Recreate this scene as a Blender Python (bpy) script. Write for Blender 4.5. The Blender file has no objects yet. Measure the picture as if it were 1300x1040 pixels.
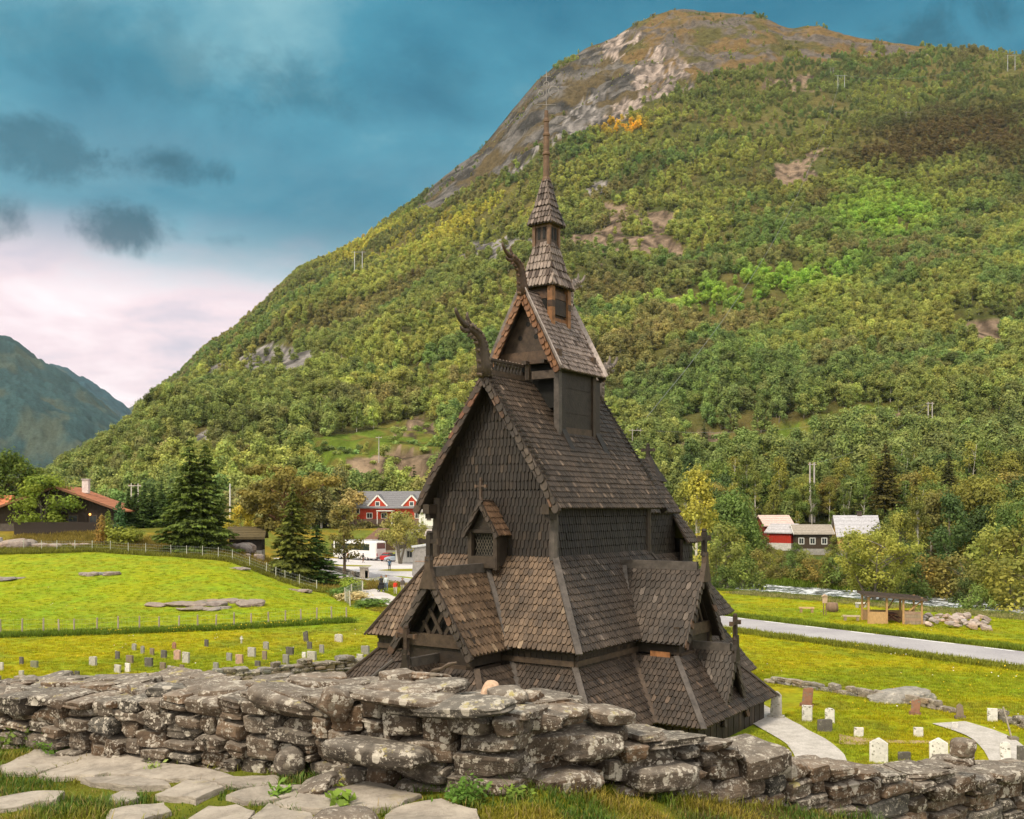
import bpy, bmesh, math, random
import numpy as np
from mathutils import Vector, Matrix, noise as mnoise
R = math.radians
scene = bpy.context.scene
COL = scene.collection
F = 1264.0      # focal length in photograph pixels (35 mm lens on a 36 mm sensor, 1300 px wide)
ZC = 9.6        # eye height above the churchyard
HY = 645.0      # photograph row of the horizon
rng = random.Random(7)
nr = np.random.default_rng(11)

def smooth(x, a, b):
    t = np.clip((np.asarray(x, float) - a) / (b - a), 0, 1)
    return t * t * (3 - 2 * t)
def _hash(ix, iy, seed):
    h = (ix.astype(np.int64) * 374761393 + iy.astype(np.int64) * 668265263 + seed * 1442695041) & 0xffffffff
    h = ((h ^ (h >> 13)) * 1274126177) & 0xffffffff
    h = ((h ^ (h >> 15)) * 2246822519) & 0xffffffff
    return ((h ^ (h >> 16)) & 0xffff) / 65535.0
def vnoise(x, y, seed=0):
    x = np.asarray(x, float); y = np.asarray(y, float)
    ix = np.floor(x); iy = np.floor(y); fx = x - ix; fy = y - iy
    ux = fx * fx * fx * (fx * (fx * 6 - 15) + 10); uy = fy * fy * fy * (fy * (fy * 6 - 15) + 10)
    a = _hash(ix, iy, seed); b = _hash(ix + 1, iy, seed); c = _hash(ix, iy + 1, seed); d = _hash(ix + 1, iy + 1, seed)
    return (a * (1 - ux) + b * ux) * (1 - uy) + (c * (1 - ux) + d * ux) * uy
def fbm(x, y, seed=0, oct=5, gain=.5):
    s = 0; a = 1; t = 0
    for o in range(oct):
        s = s + a * vnoise(x * 2 ** o + 17.3 * o, y * 2 ** o - 9.1 * o, seed + o); t += a; a *= gain
    return s / t      # 0..1, mean .5

# ---------------------------------------------------------------- meshes
class MB:
    """collects polygons with one colour each and links them as ONE mesh object"""
    def __init__(s): s.v = []; s.f = []; s.c = []
    def add(s, vs, fs, col=(.5, .5, .5)):
        n = len(s.v); s.v.extend([tuple(p) for p in vs])
        for f in fs: s.f.append(tuple(i + n for i in f)); s.c.append(col)
    def box(s, c, d, col=(.5, .5, .5), rot=None, taper=1.0):
        c = Vector(c); h = [x / 2 for x in d]; vs = []
        for z in (-1, 1):
            t = taper if z > 0 else 1
            for x, y in ((-1, -1), (1, -1), (1, 1), (-1, 1)):
                p = Vector((x * h[0] * t, y * h[1] * t, z * h[2]))
                if rot is not None: p = rot @ p
                vs.append(c + p)
        s.add(vs, [(3, 2, 1, 0), (4, 5, 6, 7), (0, 1, 5, 4), (1, 2, 6, 5), (2, 3, 7, 6), (3, 0, 4, 7)], col)
    def beam(s, a, b, w, h, col=(.5, .5, .5), up=(0, 0, 1)):
        a = Vector(a); b = Vector(b); d = (b - a); L = d.length; d.normalize()
        upv = Vector(up); sx = d.cross(upv)
        if sx.length < 1e-4: sx = d.cross(Vector((1, 0, 0)))
        sx.normalize(); uz = sx.cross(d)
        m = Matrix((sx, d, uz)).transposed()
        s.box((a + b) / 2, (w, L, h), col, m)
    def tube(s, path, rad, n=8, col=(.5, .5, .5), cap=True):
        P = [Vector(p) for p in path]; vs = []; prev = None
        for i, p in enumerate(P):
            d = (P[min(i + 1, len(P) - 1)] - P[max(i - 1, 0)]).normalized()
            if prev is None:
                q = d.orthogonal().normalized()
            else:
                q = (prev - d * prev.dot(d)).normalized()
            prev = q; w = d.cross(q); r = rad[i] if hasattr(rad, '__len__') else rad
            for k in range(n):
                a = 2 * math.pi * k / n; vs.append(p + (q * math.cos(a) + w * math.sin(a)) * r)
        fs = []
        for i in range(len(P) - 1):
            for k in range(n):
                k2 = (k + 1) % n; fs.append((i * n + k, i * n + k2, (i + 1) * n + k2, (i + 1) * n + k))
        if cap:
            fs.append(tuple(range(n - 1, -1, -1))); b = (len(P) - 1) * n; fs.append(tuple(b + k for k in range(n)))
        s.add(vs, fs, col)
    def lathe(s, c, prof, n=16, col=(.5, .5, .5), a0=0, a1=2 * math.pi):
        c = Vector(c); vs = []; full = abs(a1 - a0 - 2 * math.pi) < 1e-6; m = n if full else n + 1
        for r, z in prof:
            for k in range(m):
                a = a0 + (a1 - a0) * k / n; vs.append(c + Vector((r * math.cos(a), r * math.sin(a), z)))
        fs = []
        for i in range(len(prof) - 1):
            for k in range(n):
                k2 = (k + 1) % m; fs.append((i * m + k, i * m + k2, (i + 1) * m + k2, (i + 1) * m + k))
        s.add(vs, fs, col)
    def prism(s, poly, a, b, col=(.5, .5, .5)):
        """poly: list of 3-D points, extruded by the vector a..b"""
        n = len(poly); A = [Vector(p) + Vector(a) for p in poly]; B = [Vector(p) + Vector(b) for p in poly]
        fs = [tuple(range(n - 1, -1, -1)), tuple(range(n, 2 * n))]
        for k in range(n): fs.append((k, (k + 1) % n, (k + 1) % n + n, k + n))
        s.add(A + B, fs, col)
    def build(s, name, mat=None, parent=None, smooth_=False, loc=None):
        me = bpy.data.meshes.new(name); me.from_pydata(s.v, [], s.f)
        at = me.attributes.new('col', 'FLOAT_COLOR', 'FACE')
        arr = np.ones((len(s.f), 4), np.float32); arr[:, :3] = np.array([c[:3] for c in s.c], np.float32).reshape(-1, 3)
        at.data.foreach_set('color', arr.ravel())
        if smooth_: me.polygons.foreach_set('use_smooth', [True] * len(s.f))
        me.update()
        return link(name, me, mat, parent, loc)
def link(name, me, mat=None, parent=None, loc=None):
    if mat is not None and not me.materials: me.materials.append(mat)
    o = bpy.data.objects.new(name, me); COL.objects.link(o)
    if parent is not None: o.parent = parent
    if loc is not None: o.location = loc
    return o
def npmesh(name, V, Q, col=None, smooth_=False, dom='FACE'):
    """fast mesh from numpy arrays; Q is (n,3) or (n,4)"""
    V = np.asarray(V, np.float32); Q = np.asarray(Q, np.int32); k = Q.shape[1]
    me = bpy.data.meshes.new(name)
    me.vertices.add(len(V)); me.vertices.foreach_set('co', V.ravel())
    me.loops.add(Q.size); me.loops.foreach_set('vertex_index', Q.ravel())
    me.polygons.add(len(Q)); me.polygons.foreach_set('loop_start', np.arange(0, Q.size, k, dtype=np.int32))
    me.polygons.foreach_set('loop_total', np.full(len(Q), k, np.int32))
    if smooth_: me.polygons.foreach_set('use_smooth', np.ones(len(Q), bool))
    me.update(calc_edges=True)
    if col is not None:
        at = me.attributes.new('col', 'FLOAT_COLOR', dom)
        a = np.ones((len(col), 4), np.float32); a[:, :3] = col
        at.data.foreach_set('color', a.ravel())
    return me
def tag(o, label=None, cat=None, group=None, kind=None):
    if label: o['label'] = label
    if cat: o['category'] = cat
    if group: o['group'] = group
    if kind: o['kind'] = kind
    return o
def empty(name, loc=(0, 0, 0), rz=0, label=None, cat=None, group=None, parent=None):
    o = bpy.data.objects.new(name, None); COL.objects.link(o); o.location = loc; o.rotation_euler = (0, 0, rz)
    o.empty_display_size = .2
    if parent: o.parent = parent
    return tag(o, label, cat, group)
def copy_tree(o, loc=None, rz=None, label=None, group=None, scale=None, color=None, parent=None, kids=None):
    c = o.copy(); COL.objects.link(c)
    if parent is not None: c.parent = parent
    if loc is not None: c.location = loc
    if rz is not None: c.rotation_euler = (0, 0, rz)
    if scale is not None: c.scale = scale
    if label: c['label'] = label
    if group: c['group'] = group
    if color is not None: c.color = color
    for ch in o.children:
        copy_tree(ch, parent=c, color=color)
    return c

# ---------------------------------------------------------------- materials
def mat_new(name):
    m = bpy.data.materials.new(name); m.use_nodes = True; nt = m.node_tree; nt.nodes.clear()
    return m, nt, (lambda t, **k: _node(nt, t, k))
def _node(nt, t, k):
    n = nt.nodes.new(t)
    for a, b in k.items():
        if a.startswith('i_'):
            key = a[2:]; key = int(key) if key.isdigit() else key.replace('_', ' ')
            n.inputs[key].default_value = b
        else: setattr(n, a, b)
    return n
def ramp(N, fac_from, L, stops):
    r = N('ShaderNodeValToRGB'); e = r.color_ramp.elements
    while len(e) < len(stops): e.new(.5)
    for x, (p, c) in zip(e, stops):
        x.position = p; x.color = (*c, 1) if len(c) == 3 else c
    if fac_from is not None: L(fac_from, r.inputs['Fac'])
    return r
def mixc(N, L, a, b, fac, mode='MIX'):
    m = N('ShaderNodeMix', data_type='RGBA', blend_type=mode)
    for s, v in (('A', a), ('B', b)):
        i = [q for q in m.inputs if q.name == s and q.type == 'RGBA'][0]
        if isinstance(v, tuple): i.default_value = (*v[:3], 1)
        else: L(v, i)
    i = m.inputs[0]
    if isinstance(fac, (int, float)): i.default_value = fac
    else: L(fac, i)
    return [q for q in m.outputs if q.type == 'RGBA'][0]
def math_(N, L, op, a, b=None, c=None):
    m = N('ShaderNodeMath', operation=op)
    for i, v in enumerate((a, b, c)):
        if v is None: continue
        if isinstance(v, (int, float)): m.inputs[i].default_value = v
        else: L(v, m.inputs[i])
    return m.outputs[0]

def attr_mat(name, rough=.8, scale=6.0, amt=.5, bump=.3, bscale=None, stretch=(1, 1, 1), spec=.3, metal=0.0, speck=None, big=None):
    """colour from the mesh attribute 'col', broken up by noise"""
    m, nt, N = mat_new(name); L = nt.links.new
    out = N('ShaderNodeOutputMaterial'); b = N('ShaderNodeBsdfPrincipled'); L(b.outputs[0], out.inputs[0])
    b.inputs['Roughness'].default_value = rough; b.inputs['Specular IOR Level'].default_value = spec; b.inputs['Metallic'].default_value = metal
    tc = N('ShaderNodeTexCoord'); mp = N('ShaderNodeMapping'); L(tc.outputs['Object'], mp.inputs[0]); mp.inputs['Scale'].default_value = stretch
    n1 = N('ShaderNodeTexNoise', i_Scale=scale, i_Detail=6.0, i_Roughness=.65); L(mp.outputs[0], n1.inputs['Vector'])
    at = N('ShaderNodeAttribute', attribute_name='col')
    lo = 1 - amt; hi = 1 + amt
    f = N('ShaderNodeMapRange'); L(n1.outputs[0], f.inputs[0]); f.inputs[1].default_value = .3; f.inputs[2].default_value = .7
    f.inputs[3].default_value = lo; f.inputs[4].default_value = hi
    c = mixc(N, L, at.outputs['Color'], f.outputs[0], 1.0, 'MULTIPLY')
    if big:      # broad weathering: bleached and tarry areas, runs down the slope
        nb = N('ShaderNodeTexNoise', i_Scale=big[0], i_Detail=5.0, i_Roughness=.6); mb_ = N('ShaderNodeMapping'); mb_.inputs['Scale'].default_value = (1, 1, .35); L(tc.outputs['Object'], mb_.inputs[0]); L(mb_.outputs[0], nb.inputs['Vector'])
        fb = N('ShaderNodeMapRange'); L(nb.outputs[0], fb.inputs[0]); fb.inputs[1].default_value = .32; fb.inputs[2].default_value = .68; fb.inputs[3].default_value = 1 - big[1]; fb.inputs[4].default_value = 1 + big[1]
        c = mixc(N, L, c, fb.outputs[0], 1.0, 'MULTIPLY')
    if speck:
        n3 = N('ShaderNodeTexNoise', i_Scale=speck[1], i_Detail=4.0); L(tc.outputs['Object'], n3.inputs['Vector'])
        r = ramp(N, n3.outputs[0], L, [(speck[2], (0, 0, 0)), (speck[2] + .06, (1, 1, 1))])
        c = mixc(N, L, c, speck[0], r.outputs[0])
    L(c, b.inputs['Base Color'])
    if bump:
        n2 = N('ShaderNodeTexNoise', i_Scale=bscale or scale * 3, i_Detail=5.0, i_Roughness=.6); L(mp.outputs[0], n2.inputs['Vector'])
        bp = N('ShaderNodeBump', i_Strength=bump, i_Distance=.03); L(n2.outputs[0], bp.inputs['Height']); L(bp.outputs[0], b.inputs['Normal'])
    return m
def leaf_mat(name, inst=False, trans=.3, gain=1.0):
    """foliage: object colour (or the instance's tint) varied clump by clump"""
    m, nt, N = mat_new(name); L = nt.links.new
    out = N('ShaderNodeOutputMaterial')
    if inst:
        a = N('ShaderNodeAttribute', attribute_name='tint', attribute_type='INSTANCER'); base = a.outputs['Color']
    else:
        a = N('ShaderNodeObjectInfo'); base = a.outputs['Color']
    at = N('ShaderNodeAttribute', attribute_name='col')
    c = mixc(N, L, base, at.outputs['Color'], 1.0, 'MULTIPLY')
    c = mixc(N, L, c, (gain, gain, gain), 1.0, 'MULTIPLY')
    d = N('ShaderNodeBsdfPrincipled', i_Roughness=.65); d.inputs['Specular IOR Level'].default_value = .25; L(c, d.inputs['Base Color'])
    t = N('ShaderNodeBsdfTranslucent'); L(c, t.inputs[0])
    mx = N('ShaderNodeMixShader'); mx.inputs[0].default_value = trans
    L(d.outputs[0], mx.inputs[1]); L(t.outputs[0], mx.inputs[2]); L(mx.outputs[0], out.inputs[0])
    return m
M = {}
# ---------------------------------------------------------------- camera, sky, sun
cam_d = bpy.data.cameras.new('camera'); cam = bpy.data.objects.new('camera', cam_d); COL.objects.link(cam)
cam.location = (0, 0, ZC); cam.rotation_euler = (R(90), 0, 0)
cam_d.lens = 35.0; cam_d.sensor_width = 36.0; cam_d.shift_y = (HY - 520) / 1300.0
cam_d.clip_start = .1; cam_d.clip_end = 20000
scene.camera = cam
SUN_EL, SUN_AZ = 50.0, 222.0     # azimuth clockwise from +Y
w = bpy.data.worlds.new('World'); scene.world = w; w.use_nodes = True
nt = w.node_tree; nt.nodes.clear(); L = nt.links.new
N = lambda t, **k: _node(nt, t, k)
out = N('ShaderNodeOutputWorld'); bg = N('ShaderNodeBackground'); L(bg.outputs[0], out.inputs[0])
sky = N('ShaderNodeTexSky', sky_type='NISHITA'); sky.sun_disc = False
sky.sun_elevation = R(SUN_EL); sky.sun_rotation = R(SUN_AZ); sky.air_density = 1.2; sky.dust_density = 1.5
tc = N('ShaderNodeTexCoord'); sep = N('ShaderNodeSeparateXYZ'); L(tc.outputs['Generated'], sep.inputs[0])
X, Y, Z = sep.outputs
# cloud deck: the noise lives on a flat layer overhead, so it foreshortens towards the horizon
zc_ = math_(N, L, 'ADD', math_(N, L, 'MAXIMUM', Z, 0.0), .16)
cx = math_(N, L, 'DIVIDE', X, zc_); cy = math_(N, L, 'DIVIDE', Y, zc_)
cv = N('ShaderNodeCombineXYZ'); L(cx, cv.inputs[0]); L(cy, cv.inputs[1]); cv.inputs[2].default_value = 3.7
n1 = N('ShaderNodeTexNoise', i_Scale=.9, i_Detail=9.0, i_Roughness=.56, i_Distortion=.5); L(cv.outputs[0], n1.inputs['Vector'])
n2 = N('ShaderNodeTexNoise', i_Scale=2.6, i_Detail=8.0, i_Roughness=.55, i_Distortion=.2); L(cv.outputs[0], n2.inputs['Vector'])
nv = N('ShaderNodeTexNoise', i_Scale=13.0, i_Detail=9.0, i_Roughness=.62, i_Distortion=.3); L(tc.outputs['Generated'], nv.inputs['Vector'])
low = ramp(N, n1.outputs[0], L, [(.28, (.003, .062, .112)), (.44, (.010, .125, .205)), (.56, (.042, .215, .305)), (.68, (.17, .36, .42))])
# brighter, milkier towards the horizon, pinkish low in the west
hz = N('ShaderNodeMapRange', interpolation_type='SMOOTHSTEP'); L(Z, hz.inputs[0]); hz.inputs[1].default_value = .42; hz.inputs[2].default_value = .20
hz.inputs[3].default_value = 0; hz.inputs[4].default_value = .62
c = mixc(N, L, low.outputs[0], ramp(N, n2.outputs[0], L, [(.35, (.085, .27, .36)), (.65, (.24, .43, .50))]).outputs[0], hz.outputs[0])
edge = math_(N, L, 'ADD', Z, math_(N, L, 'MULTIPLY', math_(N, L, 'SUBTRACT', n2.outputs[0], .5), .10))
edge = math_(N, L, 'ADD', edge, math_(N, L, 'MULTIPLY', X, .06))
pk = N('ShaderNodeMapRange', interpolation_type='SMOOTHSTEP'); L(edge, pk.inputs[0]); pk.inputs[1].default_value = .255; pk.inputs[2].default_value = .165
pinkn = ramp(N, n2.outputs[0], L, [(.30, (.50, .46, .53)), (.46, (.72, .585, .62)), (.62, (.84, .73, .75))])
c = mixc(N, L, c, pinkn.outputs[0], pk.outputs[0])
# a few loose dark clouds under the deck
def spot(c, px, py, rx, ry, amt, col):
    d = Vector(((px - 650) / F, 1, (HY - py) / F)).normalized()
    rt = d.cross(Vector((0, 0, 1))).normalized(); up = rt.cross(d)
    def dot(v, s):
        q = N('ShaderNodeVectorMath', operation='DOT_PRODUCT'); L(tc.outputs['Generated'], q.inputs[0]); q.inputs[1].default_value = v * s
        return q.outputs['Value']
    a = dot(rt, F / rx); b = dot(up, F / ry)
    r2 = math_(N, L, 'ADD', math_(N, L, 'MULTIPLY', a, a), math_(N, L, 'MULTIPLY', b, b))
    r2 = math_(N, L, 'ADD', r2, math_(N, L, 'MULTIPLY', math_(N, L, 'SUBTRACT', nv.outputs[0], .5), 6.5))
    f = N('ShaderNodeMapRange', interpolation_type='SMOOTHSTEP'); L(r2, f.inputs[0]); f.inputs[1].default_value = 1.25; f.inputs[2].default_value = -.5
    f.inputs[3].default_value = 0; f.inputs[4].default_value = amt
    front = math_(N, L, 'GREATER_THAN', Y, 0.0)
    return mixc(N, L, c, col, math_(N, L, 'MULTIPLY', f.outputs[0], front))
dk = (.002, .062, .100)
for s in ((205, 208, 60, 24, .72), (160, 290, 56, 28, .80), (42, 182, 72, 36, .62), (-5, 275, 45, 30, .75), (285, 308, 28, 12, .6), (1215, 28, 85, 42, .7), (140, 70, 260, 60, .28), (470, 110, 190, 50, .2)):
    c = spot(c, *s, dk)
# the unseen sky behind and above the camera is brightened to warm the light
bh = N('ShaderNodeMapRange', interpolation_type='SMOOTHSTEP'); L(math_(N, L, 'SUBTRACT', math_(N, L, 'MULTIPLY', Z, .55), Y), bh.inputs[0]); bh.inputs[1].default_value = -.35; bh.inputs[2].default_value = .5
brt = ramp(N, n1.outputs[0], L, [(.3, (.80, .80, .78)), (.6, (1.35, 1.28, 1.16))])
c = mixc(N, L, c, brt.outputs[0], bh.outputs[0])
sk = mixc(N, L, sky.outputs[0], (.1, .1, .1), 1.0, 'MULTIPLY')
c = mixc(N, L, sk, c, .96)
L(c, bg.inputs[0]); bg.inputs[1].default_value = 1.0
sd = bpy.data.lights.new('sun', 'SUN'); sd.energy = 2.5; sd.angle = R(9); sd.color = (1, .89, .70)
so = bpy.data.objects.new('sun', sd); COL.objects.link(so)
a = R(SUN_AZ); e = R(SUN_EL); dirv = Vector((math.sin(a) * math.cos(e), math.cos(a) * math.cos(e), math.sin(e)))
so.rotation_euler = (-dirv).to_track_quat('-Z', 'Y').to_euler()
scene.view_settings.view_transform = 'Standard'; scene.view_settings.look = 'None'; scene.view_settings.gamma = 1
scene.view_settings.exposure = .5
scene.render.engine = 'CYCLES'
scene.cycles.max_bounces = 6; scene.cycles.diffuse_bounces = 3; scene.cycles.transparent_max_bounces = 8; scene.cycles.volume_bounces = 1
scene.cycles.use_denoising = True
# ---------------------------------------------------------------- terrain heights
RIVER = [(-10, 150), (24, 128), (33, 120), (40, 112), (47, 101), (54, 92), (64, 84), (90, 70), (140, 55)]
ROAD = [(120, -63), (70.8, 8.2), (32.6, 63.2), (17.8, 84.3), (3.3, 105), (-9, 122.5), (-17, 134), (-24, 147)]
FOOT = [(-44, 190), (-36.5, 172), (-30.5, 157), (-23.2, 136), (-16.4, 113), (-12.2, 101.5), (-7.5, 93), (-2, 86), (3, 74)]
def polydist(x, y, pl):
    best = np.full(np.shape(x), 1e9)
    for (ax, ay), (bx, by) in zip(pl[:-1], pl[1:]):
        dx, dy = bx - ax, by - ay; t = np.clip(((x - ax) * dx + (y - ay) * dy) / (dx * dx + dy * dy), 0, 1)
        best = np.minimum(best, np.hypot(x - ax - t * dx, y - ay - t * dy))
    return best
def ywall(x): return np.where(x < 0, 5.62 - x * .5, 5.62 + x * .65)
def ground_z(x, y):
    x = np.asarray(x, float); y = np.asarray(y, float)
    zt = 8.0 - .06 * np.clip(-x, 0, 60) - .30 * np.clip(x - .2, 0, 14)
    zt = np.maximum(zt, 2.0)
    zt = zt + np.where(y < 9, 1, 0) * (fbm(x * 1.3, y * 1.3, 5, 3) - .5) * .10
    t = y - ywall(x)
    z = zt * (1 - smooth(t, .2, 17)) - .25 * smooth(t, .3, .8) * (1 - smooth(t, 8, 17))
    z = np.where(y < -20, np.maximum(z, 0) + 0, z)
    # grassy rise on the left, garden terrace above it
    xp = np.interp(y, [70, 86, 93, 101, 113, 136, 157, 190], [2, -2, -7.5, -12.2, -16.4, -23.2, -30.5, -44])
    s = smooth(xp - 3.0 - x, 0, 16)
    z = z + s * (4.3 * smooth(y, 80, 132) + 2.3 * smooth(y, 122, 150)) * (y > 0) + s * smooth(y, 85, 120) * (fbm(x / 14, y / 14, 3, 3) - .5) * 1.2
    # meadow behind the car park
    early = smooth(x, -90, -70) * (1 - smooth(x, -12, 0))
    z = z + (1 - .8 * s) * (5.0 * smooth(y, 188, 226) * early + 5.0 * smooth(y, 205, 236) * (1 - early))
    z = z - 1.5 * (1 - smooth(polydist(x, y, RIVER), 4.5, 8.0))
    return z
def at(px, py, d): return Vector(((px - 650) / F * d, d, ZC - (py - HY) * d / F))
def gp(px, d, dz=0.0):
    x = (px - 650) / F * d; return Vector((x, d, float(ground_z(x, d)) + dz))
def gxy(x, y, dz=0.0): return Vector((x, y, float(ground_z(x, y)) + dz))

# ground colour (what grows where)
def ground_col(x, y):
    n1 = fbm(x / 9, y / 9, 21, 4)[..., None]; n2 = fbm(x / 2.2, y / 2.2, 33, 4)[..., None]; n3 = fbm(x / 30, y / 30, 41, 3)[..., None]
    lime = np.array((.300, .275, .008)); mid = np.array((.215, .240, .010)); deep = np.array((.110, .170, .010)); straw = np.array((.25, .20, .035))
    c = lime + (mid - lime) * smooth(n1, .38, .62) * .9
    c = c + (deep - c) * smooth(n2, .56, .74) * .42
    c = c + (straw - c) * smooth(n3 + (n2 - .5) * .5, .58, .78) * .30
    field = (smooth(y, 76, 80) * smooth(-x, 10, 16))[..., None]
    c = c + (np.array((.210, .275, .010)) - c) * field * .55
    mead = smooth(y, 80, 135)[..., None]
    c = c + (np.array((.30, .30, .012)) - c) * mead * field * smooth(n1, .45, .6) * .5
    rough = np.array((.070, .095, .016))
    gard = (smooth(y, 126, 134) * smooth(-x, 24, 32))[..., None]
    c = c + (np.array((.115, .115, .022)) * (.5 + 1.0 * n2) * np.where(n1 > .5, np.array((1.7, 1.1, .9)), 1.0) - c) * gard * .85
    far = (smooth(y, 112, 124) * smooth(x, 6, 14))[..., None]
    c = c + (rough * (.55 + .9 * n2) - c) * far
    bank = (1 - smooth(polydist(x, y, RIVER), 6.0, 10))[..., None]
    c = c + (np.array((.07, .10, .015)) * (.6 + .8 * n2) - c) * bank * .9
    bed = (1 - smooth(polydist(x, y, RIVER), 3.5, 5.5))[..., None]
    c = c + (np.array((.10, .085, .06)) - c) * bed
    terr = (1 - smooth(y - ywall(x), 0, 2.0))[..., None]
    dirt = np.array((.075, .050, .022)); tg = np.array((.13, .135, .012))
    tc = dirt + (tg - dirt) * smooth(n2, .35, .6)
    c = c + (tc - c) * terr
    drop = (smooth(y - ywall(x), .5, 1.5) * (1 - smooth(y - ywall(x), 14, 20)))[..., None]
    c = c + (np.array((.13, .16, .015)) - c) * drop * .5
    return c
def build_ground():
    th = np.concatenate([np.radians(np.linspace(-178, -52, 60)), np.arctan((np.arange(-900, 2200, 5.5) - 650) / F), np.radians(np.linspace(52, 178, 60))])
    th = np.unique(np.round(th, 6)); th = np.concatenate([th, [th[0] + 2 * math.pi]])
    r = np.concatenate([[.02], np.geomspace(.6, 330, 430), np.geomspace(360, 9000, 14)])
    TH, RR = np.meshgrid(th, r); Xg = RR * np.sin(TH); Yg = RR * np.cos(TH)
    Z = ground_z(Xg, Yg); Z = np.where(RR > 340, -6, Z)
    V = np.stack([Xg, Yg, Z], -1).reshape(-1, 3); c = np.clip(ground_col(Xg, Yg), .004, 1).reshape(-1, 3)
    nc = len(th); i = np.arange(len(r) - 1)[:, None] * nc + np.arange(nc - 1)[None]
    Q = np.stack([i, i + 1, i + nc + 1, i + nc], -1).reshape(-1, 4)[:, ::-1]
    me = npmesh('ground', V, Q, c, True, 'POINT')
    m, nt, N = mat_new('meadow_ground'); L = nt.links.new
    out = N('ShaderNodeOutputMaterial'); b = N('ShaderNodeBsdfPrincipled', i_Roughness=.9); L(b.outputs[0], out.inputs[0]); b.inputs['Specular IOR Level'].default_value = .1
    a = N('ShaderNodeAttribute', attribute_name='col'); tc = N('ShaderNodeTexCoord')
    n1 = N('ShaderNodeTexNoise', i_Scale=1.7, i_Detail=9.0, i_Roughness=.72); L(tc.outputs['Object'], n1.inputs['Vector'])
    n2 = N('ShaderNodeTexNoise', i_Scale=.35, i_Detail=5.0, i_Roughness=.6); L(tc.outputs['Object'], n2.inputs['Vector'])
    f = N('ShaderNodeMapRange'); L(n1.outputs[0], f.inputs[0]); f.inputs[1].default_value = .3; f.inputs[2].default_value = .7; f.inputs[3].default_value = .55; f.inputs[4].default_value = 1.4
    c = mixc(N, L, a.outputs['Color'], f.outputs[0], 1.0, 'MULTIPLY')
    hue = ramp(N, n2.outputs[0], L, [(.35, (.75, 1.05, 1.3)), (.65, (1.15, .98, .8))]); c = mixc(N, L, c, hue.outputs[0], .7, 'MULTIPLY')
    L(c, b.inputs['Base Color'])
    bp = N('ShaderNodeBump', i_Strength=.6, i_Distance=.12); L(n1.outputs[0], bp.inputs['Height']); L(bp.outputs[0], b.inputs['Normal'])
    tag(link('ground', me, m), kind='structure')
build_ground()

# ---------------------------------------------------------------- flat sheets: road, car park, paths, river
def strip(pl, wdt, z=None, dz=.03, seg=2.0, wob=0.0, cols=None, both=False):
    P = []
    for (ax, ay), (bx, by) in zip(pl[:-1], pl[1:]):
        n = max(1, int(math.hypot(bx - ax, by - ay) / seg))
        P += [(ax + (bx - ax) * k / n, ay + (by - ay) * k / n) for k in range(n)]
    P.append(pl[-1]); P = np.array(P, float)
    k = 4
    for _ in range(k): P[1:-1] = (P[:-2] + 2 * P[1:-1] + P[2:]) / 4
    T = np.gradient(P, axis=0); T /= np.linalg.norm(T, axis=1)[:, None]; Nn = np.stack([-T[:, 1], T[:, 0]], 1)
    wl = wdt / 2 * (1 + wob * (fbm(P[:, 0] * .8, P[:, 1] * .8, 3, 3) - .5)); wr = wdt / 2 * (1 + wob * (fbm(P[:, 0] * .8, P[:, 1] * .8, 9, 3) - .5))
    A = P + Nn * wl[:, None]; B = P - Nn * wr[:, None]
    rows = [A * (1 - t) + B * t for t in (0, .25, .5, .75, 1)]
    V = np.stack(rows, 1); zz = ground_z(V[..., 0], V[..., 1]) + dz if z is None else np.full(V.shape[:2], z)
    V = np.concatenate([V, zz[..., None]], -1); n = len(P); i = np.arange(n - 1)[:, None] * 5 + np.arange(4)[None]
    Q = np.stack([i, i + 5, i + 6, i + 1], -1).reshape(-1, 4)
    return V.reshape(-1, 3), Q, P, Nn
def surf_mat(name, c1, c2, scale=1.5, rough=.85, bump=.3, fine=40.0, c3=None):
    m, nt, N = mat_new(name); L = nt.links.new
    out = N('ShaderNodeOutputMaterial'); b = N('ShaderNodeBsdfPrincipled', i_Roughness=rough); L(b.outputs[0], out.inputs[0]); b.inputs['Specular IOR Level'].default_value = .25
    tc = N('ShaderNodeTexCoord')
    n1 = N('ShaderNodeTexNoise', i_Scale=scale, i_Detail=7.0, i_Roughness=.62); L(tc.outputs['Object'], n1.inputs['Vector'])
    n2 = N('ShaderNodeTexNoise', i_Scale=fine, i_Detail=5.0, i_Roughness=.7); L(tc.outputs['Object'], n2.inputs['Vector'])
    r = ramp(N, n1.outputs[0], L, [(.34, c1), (.66, c2)])
    f = N('ShaderNodeMapRange'); L(n2.outputs[0], f.inputs[0]); f.inputs[1].default_value = .3; f.inputs[2].default_value = .7; f.inputs[3].default_value = .72; f.inputs[4].default_value = 1.28
    c = mixc(N, L, r.outputs[0], f.outputs[0], 1.0, 'MULTIPLY'); L(c, b.inputs['Base Color'])
    bp = N('ShaderNodeBump', i_Strength=bump, i_Distance=.02); L(n2.outputs[0], bp.inputs['Height']); L(bp.outputs[0], b.inputs['Normal'])
    return m
M['asphalt'] = surf_mat('asphalt', (.30, .28, .30), (.38, .36, .37), .25, .9, .2, 12)
M['gravel'] = surf_mat('gravel', (.42, .38, .37), (.56, .52, .50), .4, .95, .4, 9)
M['paint'] = surf_mat('road_paint', (.75, .75, .74), (.85, .85, .84), 2, .6, .05)
M['slab'] = surf_mat('pale_slab', (.36, .33, .30), (.50, .46, .43), 1.6, .8, .3, 14)
V, Q, P, NN = strip(ROAD, 6.1, z=.035)
tag(link('road', npmesh('road', V, Q), M['asphalt']), kind='structure')
mb = MB()
d0 = 0.0; acc = 0
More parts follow.
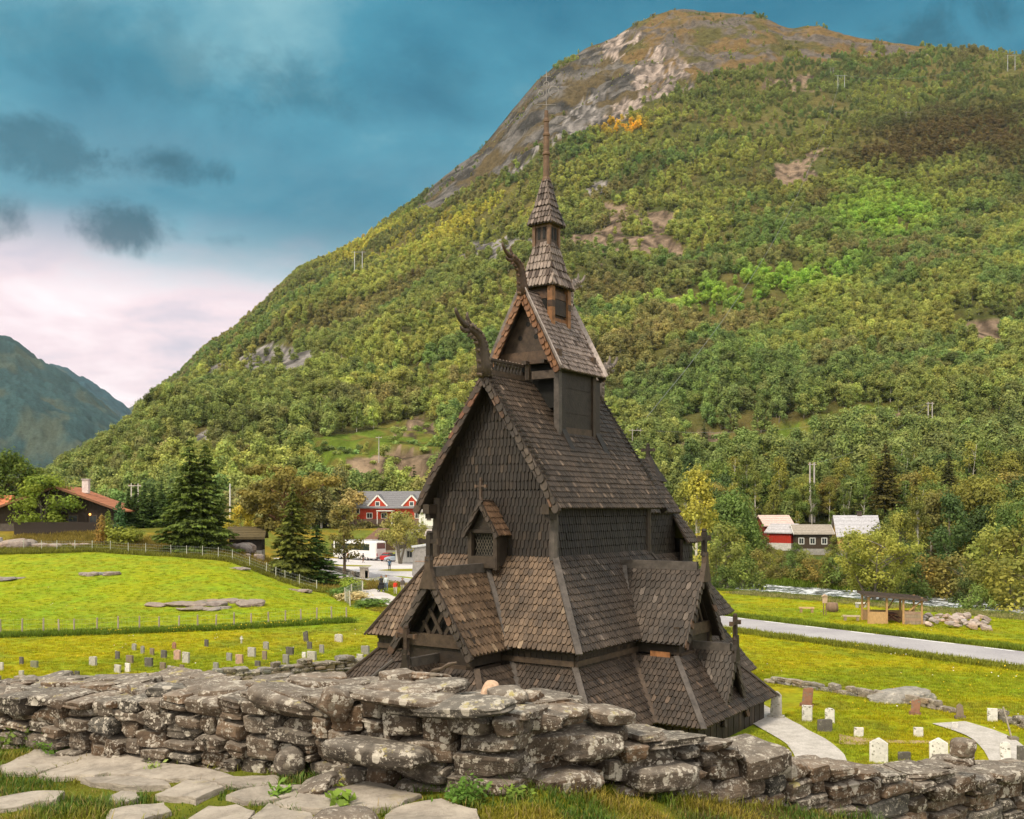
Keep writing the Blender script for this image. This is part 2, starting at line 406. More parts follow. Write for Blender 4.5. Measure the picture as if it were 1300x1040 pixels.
for side in (2.75, -2.75):     # dashed edge lines
    run = 0.0
    for i in range(len(P) - 1):
        L_ = np.linalg.norm(P[i + 1] - P[i]); run += L_
        if run % 4.5 > 2.4: continue
        a, b_ = P[i] + NN[i] * side, P[i + 1] + NN[i + 1] * side
        w2 = NN[i] * .11
        mb.add([(a[0] - w2[0], a[1] - w2[1], .041), (b_[0] - w2[0], b_[1] - w2[1], .041), (b_[0] + w2[0], b_[1] + w2[1], .041), (a[0] + w2[0], a[1] + w2[1], .041)], [(0, 1, 2, 3)], (.8, .8, .8))
tag(mb.build('road_markings', M['paint']), kind='structure')
V, Q, _, _ = strip(FOOT, 3.2, dz=.05, seg=1.5, wob=.35)
tag(link('footpath', npmesh('footpath', V, Q, smooth_=True), M['gravel']), kind='structure')
def flat_poly(name, pts, z, mat, wob=.0):
    """irregular flat patch; the outline is roughened so that it has no ruler edges"""
    P = np.array(pts, float); out_ = []
    for a, b_ in zip(P, np.roll(P, -1, 0)):
        n = max(2, int(np.linalg.norm(b_ - a) / 1.2))
        for k in range(n): out_.append(a + (b_ - a) * k / n)
    out_ = np.array(out_); out_ += (np.stack([fbm(out_[:, 0] * .7, out_[:, 1] * .7, 5, 3), fbm(out_[:, 0] * .7, out_[:, 1] * .7, 8, 3)], 1) - .5) * wob
    bm = bmesh.new(); vs = [bm.verts.new((p[0], p[1], z)) for p in out_]; bm.faces.new(vs); bmesh.ops.triangulate(bm, faces=bm.faces[:])
    bmesh.ops.recalc_face_normals(bm, faces=bm.faces[:])
    for f in bm.faces:
        if f.normal.z < 0: f.normal_flip()
    me = bpy.data.meshes.new(name); bm.to_mesh(me); bm.free()
    return tag(link(name, me, mat), kind='structure')
def pxd(L_): return [((p - 650) / F * d, d) for p, d in L_]
M['lot'] = surf_mat('car_park_gravel', (.47, .44, .45), (.56, .53, .53), .12, .95, .2, 5)
flat_poly('car_park', pxd([(405, 172), (430, 160), (452, 149), (500, 140), (560, 134), (640, 128), (690, 150), (680, 186), (600, 190), (520, 190), (440, 192), (395, 190)]), .02, M['lot'], 2.0)
M['verge'] = surf_mat('verge_grass', (.20, .19, .015), (.26, .22, .02), .6, .95, .5, 8)
flat_poly('grass_verge', pxd([(480, 153), (500, 150.5), (540, 150), (590, 149), (590, 155), (530, 157), (495, 156)]), .045, M['verge'], 1.6)
flat_poly('grass_verge', pxd([(405, 166), (428, 163.5), (470, 163), (474, 165.5), (430, 168.5), (410, 171)]), .045, M['verge'], 1.6)
# churchyard slab path on the right
V, Q, _, _ = strip(pxd([(935, 50), (960, 46.5), (990, 43.6), (1030, 40.4), (1055, 36), (1075, 31)]), 1.9, dz=.05, seg=.8, wob=.25)
tag(link('slab_path', npmesh('slab_path', V, Q), M['slab']), kind='structure')
V, Q, _, _ = strip(pxd([(1205, 44.4), (1225, 43.6), (1255, 42), (1275, 40), (1290, 37), (1310, 33)]), 1.7, dz=.05, seg=.8, wob=.25)
tag(link('slab_path', npmesh('slab_path', V, Q), M['slab']), kind='structure')
M['soil'] = surf_mat('bare_soil', (.30, .20, .12), (.38, .27, .17), 2, .95, .4, 20)
flat_poly('soil_path', pxd([(1066, 40.4), (1085, 40.2), (1130, 40.6), (1200, 40.4), (1240, 40.7), (1240, 41.1), (1180, 40.9), (1120, 41.2), (1085, 41.6), (1066, 42.2)]), .03, M['soil'], .25)
# river
m, nt, N = mat_new('river_water'); L = nt.links.new
out = N('ShaderNodeOutputMaterial'); b = N('ShaderNodeBsdfPrincipled', i_Roughness=.12); L(b.outputs[0], out.inputs[0])
tc = N('ShaderNodeTexCoord'); n1 = N('ShaderNodeTexNoise', i_Scale=.8, i_Detail=7.0, i_Roughness=.7, i_Distortion=.8); L(tc.outputs['Object'], n1.inputs['Vector'])
r = ramp(N, n1.outputs[0], L, [(.40, (.05, .06, .065)), (.50, (.16, .17, .18)), (.56, (.72, .74, .76))]); L(r.outputs[0], b.inputs['Base Color'])
r2 = ramp(N, n1.outputs[0], L, [(.46, (.1, .1, .1)), (.56, (.8, .8, .8))]); L(r2.outputs[0], b.inputs['Roughness'])
bp = N('ShaderNodeBump', i_Strength=.7, i_Distance=.25); L(n1.outputs[0], bp.inputs['Height']); L(bp.outputs[0], b.inputs['Normal'])
V, Q, _, _ = strip(RIVER, 13.0, z=-.34, seg=1.0)
V[:, 2] += (fbm(V[:, 0] * .6, V[:, 1] * .6, 2, 3) - .5) * .3
tag(link('river', npmesh('river', V, Q, smooth_=True), m), kind='structure')

# ---------------------------------------------------------------- the mountain
SIL = [(-400, 640), (0, 628), (60, 606), (100, 585), (140, 560), (170, 537), (200, 500), (230, 480), (260, 445), (300, 420), (340, 385), (380, 345), (420, 325), (460, 305), (500, 275), (540, 245), (580, 212), (610, 190),
       (630, 165), (650, 140), (680, 105), (710, 82), (740, 65), (780, 48), (810, 30), (850, 15), (880, 13), (900, 18), (930, 17), (965, 20), (1000, 35), (1040, 32), (1080, 45), (1130, 55), (1200, 62), (1300, 70), (1450, 85), (1900, 130)]
def ridge(px):
    py = np.interp(px, [s[0] for s in SIL], [s[1] for s in SIL])
    Rd = np.interp(px, [0, 200, 300, 500, 650, 760, 870, 1000, 1150, 1300, 1900], [1150, 1120, 1080, 1150, 1230, 1290, 1300, 1240, 1180, 1130, 1100])
    return Rd, ZC + (HY - py) * Rd / F
def mount_z(px, d, noise_=True):
    Rd, zR = ridge(px)
    q = np.clip((d - 355) / (Rd - 355), 0, 1.3)
    z0 = np.interp(d, [170, 190, 235, 300, 355], [-6, -1.5, 7, 24, 37]); low = np.minimum(1, np.maximum(zR, 5) / 130); z0 = z0 * np.where(z0 > 0, low, 1)
    zf = 37 * low + (zR - 37 * low) * (q + .10 * np.sin(q * math.pi) * (.3 + .7 * smooth(px, 450, 850)) * -1)
    z = np.where(d < 355, z0, zf)
    back = np.clip(d - Rd, 0, None); z = np.where(back > 0, zR - back * .55, z)
    if noise_:
        x = (px - 650) / F * d; y = d
        A = smooth(d, 200, 480) * (1 - .72 * smooth(q, .8, 1.0))
        big = fbm(x / 130, y / 130, 51, 4) - .5
        rid = 1 - np.abs(fbm(x / 60 + y / 200, y / 90, 57, 4) * 2 - 1)
        z = z + A * (30 * big + 12 * (rid - .7)) + smooth(d, 200, 260) * 3.0 * (fbm(x / 14, y / 14, 61, 4) - .5)
        # low rock ledges above the valley floor
        led = fbm(x / 40, y / 25, 66, 3); z = z + smooth(led, .5, .54) * 3.2 * smooth(d, 236, 262) * (1 - smooth(d, 370, 420))
        # terraced crag under the summit
        up_ = smooth(q, .6, .8) * (1 - smooth(q, .97, 1.0)) * smooth(px, 520, 620); z = z + up_ * (9 * (fbm(x / 16, y / 16, 77, 4) - .5) + 10 * (1 - np.abs(fbm(x / 34 + y / 50, y / 26, 79, 4) * 2 - 1) - .7))
        cz = smooth(px, 560, 640) * (1 - smooth(px, 860, 930)) * smooth(q, .52, .68) * (1 - smooth(q, .93, 1))
        z = z + cz * 16 * (1 - np.abs(fbm(x / 45 - y / 70, y / 28, 71, 5) * 2 - 1) - .6)
    return z
def vis_py(px, d, z): return HY - F * (z - ZC) / d
def poly_in(px, py, poly):
    ins = np.zeros(np.shape(px), bool); n = len(poly)
    for i in range(n):
        x1, y1 = poly[i]; x2, y2 = poly[(i + 1) % n]
        if y1 == y2: continue
        c = ((y1 > py) != (y2 > py)) & (px < (x2 - x1) * (py - y1) / (y2 - y1) + x1); ins ^= c
    return ins
# bare places on the flank: each is an area of the mountain (bearing and elevation as seen from the churchyard)
SUMMIT = [(500, 300), (545, 272), (620, 222), (690, 192), (760, 166), (815, 134), (885, 108), (930, 92), (1010, 60), (1100, 52), (1010, 20), (850, 0), (640, 120), (540, 240)]
HEATH = [(830, 120), (885, 105), (940, 92), (1010, 70), (1110, 66), (1200, 72), (1100, 40), (1000, 20), (850, 0), (790, 40), (800, 90)]
CRAGS = [([(780, 130), (800, 118), (830, 66), (850, 70), (885, 92), (870, 118), (815, 140), (770, 150)], 'pale', .62), ([(765, 66), (808, 32), (812, 44), (785, 70)], 'pale', .9), ([(640, 240), (700, 170), (760, 120), (770, 150), (700, 190), (640, 215)], 'grey', .8),
         ([(575, 322), (600, 308), (650, 300), (690, 310), (690, 326), (580, 334)], 'grey', 1.0), ([(720, 330), (745, 285), (800, 255), (850, 280), (860, 320), (830, 340), (760, 345)], 'brown', .75), ([(700, 300), (740, 290), (740, 320), (700, 325)], 'brown', .6),
         ([(985, 215), (1010, 205), (1055, 192), (1050, 205), (1010, 235), (985, 240)], 'brown', 1.0), ([(735, 236), (770, 230), (765, 248), (735, 255)], 'grey', .8), ([(960, 110), (1040, 100), (1040, 116), (960, 120)], 'brown', .7),
         ([(302, 456), (345, 440), (396, 446), (398, 476), (352, 506), (314, 502)], 'grey', 1.15), ([(258, 468), (280, 456), (296, 466), (294, 500), (264, 496)], 'grey', 1.0), ([(300, 480), (330, 480), (322, 505), (305, 500)], 'brown', .7), ([(390, 470), (410, 452), (440, 455), (410, 476)], 'brown', .6),
         ([(234, 572), (310, 508), (318, 520), (268, 568), (244, 584)], 'scree', 1.2), ([(1215, 425), (1262, 400), (1284, 410), (1276, 450), (1240, 445)], 'brown', .9), ([(820, 330), (860, 318), (870, 334), (830, 342)], 'brown', .7), ([(830, 368), (880, 372), (870, 395), (838, 392)], 'brown', .6),
         ([(470, 585), (500, 560), (565, 575), (575, 610), (540, 636), (480, 634), (445, 618)], 'ledge', .82), ([(420, 590), (470, 578), (470, 612), (425, 610)], 'ledge', .6), ([(500, 540), (545, 520), (560, 560), (500, 562)], 'ledge', .3),
         ([(1040, 545), (1080, 535), (1180, 522), (1180, 548), (1120, 556), (1050, 562)], 'ledge', .8), ([(860, 560), (920, 552), (920, 572), (860, 576)], 'ledge', .7), ([(1230, 540), (1262, 538), (1260, 556), (1230, 556)], 'ledge', .8)]
MEADOWS = [[(390, 560), (440, 550), (520, 530), (560, 536), (570, 600), (540, 640), (420, 640), (395, 610)], [(840, 572), (900, 560), (960, 555), (1010, 540), (1070, 520), (1140, 512), (1140, 545), (1060, 560), (1010, 580), (900, 585)], [(1180, 545), (1270, 530), (1270, 545), (1180, 556)],
           [(455, 655), (600, 655), (600, 690), (455, 690)], [(820, 330), (836, 312), (850, 316), (832, 340)]]
def mount_masks(px, py, x, y):
    j = (fbm(x / 35, y / 35, 81, 4) - .5) * 46 * np.clip((640 - py) / 300, .25, 1.0); k = (fbm(x / 35, y / 35, 91, 4) - .5) * 46 * np.clip((640 - py) / 300, .25, 1.0)
    qx, qy = px + j, py + k
    n = fbm(x / 16, y / 16, 95, 4)
    rock = np.zeros(np.shape(px)); kind = np.zeros(np.shape(px), int)
    for poly, kd, amt in CRAGS:
        ins = poly_in(qx, qy, poly) & (n > .62 - amt * .36)
        rock = np.where(ins, 1.0, rock); kind = np.where(ins, dict(pale=1, grey=2, brown=3, scree=4, ledge=5)[kd], kind)
    summit = poly_in(qx, qy, SUMMIT); heath = poly_in(qx, qy, HEATH)
    mead = np.zeros(np.shape(px), bool)
    for p in MEADOWS: mead |= poly_in(qx, qy, p)
    return rock, kind, summit, heath, mead, n
def build_mountain():
    pxs = np.arange(-420, 1900, 3.2); t = np.linspace(0, 1, 330)
    PX, T = np.meshgrid(pxs, t); Rd, _ = ridge(PX)
    D = 178 + (Rd - 178) * T ** 1.25
    bk = np.array([.012, .03, .07, .15, .3, .6]); PXb, TB = np.meshgrid(pxs, bk); Rb, _ = ridge(PXb)
    PX = np.concatenate([PX, PXb]); D = np.concatenate([D, Rb * (1 + TB)])
    Z = mount_z(PX, D); X = (PX - 650) / F * D
    py = vis_py(PX, D, Z)
    rock, kind, summit, heath, mead, n = mount_masks(PX, py, X, D)
    n2 = fbm(X / 5, D / 5, 101, 4); n3 = fbm(X / 60, D / 60, 111, 3)
    c = np.empty(PX.shape + (3,)); A = lambda *q: np.array(q)
    c[:] = A(.110, .105, .032)
    c = c + (A(.115, .095, .032) - c) * smooth(n, .42, .6)[..., None] + (A(.05, .07, .018) - c) * smooth(n3, .5, .62)[..., None] * .6
    st = (.040 + .10 * smooth(fbm(X / 22 + D / 40, D / 12, 121, 5), .42, .66))[..., None]
    srock = st * A(1.0, .90, .84); s_w = (summit & ~heath)
    veg = smooth(fbm(X / 28 + D / 60, D / 20, 131, 4), .47, .60)[..., None]
    sc = srock + (A(.095, .070, .036) - srock) * veg
    c = np.where(s_w[..., None], sc, c)
    hc = A(.150, .096, .040) + (A(.085, .075, .026) - A(.150, .096, .040)) * smooth(fbm(X / 30, D / 30, 133, 4), .42, .60)[..., None]; hr = smooth(fbm(X / 24 + D / 50, D / 15, 137, 5), .52, .60)[..., None]; hc = hc + (A(.115, .095, .082) * (.5 + 1.0 * n2[..., None]) - hc) * hr
    c = np.where(heath[..., None], hc, c)
    mc = A(.115, .165, .022) + (A(.165, .150, .035) - A(.115, .165, .022)) * smooth(n2, .45, .62)[..., None]; c = np.where(mead[..., None], mc, c)
    pal = {1: A(.27, .215, .185), 2: A(.20, .18, .17), 3: A(.19, .135, .095), 4: A(.25, .225, .22), 5: A(.23, .165, .11)}
    sn = smooth(fbm(X / 4.5, D / 9, 141, 4), .3, .7)[..., None]
    for kd, pc in pal.items():
        c = np.where(((kind == kd) & (rock > 0))[..., None], pc * (.35 + 1.0 * sn), c)
    V = np.stack([X, D, Z], -1).reshape(-1, 3); nc = len(pxs); nrw = len(PX)
    i = np.arange(nrw - 1)[:, None] * nc + np.arange(nc - 1)[None]
    Q = np.stack([i, i + 1, i + nc + 1, i + nc], -1).reshape(-1, 4)
    me = npmesh('mountain', V, Q, np.clip(c, .004, 1).reshape(-1, 3), True, 'POINT')
    m, nt, N = mat_new('mountain_side'); L = nt.links.new
    out = N('ShaderNodeOutputMaterial'); b = N('ShaderNodeBsdfPrincipled', i_Roughness=.95); L(b.outputs[0], out.inputs[0]); b.inputs['Specular IOR Level'].default_value = .05
    a = N('ShaderNodeAttribute', attribute_name='col'); tc = N('ShaderNodeTexCoord')
    n1 = N('ShaderNodeTexNoise', i_Scale=.16, i_Detail=9.0, i_Roughness=.72); L(tc.outputs['Object'], n1.inputs['Vector'])
    f = N('ShaderNodeMapRange'); L(n1.outputs[0], f.inputs[0]); f.inputs[1].default_value = .3; f.inputs[2].default_value = .7; f.inputs[3].default_value = .45; f.inputs[4].default_value = 1.5
    cc = mixc(N, L, a.outputs['Color'], f.outputs[0], 1.0, 'MULTIPLY'); L(cc, b.inputs['Base Color'])
    bp = N('ShaderNodeBump', i_Strength=.8, i_Distance=4.0); L(n1.outputs[0], bp.inputs['Height']); L(bp.outputs[0], b.inputs['Normal'])
    tag(link('mountain', me, m), kind='structure')
    M['mountain'] = m
build_mountain()

def far_hill(name, pts, d0, d1, base, col, amp):
    """a ridge across the valley, kilometres away: slope, crest and back"""
    pxs = np.arange(pts[0][0], pts[-1][0], 2.0); t = np.linspace(0, 1, 90); PX, T = np.meshgrid(pxs, t)
    py = np.interp(PX, [p[0] for p in pts], [p[1] for p in pts]); zr = ZC + (HY - py) * d1 / F
    D = d0 + (d1 - d0) * T; X = (PX - 650) / F * D
    Z = -15 + (zr + 15) * T ** .9 + (fbm(X / 260, D / 260, 7, 5) - .5) * amp * (1 - .8 * smooth(T, .8, 1)) * smooth(T, 0, .2)
    bk = np.array([.1, .4]); PXb, TB = np.meshgrid(pxs, bk); zb = ZC + (HY - np.interp(PXb, [p[0] for p in pts], [p[1] for p in pts])) * d1 / F - TB * 600
    Db = d1 * (1 + TB * .4)
    X = np.concatenate([X, (PXb - 650) / F * Db]); D = np.concatenate([D, Db]); Z = np.concatenate([Z, zb])
    n = fbm(X / 90, D / 90, 17, 5); n2 = fbm(X / 30, D / 30, 27, 4)
    Z = Z + (n2 - .5) * 22 + (fbm(X / 12, D / 12, 28, 3) - .5) * 10
    c = np.array(col) * (.55 + .9 * n2[..., None]); c = c + (np.array((.11, .095, .04)) - c) * smooth(n, .5, .66)[..., None] * .35
    nc = len(pxs); i = np.arange(len(PX) + 2 - 1)[:, None] * nc + np.arange(nc - 1)[None]
    me = npmesh(name, np.stack([X, D, Z], -1).reshape(-1, 3), np.stack([i, i + 1, i + nc + 1, i + nc], -1).reshape(-1, 4), np.clip(c, .01, 1).reshape(-1, 3), True, 'POINT')
    tag(link(name, me, M['mountain']), kind='structure')
far_hill('hill', [(-500, 260), (-200, 345), (-60, 400), (0, 428), (20, 436), (45, 456), (80, 476), (98, 489), (131, 515), (150, 529), (167, 542), (190, 566), (260, 610), (330, 640)], 1900, 2900, 0, (.026, .058, .062), 130)  # blue of the distant haze tinted into this hill's colour and the next
far_hill('hill', [(-100, 440), (20, 448), (60, 461), (84, 470), (108, 481), (137, 500), (160, 516), (174, 534), (200, 560), (300, 640)], 3300, 4200, 0, (.018, .055, .075), 160)
far_hill('hill', [(60, 560), (150, 522), (178, 514), (200, 504), (260, 490), (400, 520), (500, 600)], 5200, 6000, 0, (.06, .07, .04), 160)
# ---------------------------------------------------------------- the stave church
# local frame: u along the nave (west gable at u=0), s across (towards the south side), z up
CH = empty('stave_church', (-1.2, 42.1, 0), 0, 'tall dark tarred wooden stave church with tiered shingle roofs, dragon heads and a spire', 'church')
CH.rotation_euler = (0, 0, math.atan2(.829, .559))
def C3(u, s, z): return Vector((u, -s, z))
M['tar'] = attr_mat('tarred_wood', .62, 3.0, .45, .5, 9.0, (1, 1, 1), .35)
M['shingle'] = attr_mat('tarred_shingle', .58, 5.0, .38, .4, 25.0, (1, 1, 1), .4, big=(.55, .38))
M['shadow'] = attr_mat('dark_interior', .9, 2.0, .2, 0)
def pal(lo, hi, extra=None, pe=0.0):
    def f(r):
        if extra and r.random() < pe * .5: a = extra
        else:
            t = .5 * r.random() ** 1.5 + .25 * r.random(); a = tuple(l + (h - l) * t for l, h in zip(lo, hi))
        k = .84 + .22 * r.random(); return tuple(x * k for x in a)
    return f
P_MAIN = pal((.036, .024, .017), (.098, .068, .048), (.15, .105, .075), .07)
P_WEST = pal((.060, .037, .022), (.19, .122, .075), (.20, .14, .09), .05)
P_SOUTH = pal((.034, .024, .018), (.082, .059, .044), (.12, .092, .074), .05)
P_WALL = pal((.014, .0088, .0058), (.034, .0225, .015), (.05, .033, .022), .05)  # gable wall colour darkened for the shade under the verges
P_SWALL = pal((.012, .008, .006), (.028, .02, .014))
P_TUR = pal((.13, .095, .08), (.30, .235, .205), (.07, .045, .032), .15)
P_SPIRE = pal((.14, .10, .08), (.34, .27, .23), (.06, .035, .024), .22)
P_ORANGE = pal((.11, .045, .018), (.30, .135, .05), (.05, .03, .02), .25)
P_VERGE = pal((.034, .024, .018), (.082, .060, .045), (.095, .05, .028), .10)
P_VRED = pal((.034, .023, .016), (.10, .055, .034), (.15, .06, .028), .3)
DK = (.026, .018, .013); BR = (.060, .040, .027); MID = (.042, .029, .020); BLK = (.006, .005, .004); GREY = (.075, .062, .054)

def shingles(mb, TL, TR, BR_, BL, w, expo, p, tip='round', lift=.035, seed=0, slant=0.0, wob=.012):
    TL, TR, BR_, BL = map(Vector, (TL, TR, BR_, BL)); r = random.Random(seed)
    ex = (BR_ - BL)
    if ex.length < 1e-6: ex = TR - TL
    ex = ex.normalized(); up0 = ((TL + TR) / 2 - (BL + BR_) / 2); n = ex.cross(up0).normalized(); ey = n.cross(ex).normalized()
    to2 = lambda P: ((P - BL).dot(ex), (P - BL).dot(ey))
    (x0t, yt), (x1t, yt2), (x1b, yb2), (x0b, yb) = to2(TL), to2(TR), to2(BR_), to2(BL)
    H = (yt + yt2) / 2
    e = lambda a, b, t: a + (b - a) * t
    rows = max(1, int(round(H / expo))); ee = H / rows
    for k in range(rows):
        y0 = k * ee; tm = min(1, (y0 + ee * .5) / H); xl = e(x0b, x0t, tm); xr = e(x1b, x1t, tm)
        if xr - xl < w * .25: continue
        n_ = max(1, int(round((xr - xl) / w))); ww = (xr - xl) / n_; off = (.5 if k % 2 else 0.0) if tip == 'point' else (k * .36) % 1.0
        xs = [xl] + [xl + ww * (j + off) for j in range(0 if off > .12 else 1, n_ + 1) if xl + ww * (j + off) < xr - .02] + [xr]
        sag = [wob * 2 * (r.random() - .5) for _ in xs]
        for j in range(len(xs) - 1):
            jt = .016; a, b = xs[j] + jt, xs[j + 1] - jt
            if b - a < .03: continue
            yb_ = y0 - .02 + wob * 3 * (r.random() - .5); ytop = min(H, y0 + ee * 1.35)
            lf = lift * 1.35 * (.8 + .5 * r.random()); d = r.uniform(-.006, .006); wd = b - a; c = (a + b) / 2
            sl = slant * (yb_ / max(H, .1))
            if tip == 'round': bot = [(b, yb_ + .42 * wd), (b - .18 * wd, yb_ + .10 * wd), (c, yb_), (a + .18 * wd, yb_ + .10 * wd), (a, yb_ + .42 * wd)]
            elif tip == 'point': bot = [(b, yb_ + .55 * wd), (c + .06 * wd, yb_ + .02), (c - .06 * wd, yb_ + .02), (a, yb_ + .55 * wd)]
            else: bot = [(b, yb_), (a, yb_)]
            pts = [(a, ytop), (b, ytop)] + bot
            def P3(q, h): return BL + ex * q[0] + ey * q[1] + n * h
            hh = lambda y: .004 + lf * (1 - (y - yb_) / max(.05, ytop - yb_))
            top = [P3(q, hh(q[1]) + (d if q[0] > c else -d)) for q in pts]; m_ = len(pts)
            bo = [P3(q, -.02) for q in pts[1:]] + [P3(pts[0], -.02)]
            vs = top + bo; col = p(r)
            fs = [tuple(range(m_ - 1, -1, -1))]
            for q in range(1, m_):
                q2 = (q + 1) % m_; fs.append((q, q2, m_ + (q2 - 1) % m_, m_ + q - 1))
            mb.add(vs, fs, col)
def slab(mb, TL, TR, BR_, BL, th=.07, col=DK, gap=.03):
    TL, TR, BR_, BL = map(Vector, (TL, TR, BR_, BL)); n = (BR_ - BL).cross(TL - BL)
    if n.length < 1e-6: n = (TR - BR_).cross(TL - BR_)
    n.normalize()
    A = [q - n * gap for q in (BL, BR_, TR, TL)]; B = [q - n * (gap + th) for q in (BL, BR_, TR, TL)]
    mb.add(A + B, [(0, 1, 2, 3), (7, 6, 5, 4), (0, 4, 5, 1), (1, 5, 6, 2), (2, 6, 7, 3), (3, 7, 4, 0)], col)
def roof_face(mb, TL, TR, BR_, BL, w, ex, p, tip='round', seed=0, th=.07, lift=.035):
    slab(mb, TL, TR, BR_, BL, th); shingles(mb, TL, TR, BR_, BL, w, ex, p, tip, lift, seed)
def verge(mb, eave, apex, out_n, width, p, seed, ex=.34, lift=.05, board=True):
    """bargeboard of overlapping scales running up a rake; 'out_n' points out of the gable"""
    eave = Vector(eave); apex = Vector(apex); d = (apex - eave).normalized(); n = Vector(out_n)
    inw = n.cross(d).normalized()
    if inw.z > 0: inw = -inw
    a0, a1 = eave + n * .04, apex + n * .04
    BLv, BRv = a0, a0 + inw * width
    TLv, TRv = a1, a1 + inw * width
    if (BRv - BLv).cross(TLv - BLv).dot(n) < 0: BLv, BRv, TLv, TRv = BRv, BLv, TRv, TLv
    slab(mb, TLv, TRv, BRv, BLv, .05, DK, .02)
    shingles(mb, TLv, TRv, BRv, BLv, width * 1.02, ex, p, 'round', lift, seed)
def cross_mesh(h=.95, w=.62, t=.13, col=DK):
    mb = MB(); mb.box((0, 0, h * .42), (t, t, h * .84), col); mb.lathe((0, 0, h * .84), [(t * .5, 0), (t * .62, .05), (t * .55, .12), (0, .15)], 8, col)
    for sg in (-1, 1):
        mb.beam((0, sg * t * .5, h * .60), (0, sg * w * .5, h * .60), t * .8, t * .8, col); mb.box((0, sg * w * .5, h * .60), (t * 1.05, .09, t * 1.15), (col[0] * 1.8, col[1] * 1.7, col[2] * 1.6))
    mb.lathe((0, 0, -.05), [(t * .95, 0), (t * .7, .14), (t * .5, .2)], 8, col)
    return mb
def dragon(name, u, s, z, sg, k, col=(.065, .046, .033)):
    """curled dragon-head finial: sg = -1 leans west, +1 east"""
    mb = MB(); q = lambda a, b: C3(u + sg * a * k, s, z + b * k)
    path = [(-.05, -.5), (.02, 0), (.10, .42), (.20, .78), (.40, 1.08), (.66, 1.26), (.95, 1.34), (1.22, 1.42)]
    pts = [q(*p) for p in path]; mb.tube(pts, [r * k for r in (.33, .32, .29, .27, .25, .23, .21, .17)], 8, col)
    # jaws: the long upper lip curls up, the lower hangs
    mb.tube([q(1.1, 1.40), q(1.45, 1.50), q(1.75, 1.66), q(1.98, 1.92), q(2.02, 2.06)], [r * k for r in (.16, .115, .09, .075, .045)], 7, col)
    mb.tube([q(1.1, 1.32), q(1.32, 1.22), q(1.55, 1.24), q(1.68, 1.36)], [r * k for r in (.14, .11, .075, .04)], 7, col)
    mb.tube([q(.95, 1.36), q(1.08, 1.62), q(1.22, 1.80), (q(1.20, 2.02))], [r * k for r in (.13, .095, .075, .035)], 7, col)   # ear
    mb.tube([q(1.25, 1.5), q(1.27, 1.66)], [.09 * k, .06 * k], 6, col)                                                # brow
    lt = tuple(c * 2.3 for c in col)
    for i in range(13):       # jagged mane cut into the back of the neck, scalloped throat
        t = i / 12; j = min(int(t * 6.99), 6); f = t * 7 - j; a = Vector(pts[j]).lerp(Vector(pts[min(j + 1, 7)]), f); d = (Vector(pts[min(j + 1, 7)]) - Vector(pts[j])).normalized(); nn = Vector((-d.z, 0, d.x)) * (1 if sg < 0 else -1)
        hh = (.40 if i % 2 else .56) * k * (1 - .36 * t); mb.prism([a + nn * .16 * k + d * .13 * k, a + nn * .16 * k - d * .10 * k, a + nn * hh + d * .16 * k], (0, -.07 * k, 0), (0, .07 * k, 0), lt if i % 2 == 0 else col)
        mb.prism([a - nn * .14 * k + d * .09 * k, a - nn * .14 * k - d * .09 * k, a - nn * .44 * k * (1 - .36 * t)], (0, -.06 * k, 0), (0, .06 * k, 0), col if i % 2 else lt)
    for i in range(16):       # carved crest of small knobs down neck and back
        t = i / 15; j = min(int(t * 6.99), 6); f = t * 7 - j; a = Vector(pts[j]).lerp(Vector(pts[min(j + 1, 7)]), f)
        mb.lathe(a + Vector((-sg * .06 * k, -.30 * k, .04 * k)) * (1 - .36 * t), [(0, -.08), (.08 * k, 0), (0, .09)], 6, lt if i % 2 else col)
        mb.lathe(a + Vector((-sg * .05 * k, .30 * k, .04 * k)) * (1 - .36 * t), [(0, -.08), (.08 * k, 0), (0, .09)], 6, col if i % 2 else lt)
    return mb.build(name, M['tar'], CH, True)

# ---- nave roof and walls -------------------------------------------------
U0, U1, HW, ZE, ZR_ = 0.0, 10.0, 3.74, 9.6, 15.33
# gentle kick at the eaves: two pitches per slope
KZ, KH = ZE + 1.1, HW - .62
mb = MB()
for sg in (1, -1):
    E0, E1, K0, K1, R0, R1 = C3(U0, sg * HW, ZE), C3(U1, sg * HW, ZE), C3(U0, sg * KH, KZ), C3(U1, sg * KH, KZ), C3(U0, 0, ZR_), C3(U1, 0, ZR_)
    if sg > 0:
        roof_face(mb, R0, R1, K1, K0, .165, .275, P_MAIN, 'round', 1, .08); roof_face(mb, K0, K1, E1, E0, .165, .275, P_MAIN, 'round', 2, .08)
    else:
        roof_face(mb, R1, R0, K0, K1, .165, .275, P_MAIN, 'round', 3, .08); roof_face(mb, K1, K0, E0, E1, .165, .275, P_MAIN, 'round', 4, .08)
main_roof = mb.build('nave_roof', M['shingle'], CH)
for sg in (1, -1):
    for (uu, nn) in ((U0, -1), (U1, 1)):
        mb = MB(); K = C3(uu, sg * KH, KZ + .05); verge(mb, C3(uu, sg * (HW + .08), ZE - .1), K, C3(nn, 0, 0), .36, P_VRED if sg < 0 else P_VERGE, 11 + sg + nn); verge(mb, K, C3(uu, 0, ZR_ + .1), C3(nn, 0, 0), .36, P_VRED if sg < 0 else P_VERGE, 31 + sg + nn)
        # small battens on top of the verge
        for t in np.linspace(.02, .98, 22):
            p = K.lerp(C3(uu, 0, ZR_ + .1), t); mb.box(p + C3(-nn * .12, sg * .05, .05), (.34, .07, .05), MID)
        mb.build('bargeboard', M['shingle'], CH)
NB = 7.55; WU0, WU1, WS = .7, 9.3, 3.05
mb = MB(); zz = lambda s: ZR_ - .15 - (ZR_ - ZE) / HW * s if s < KH else 0
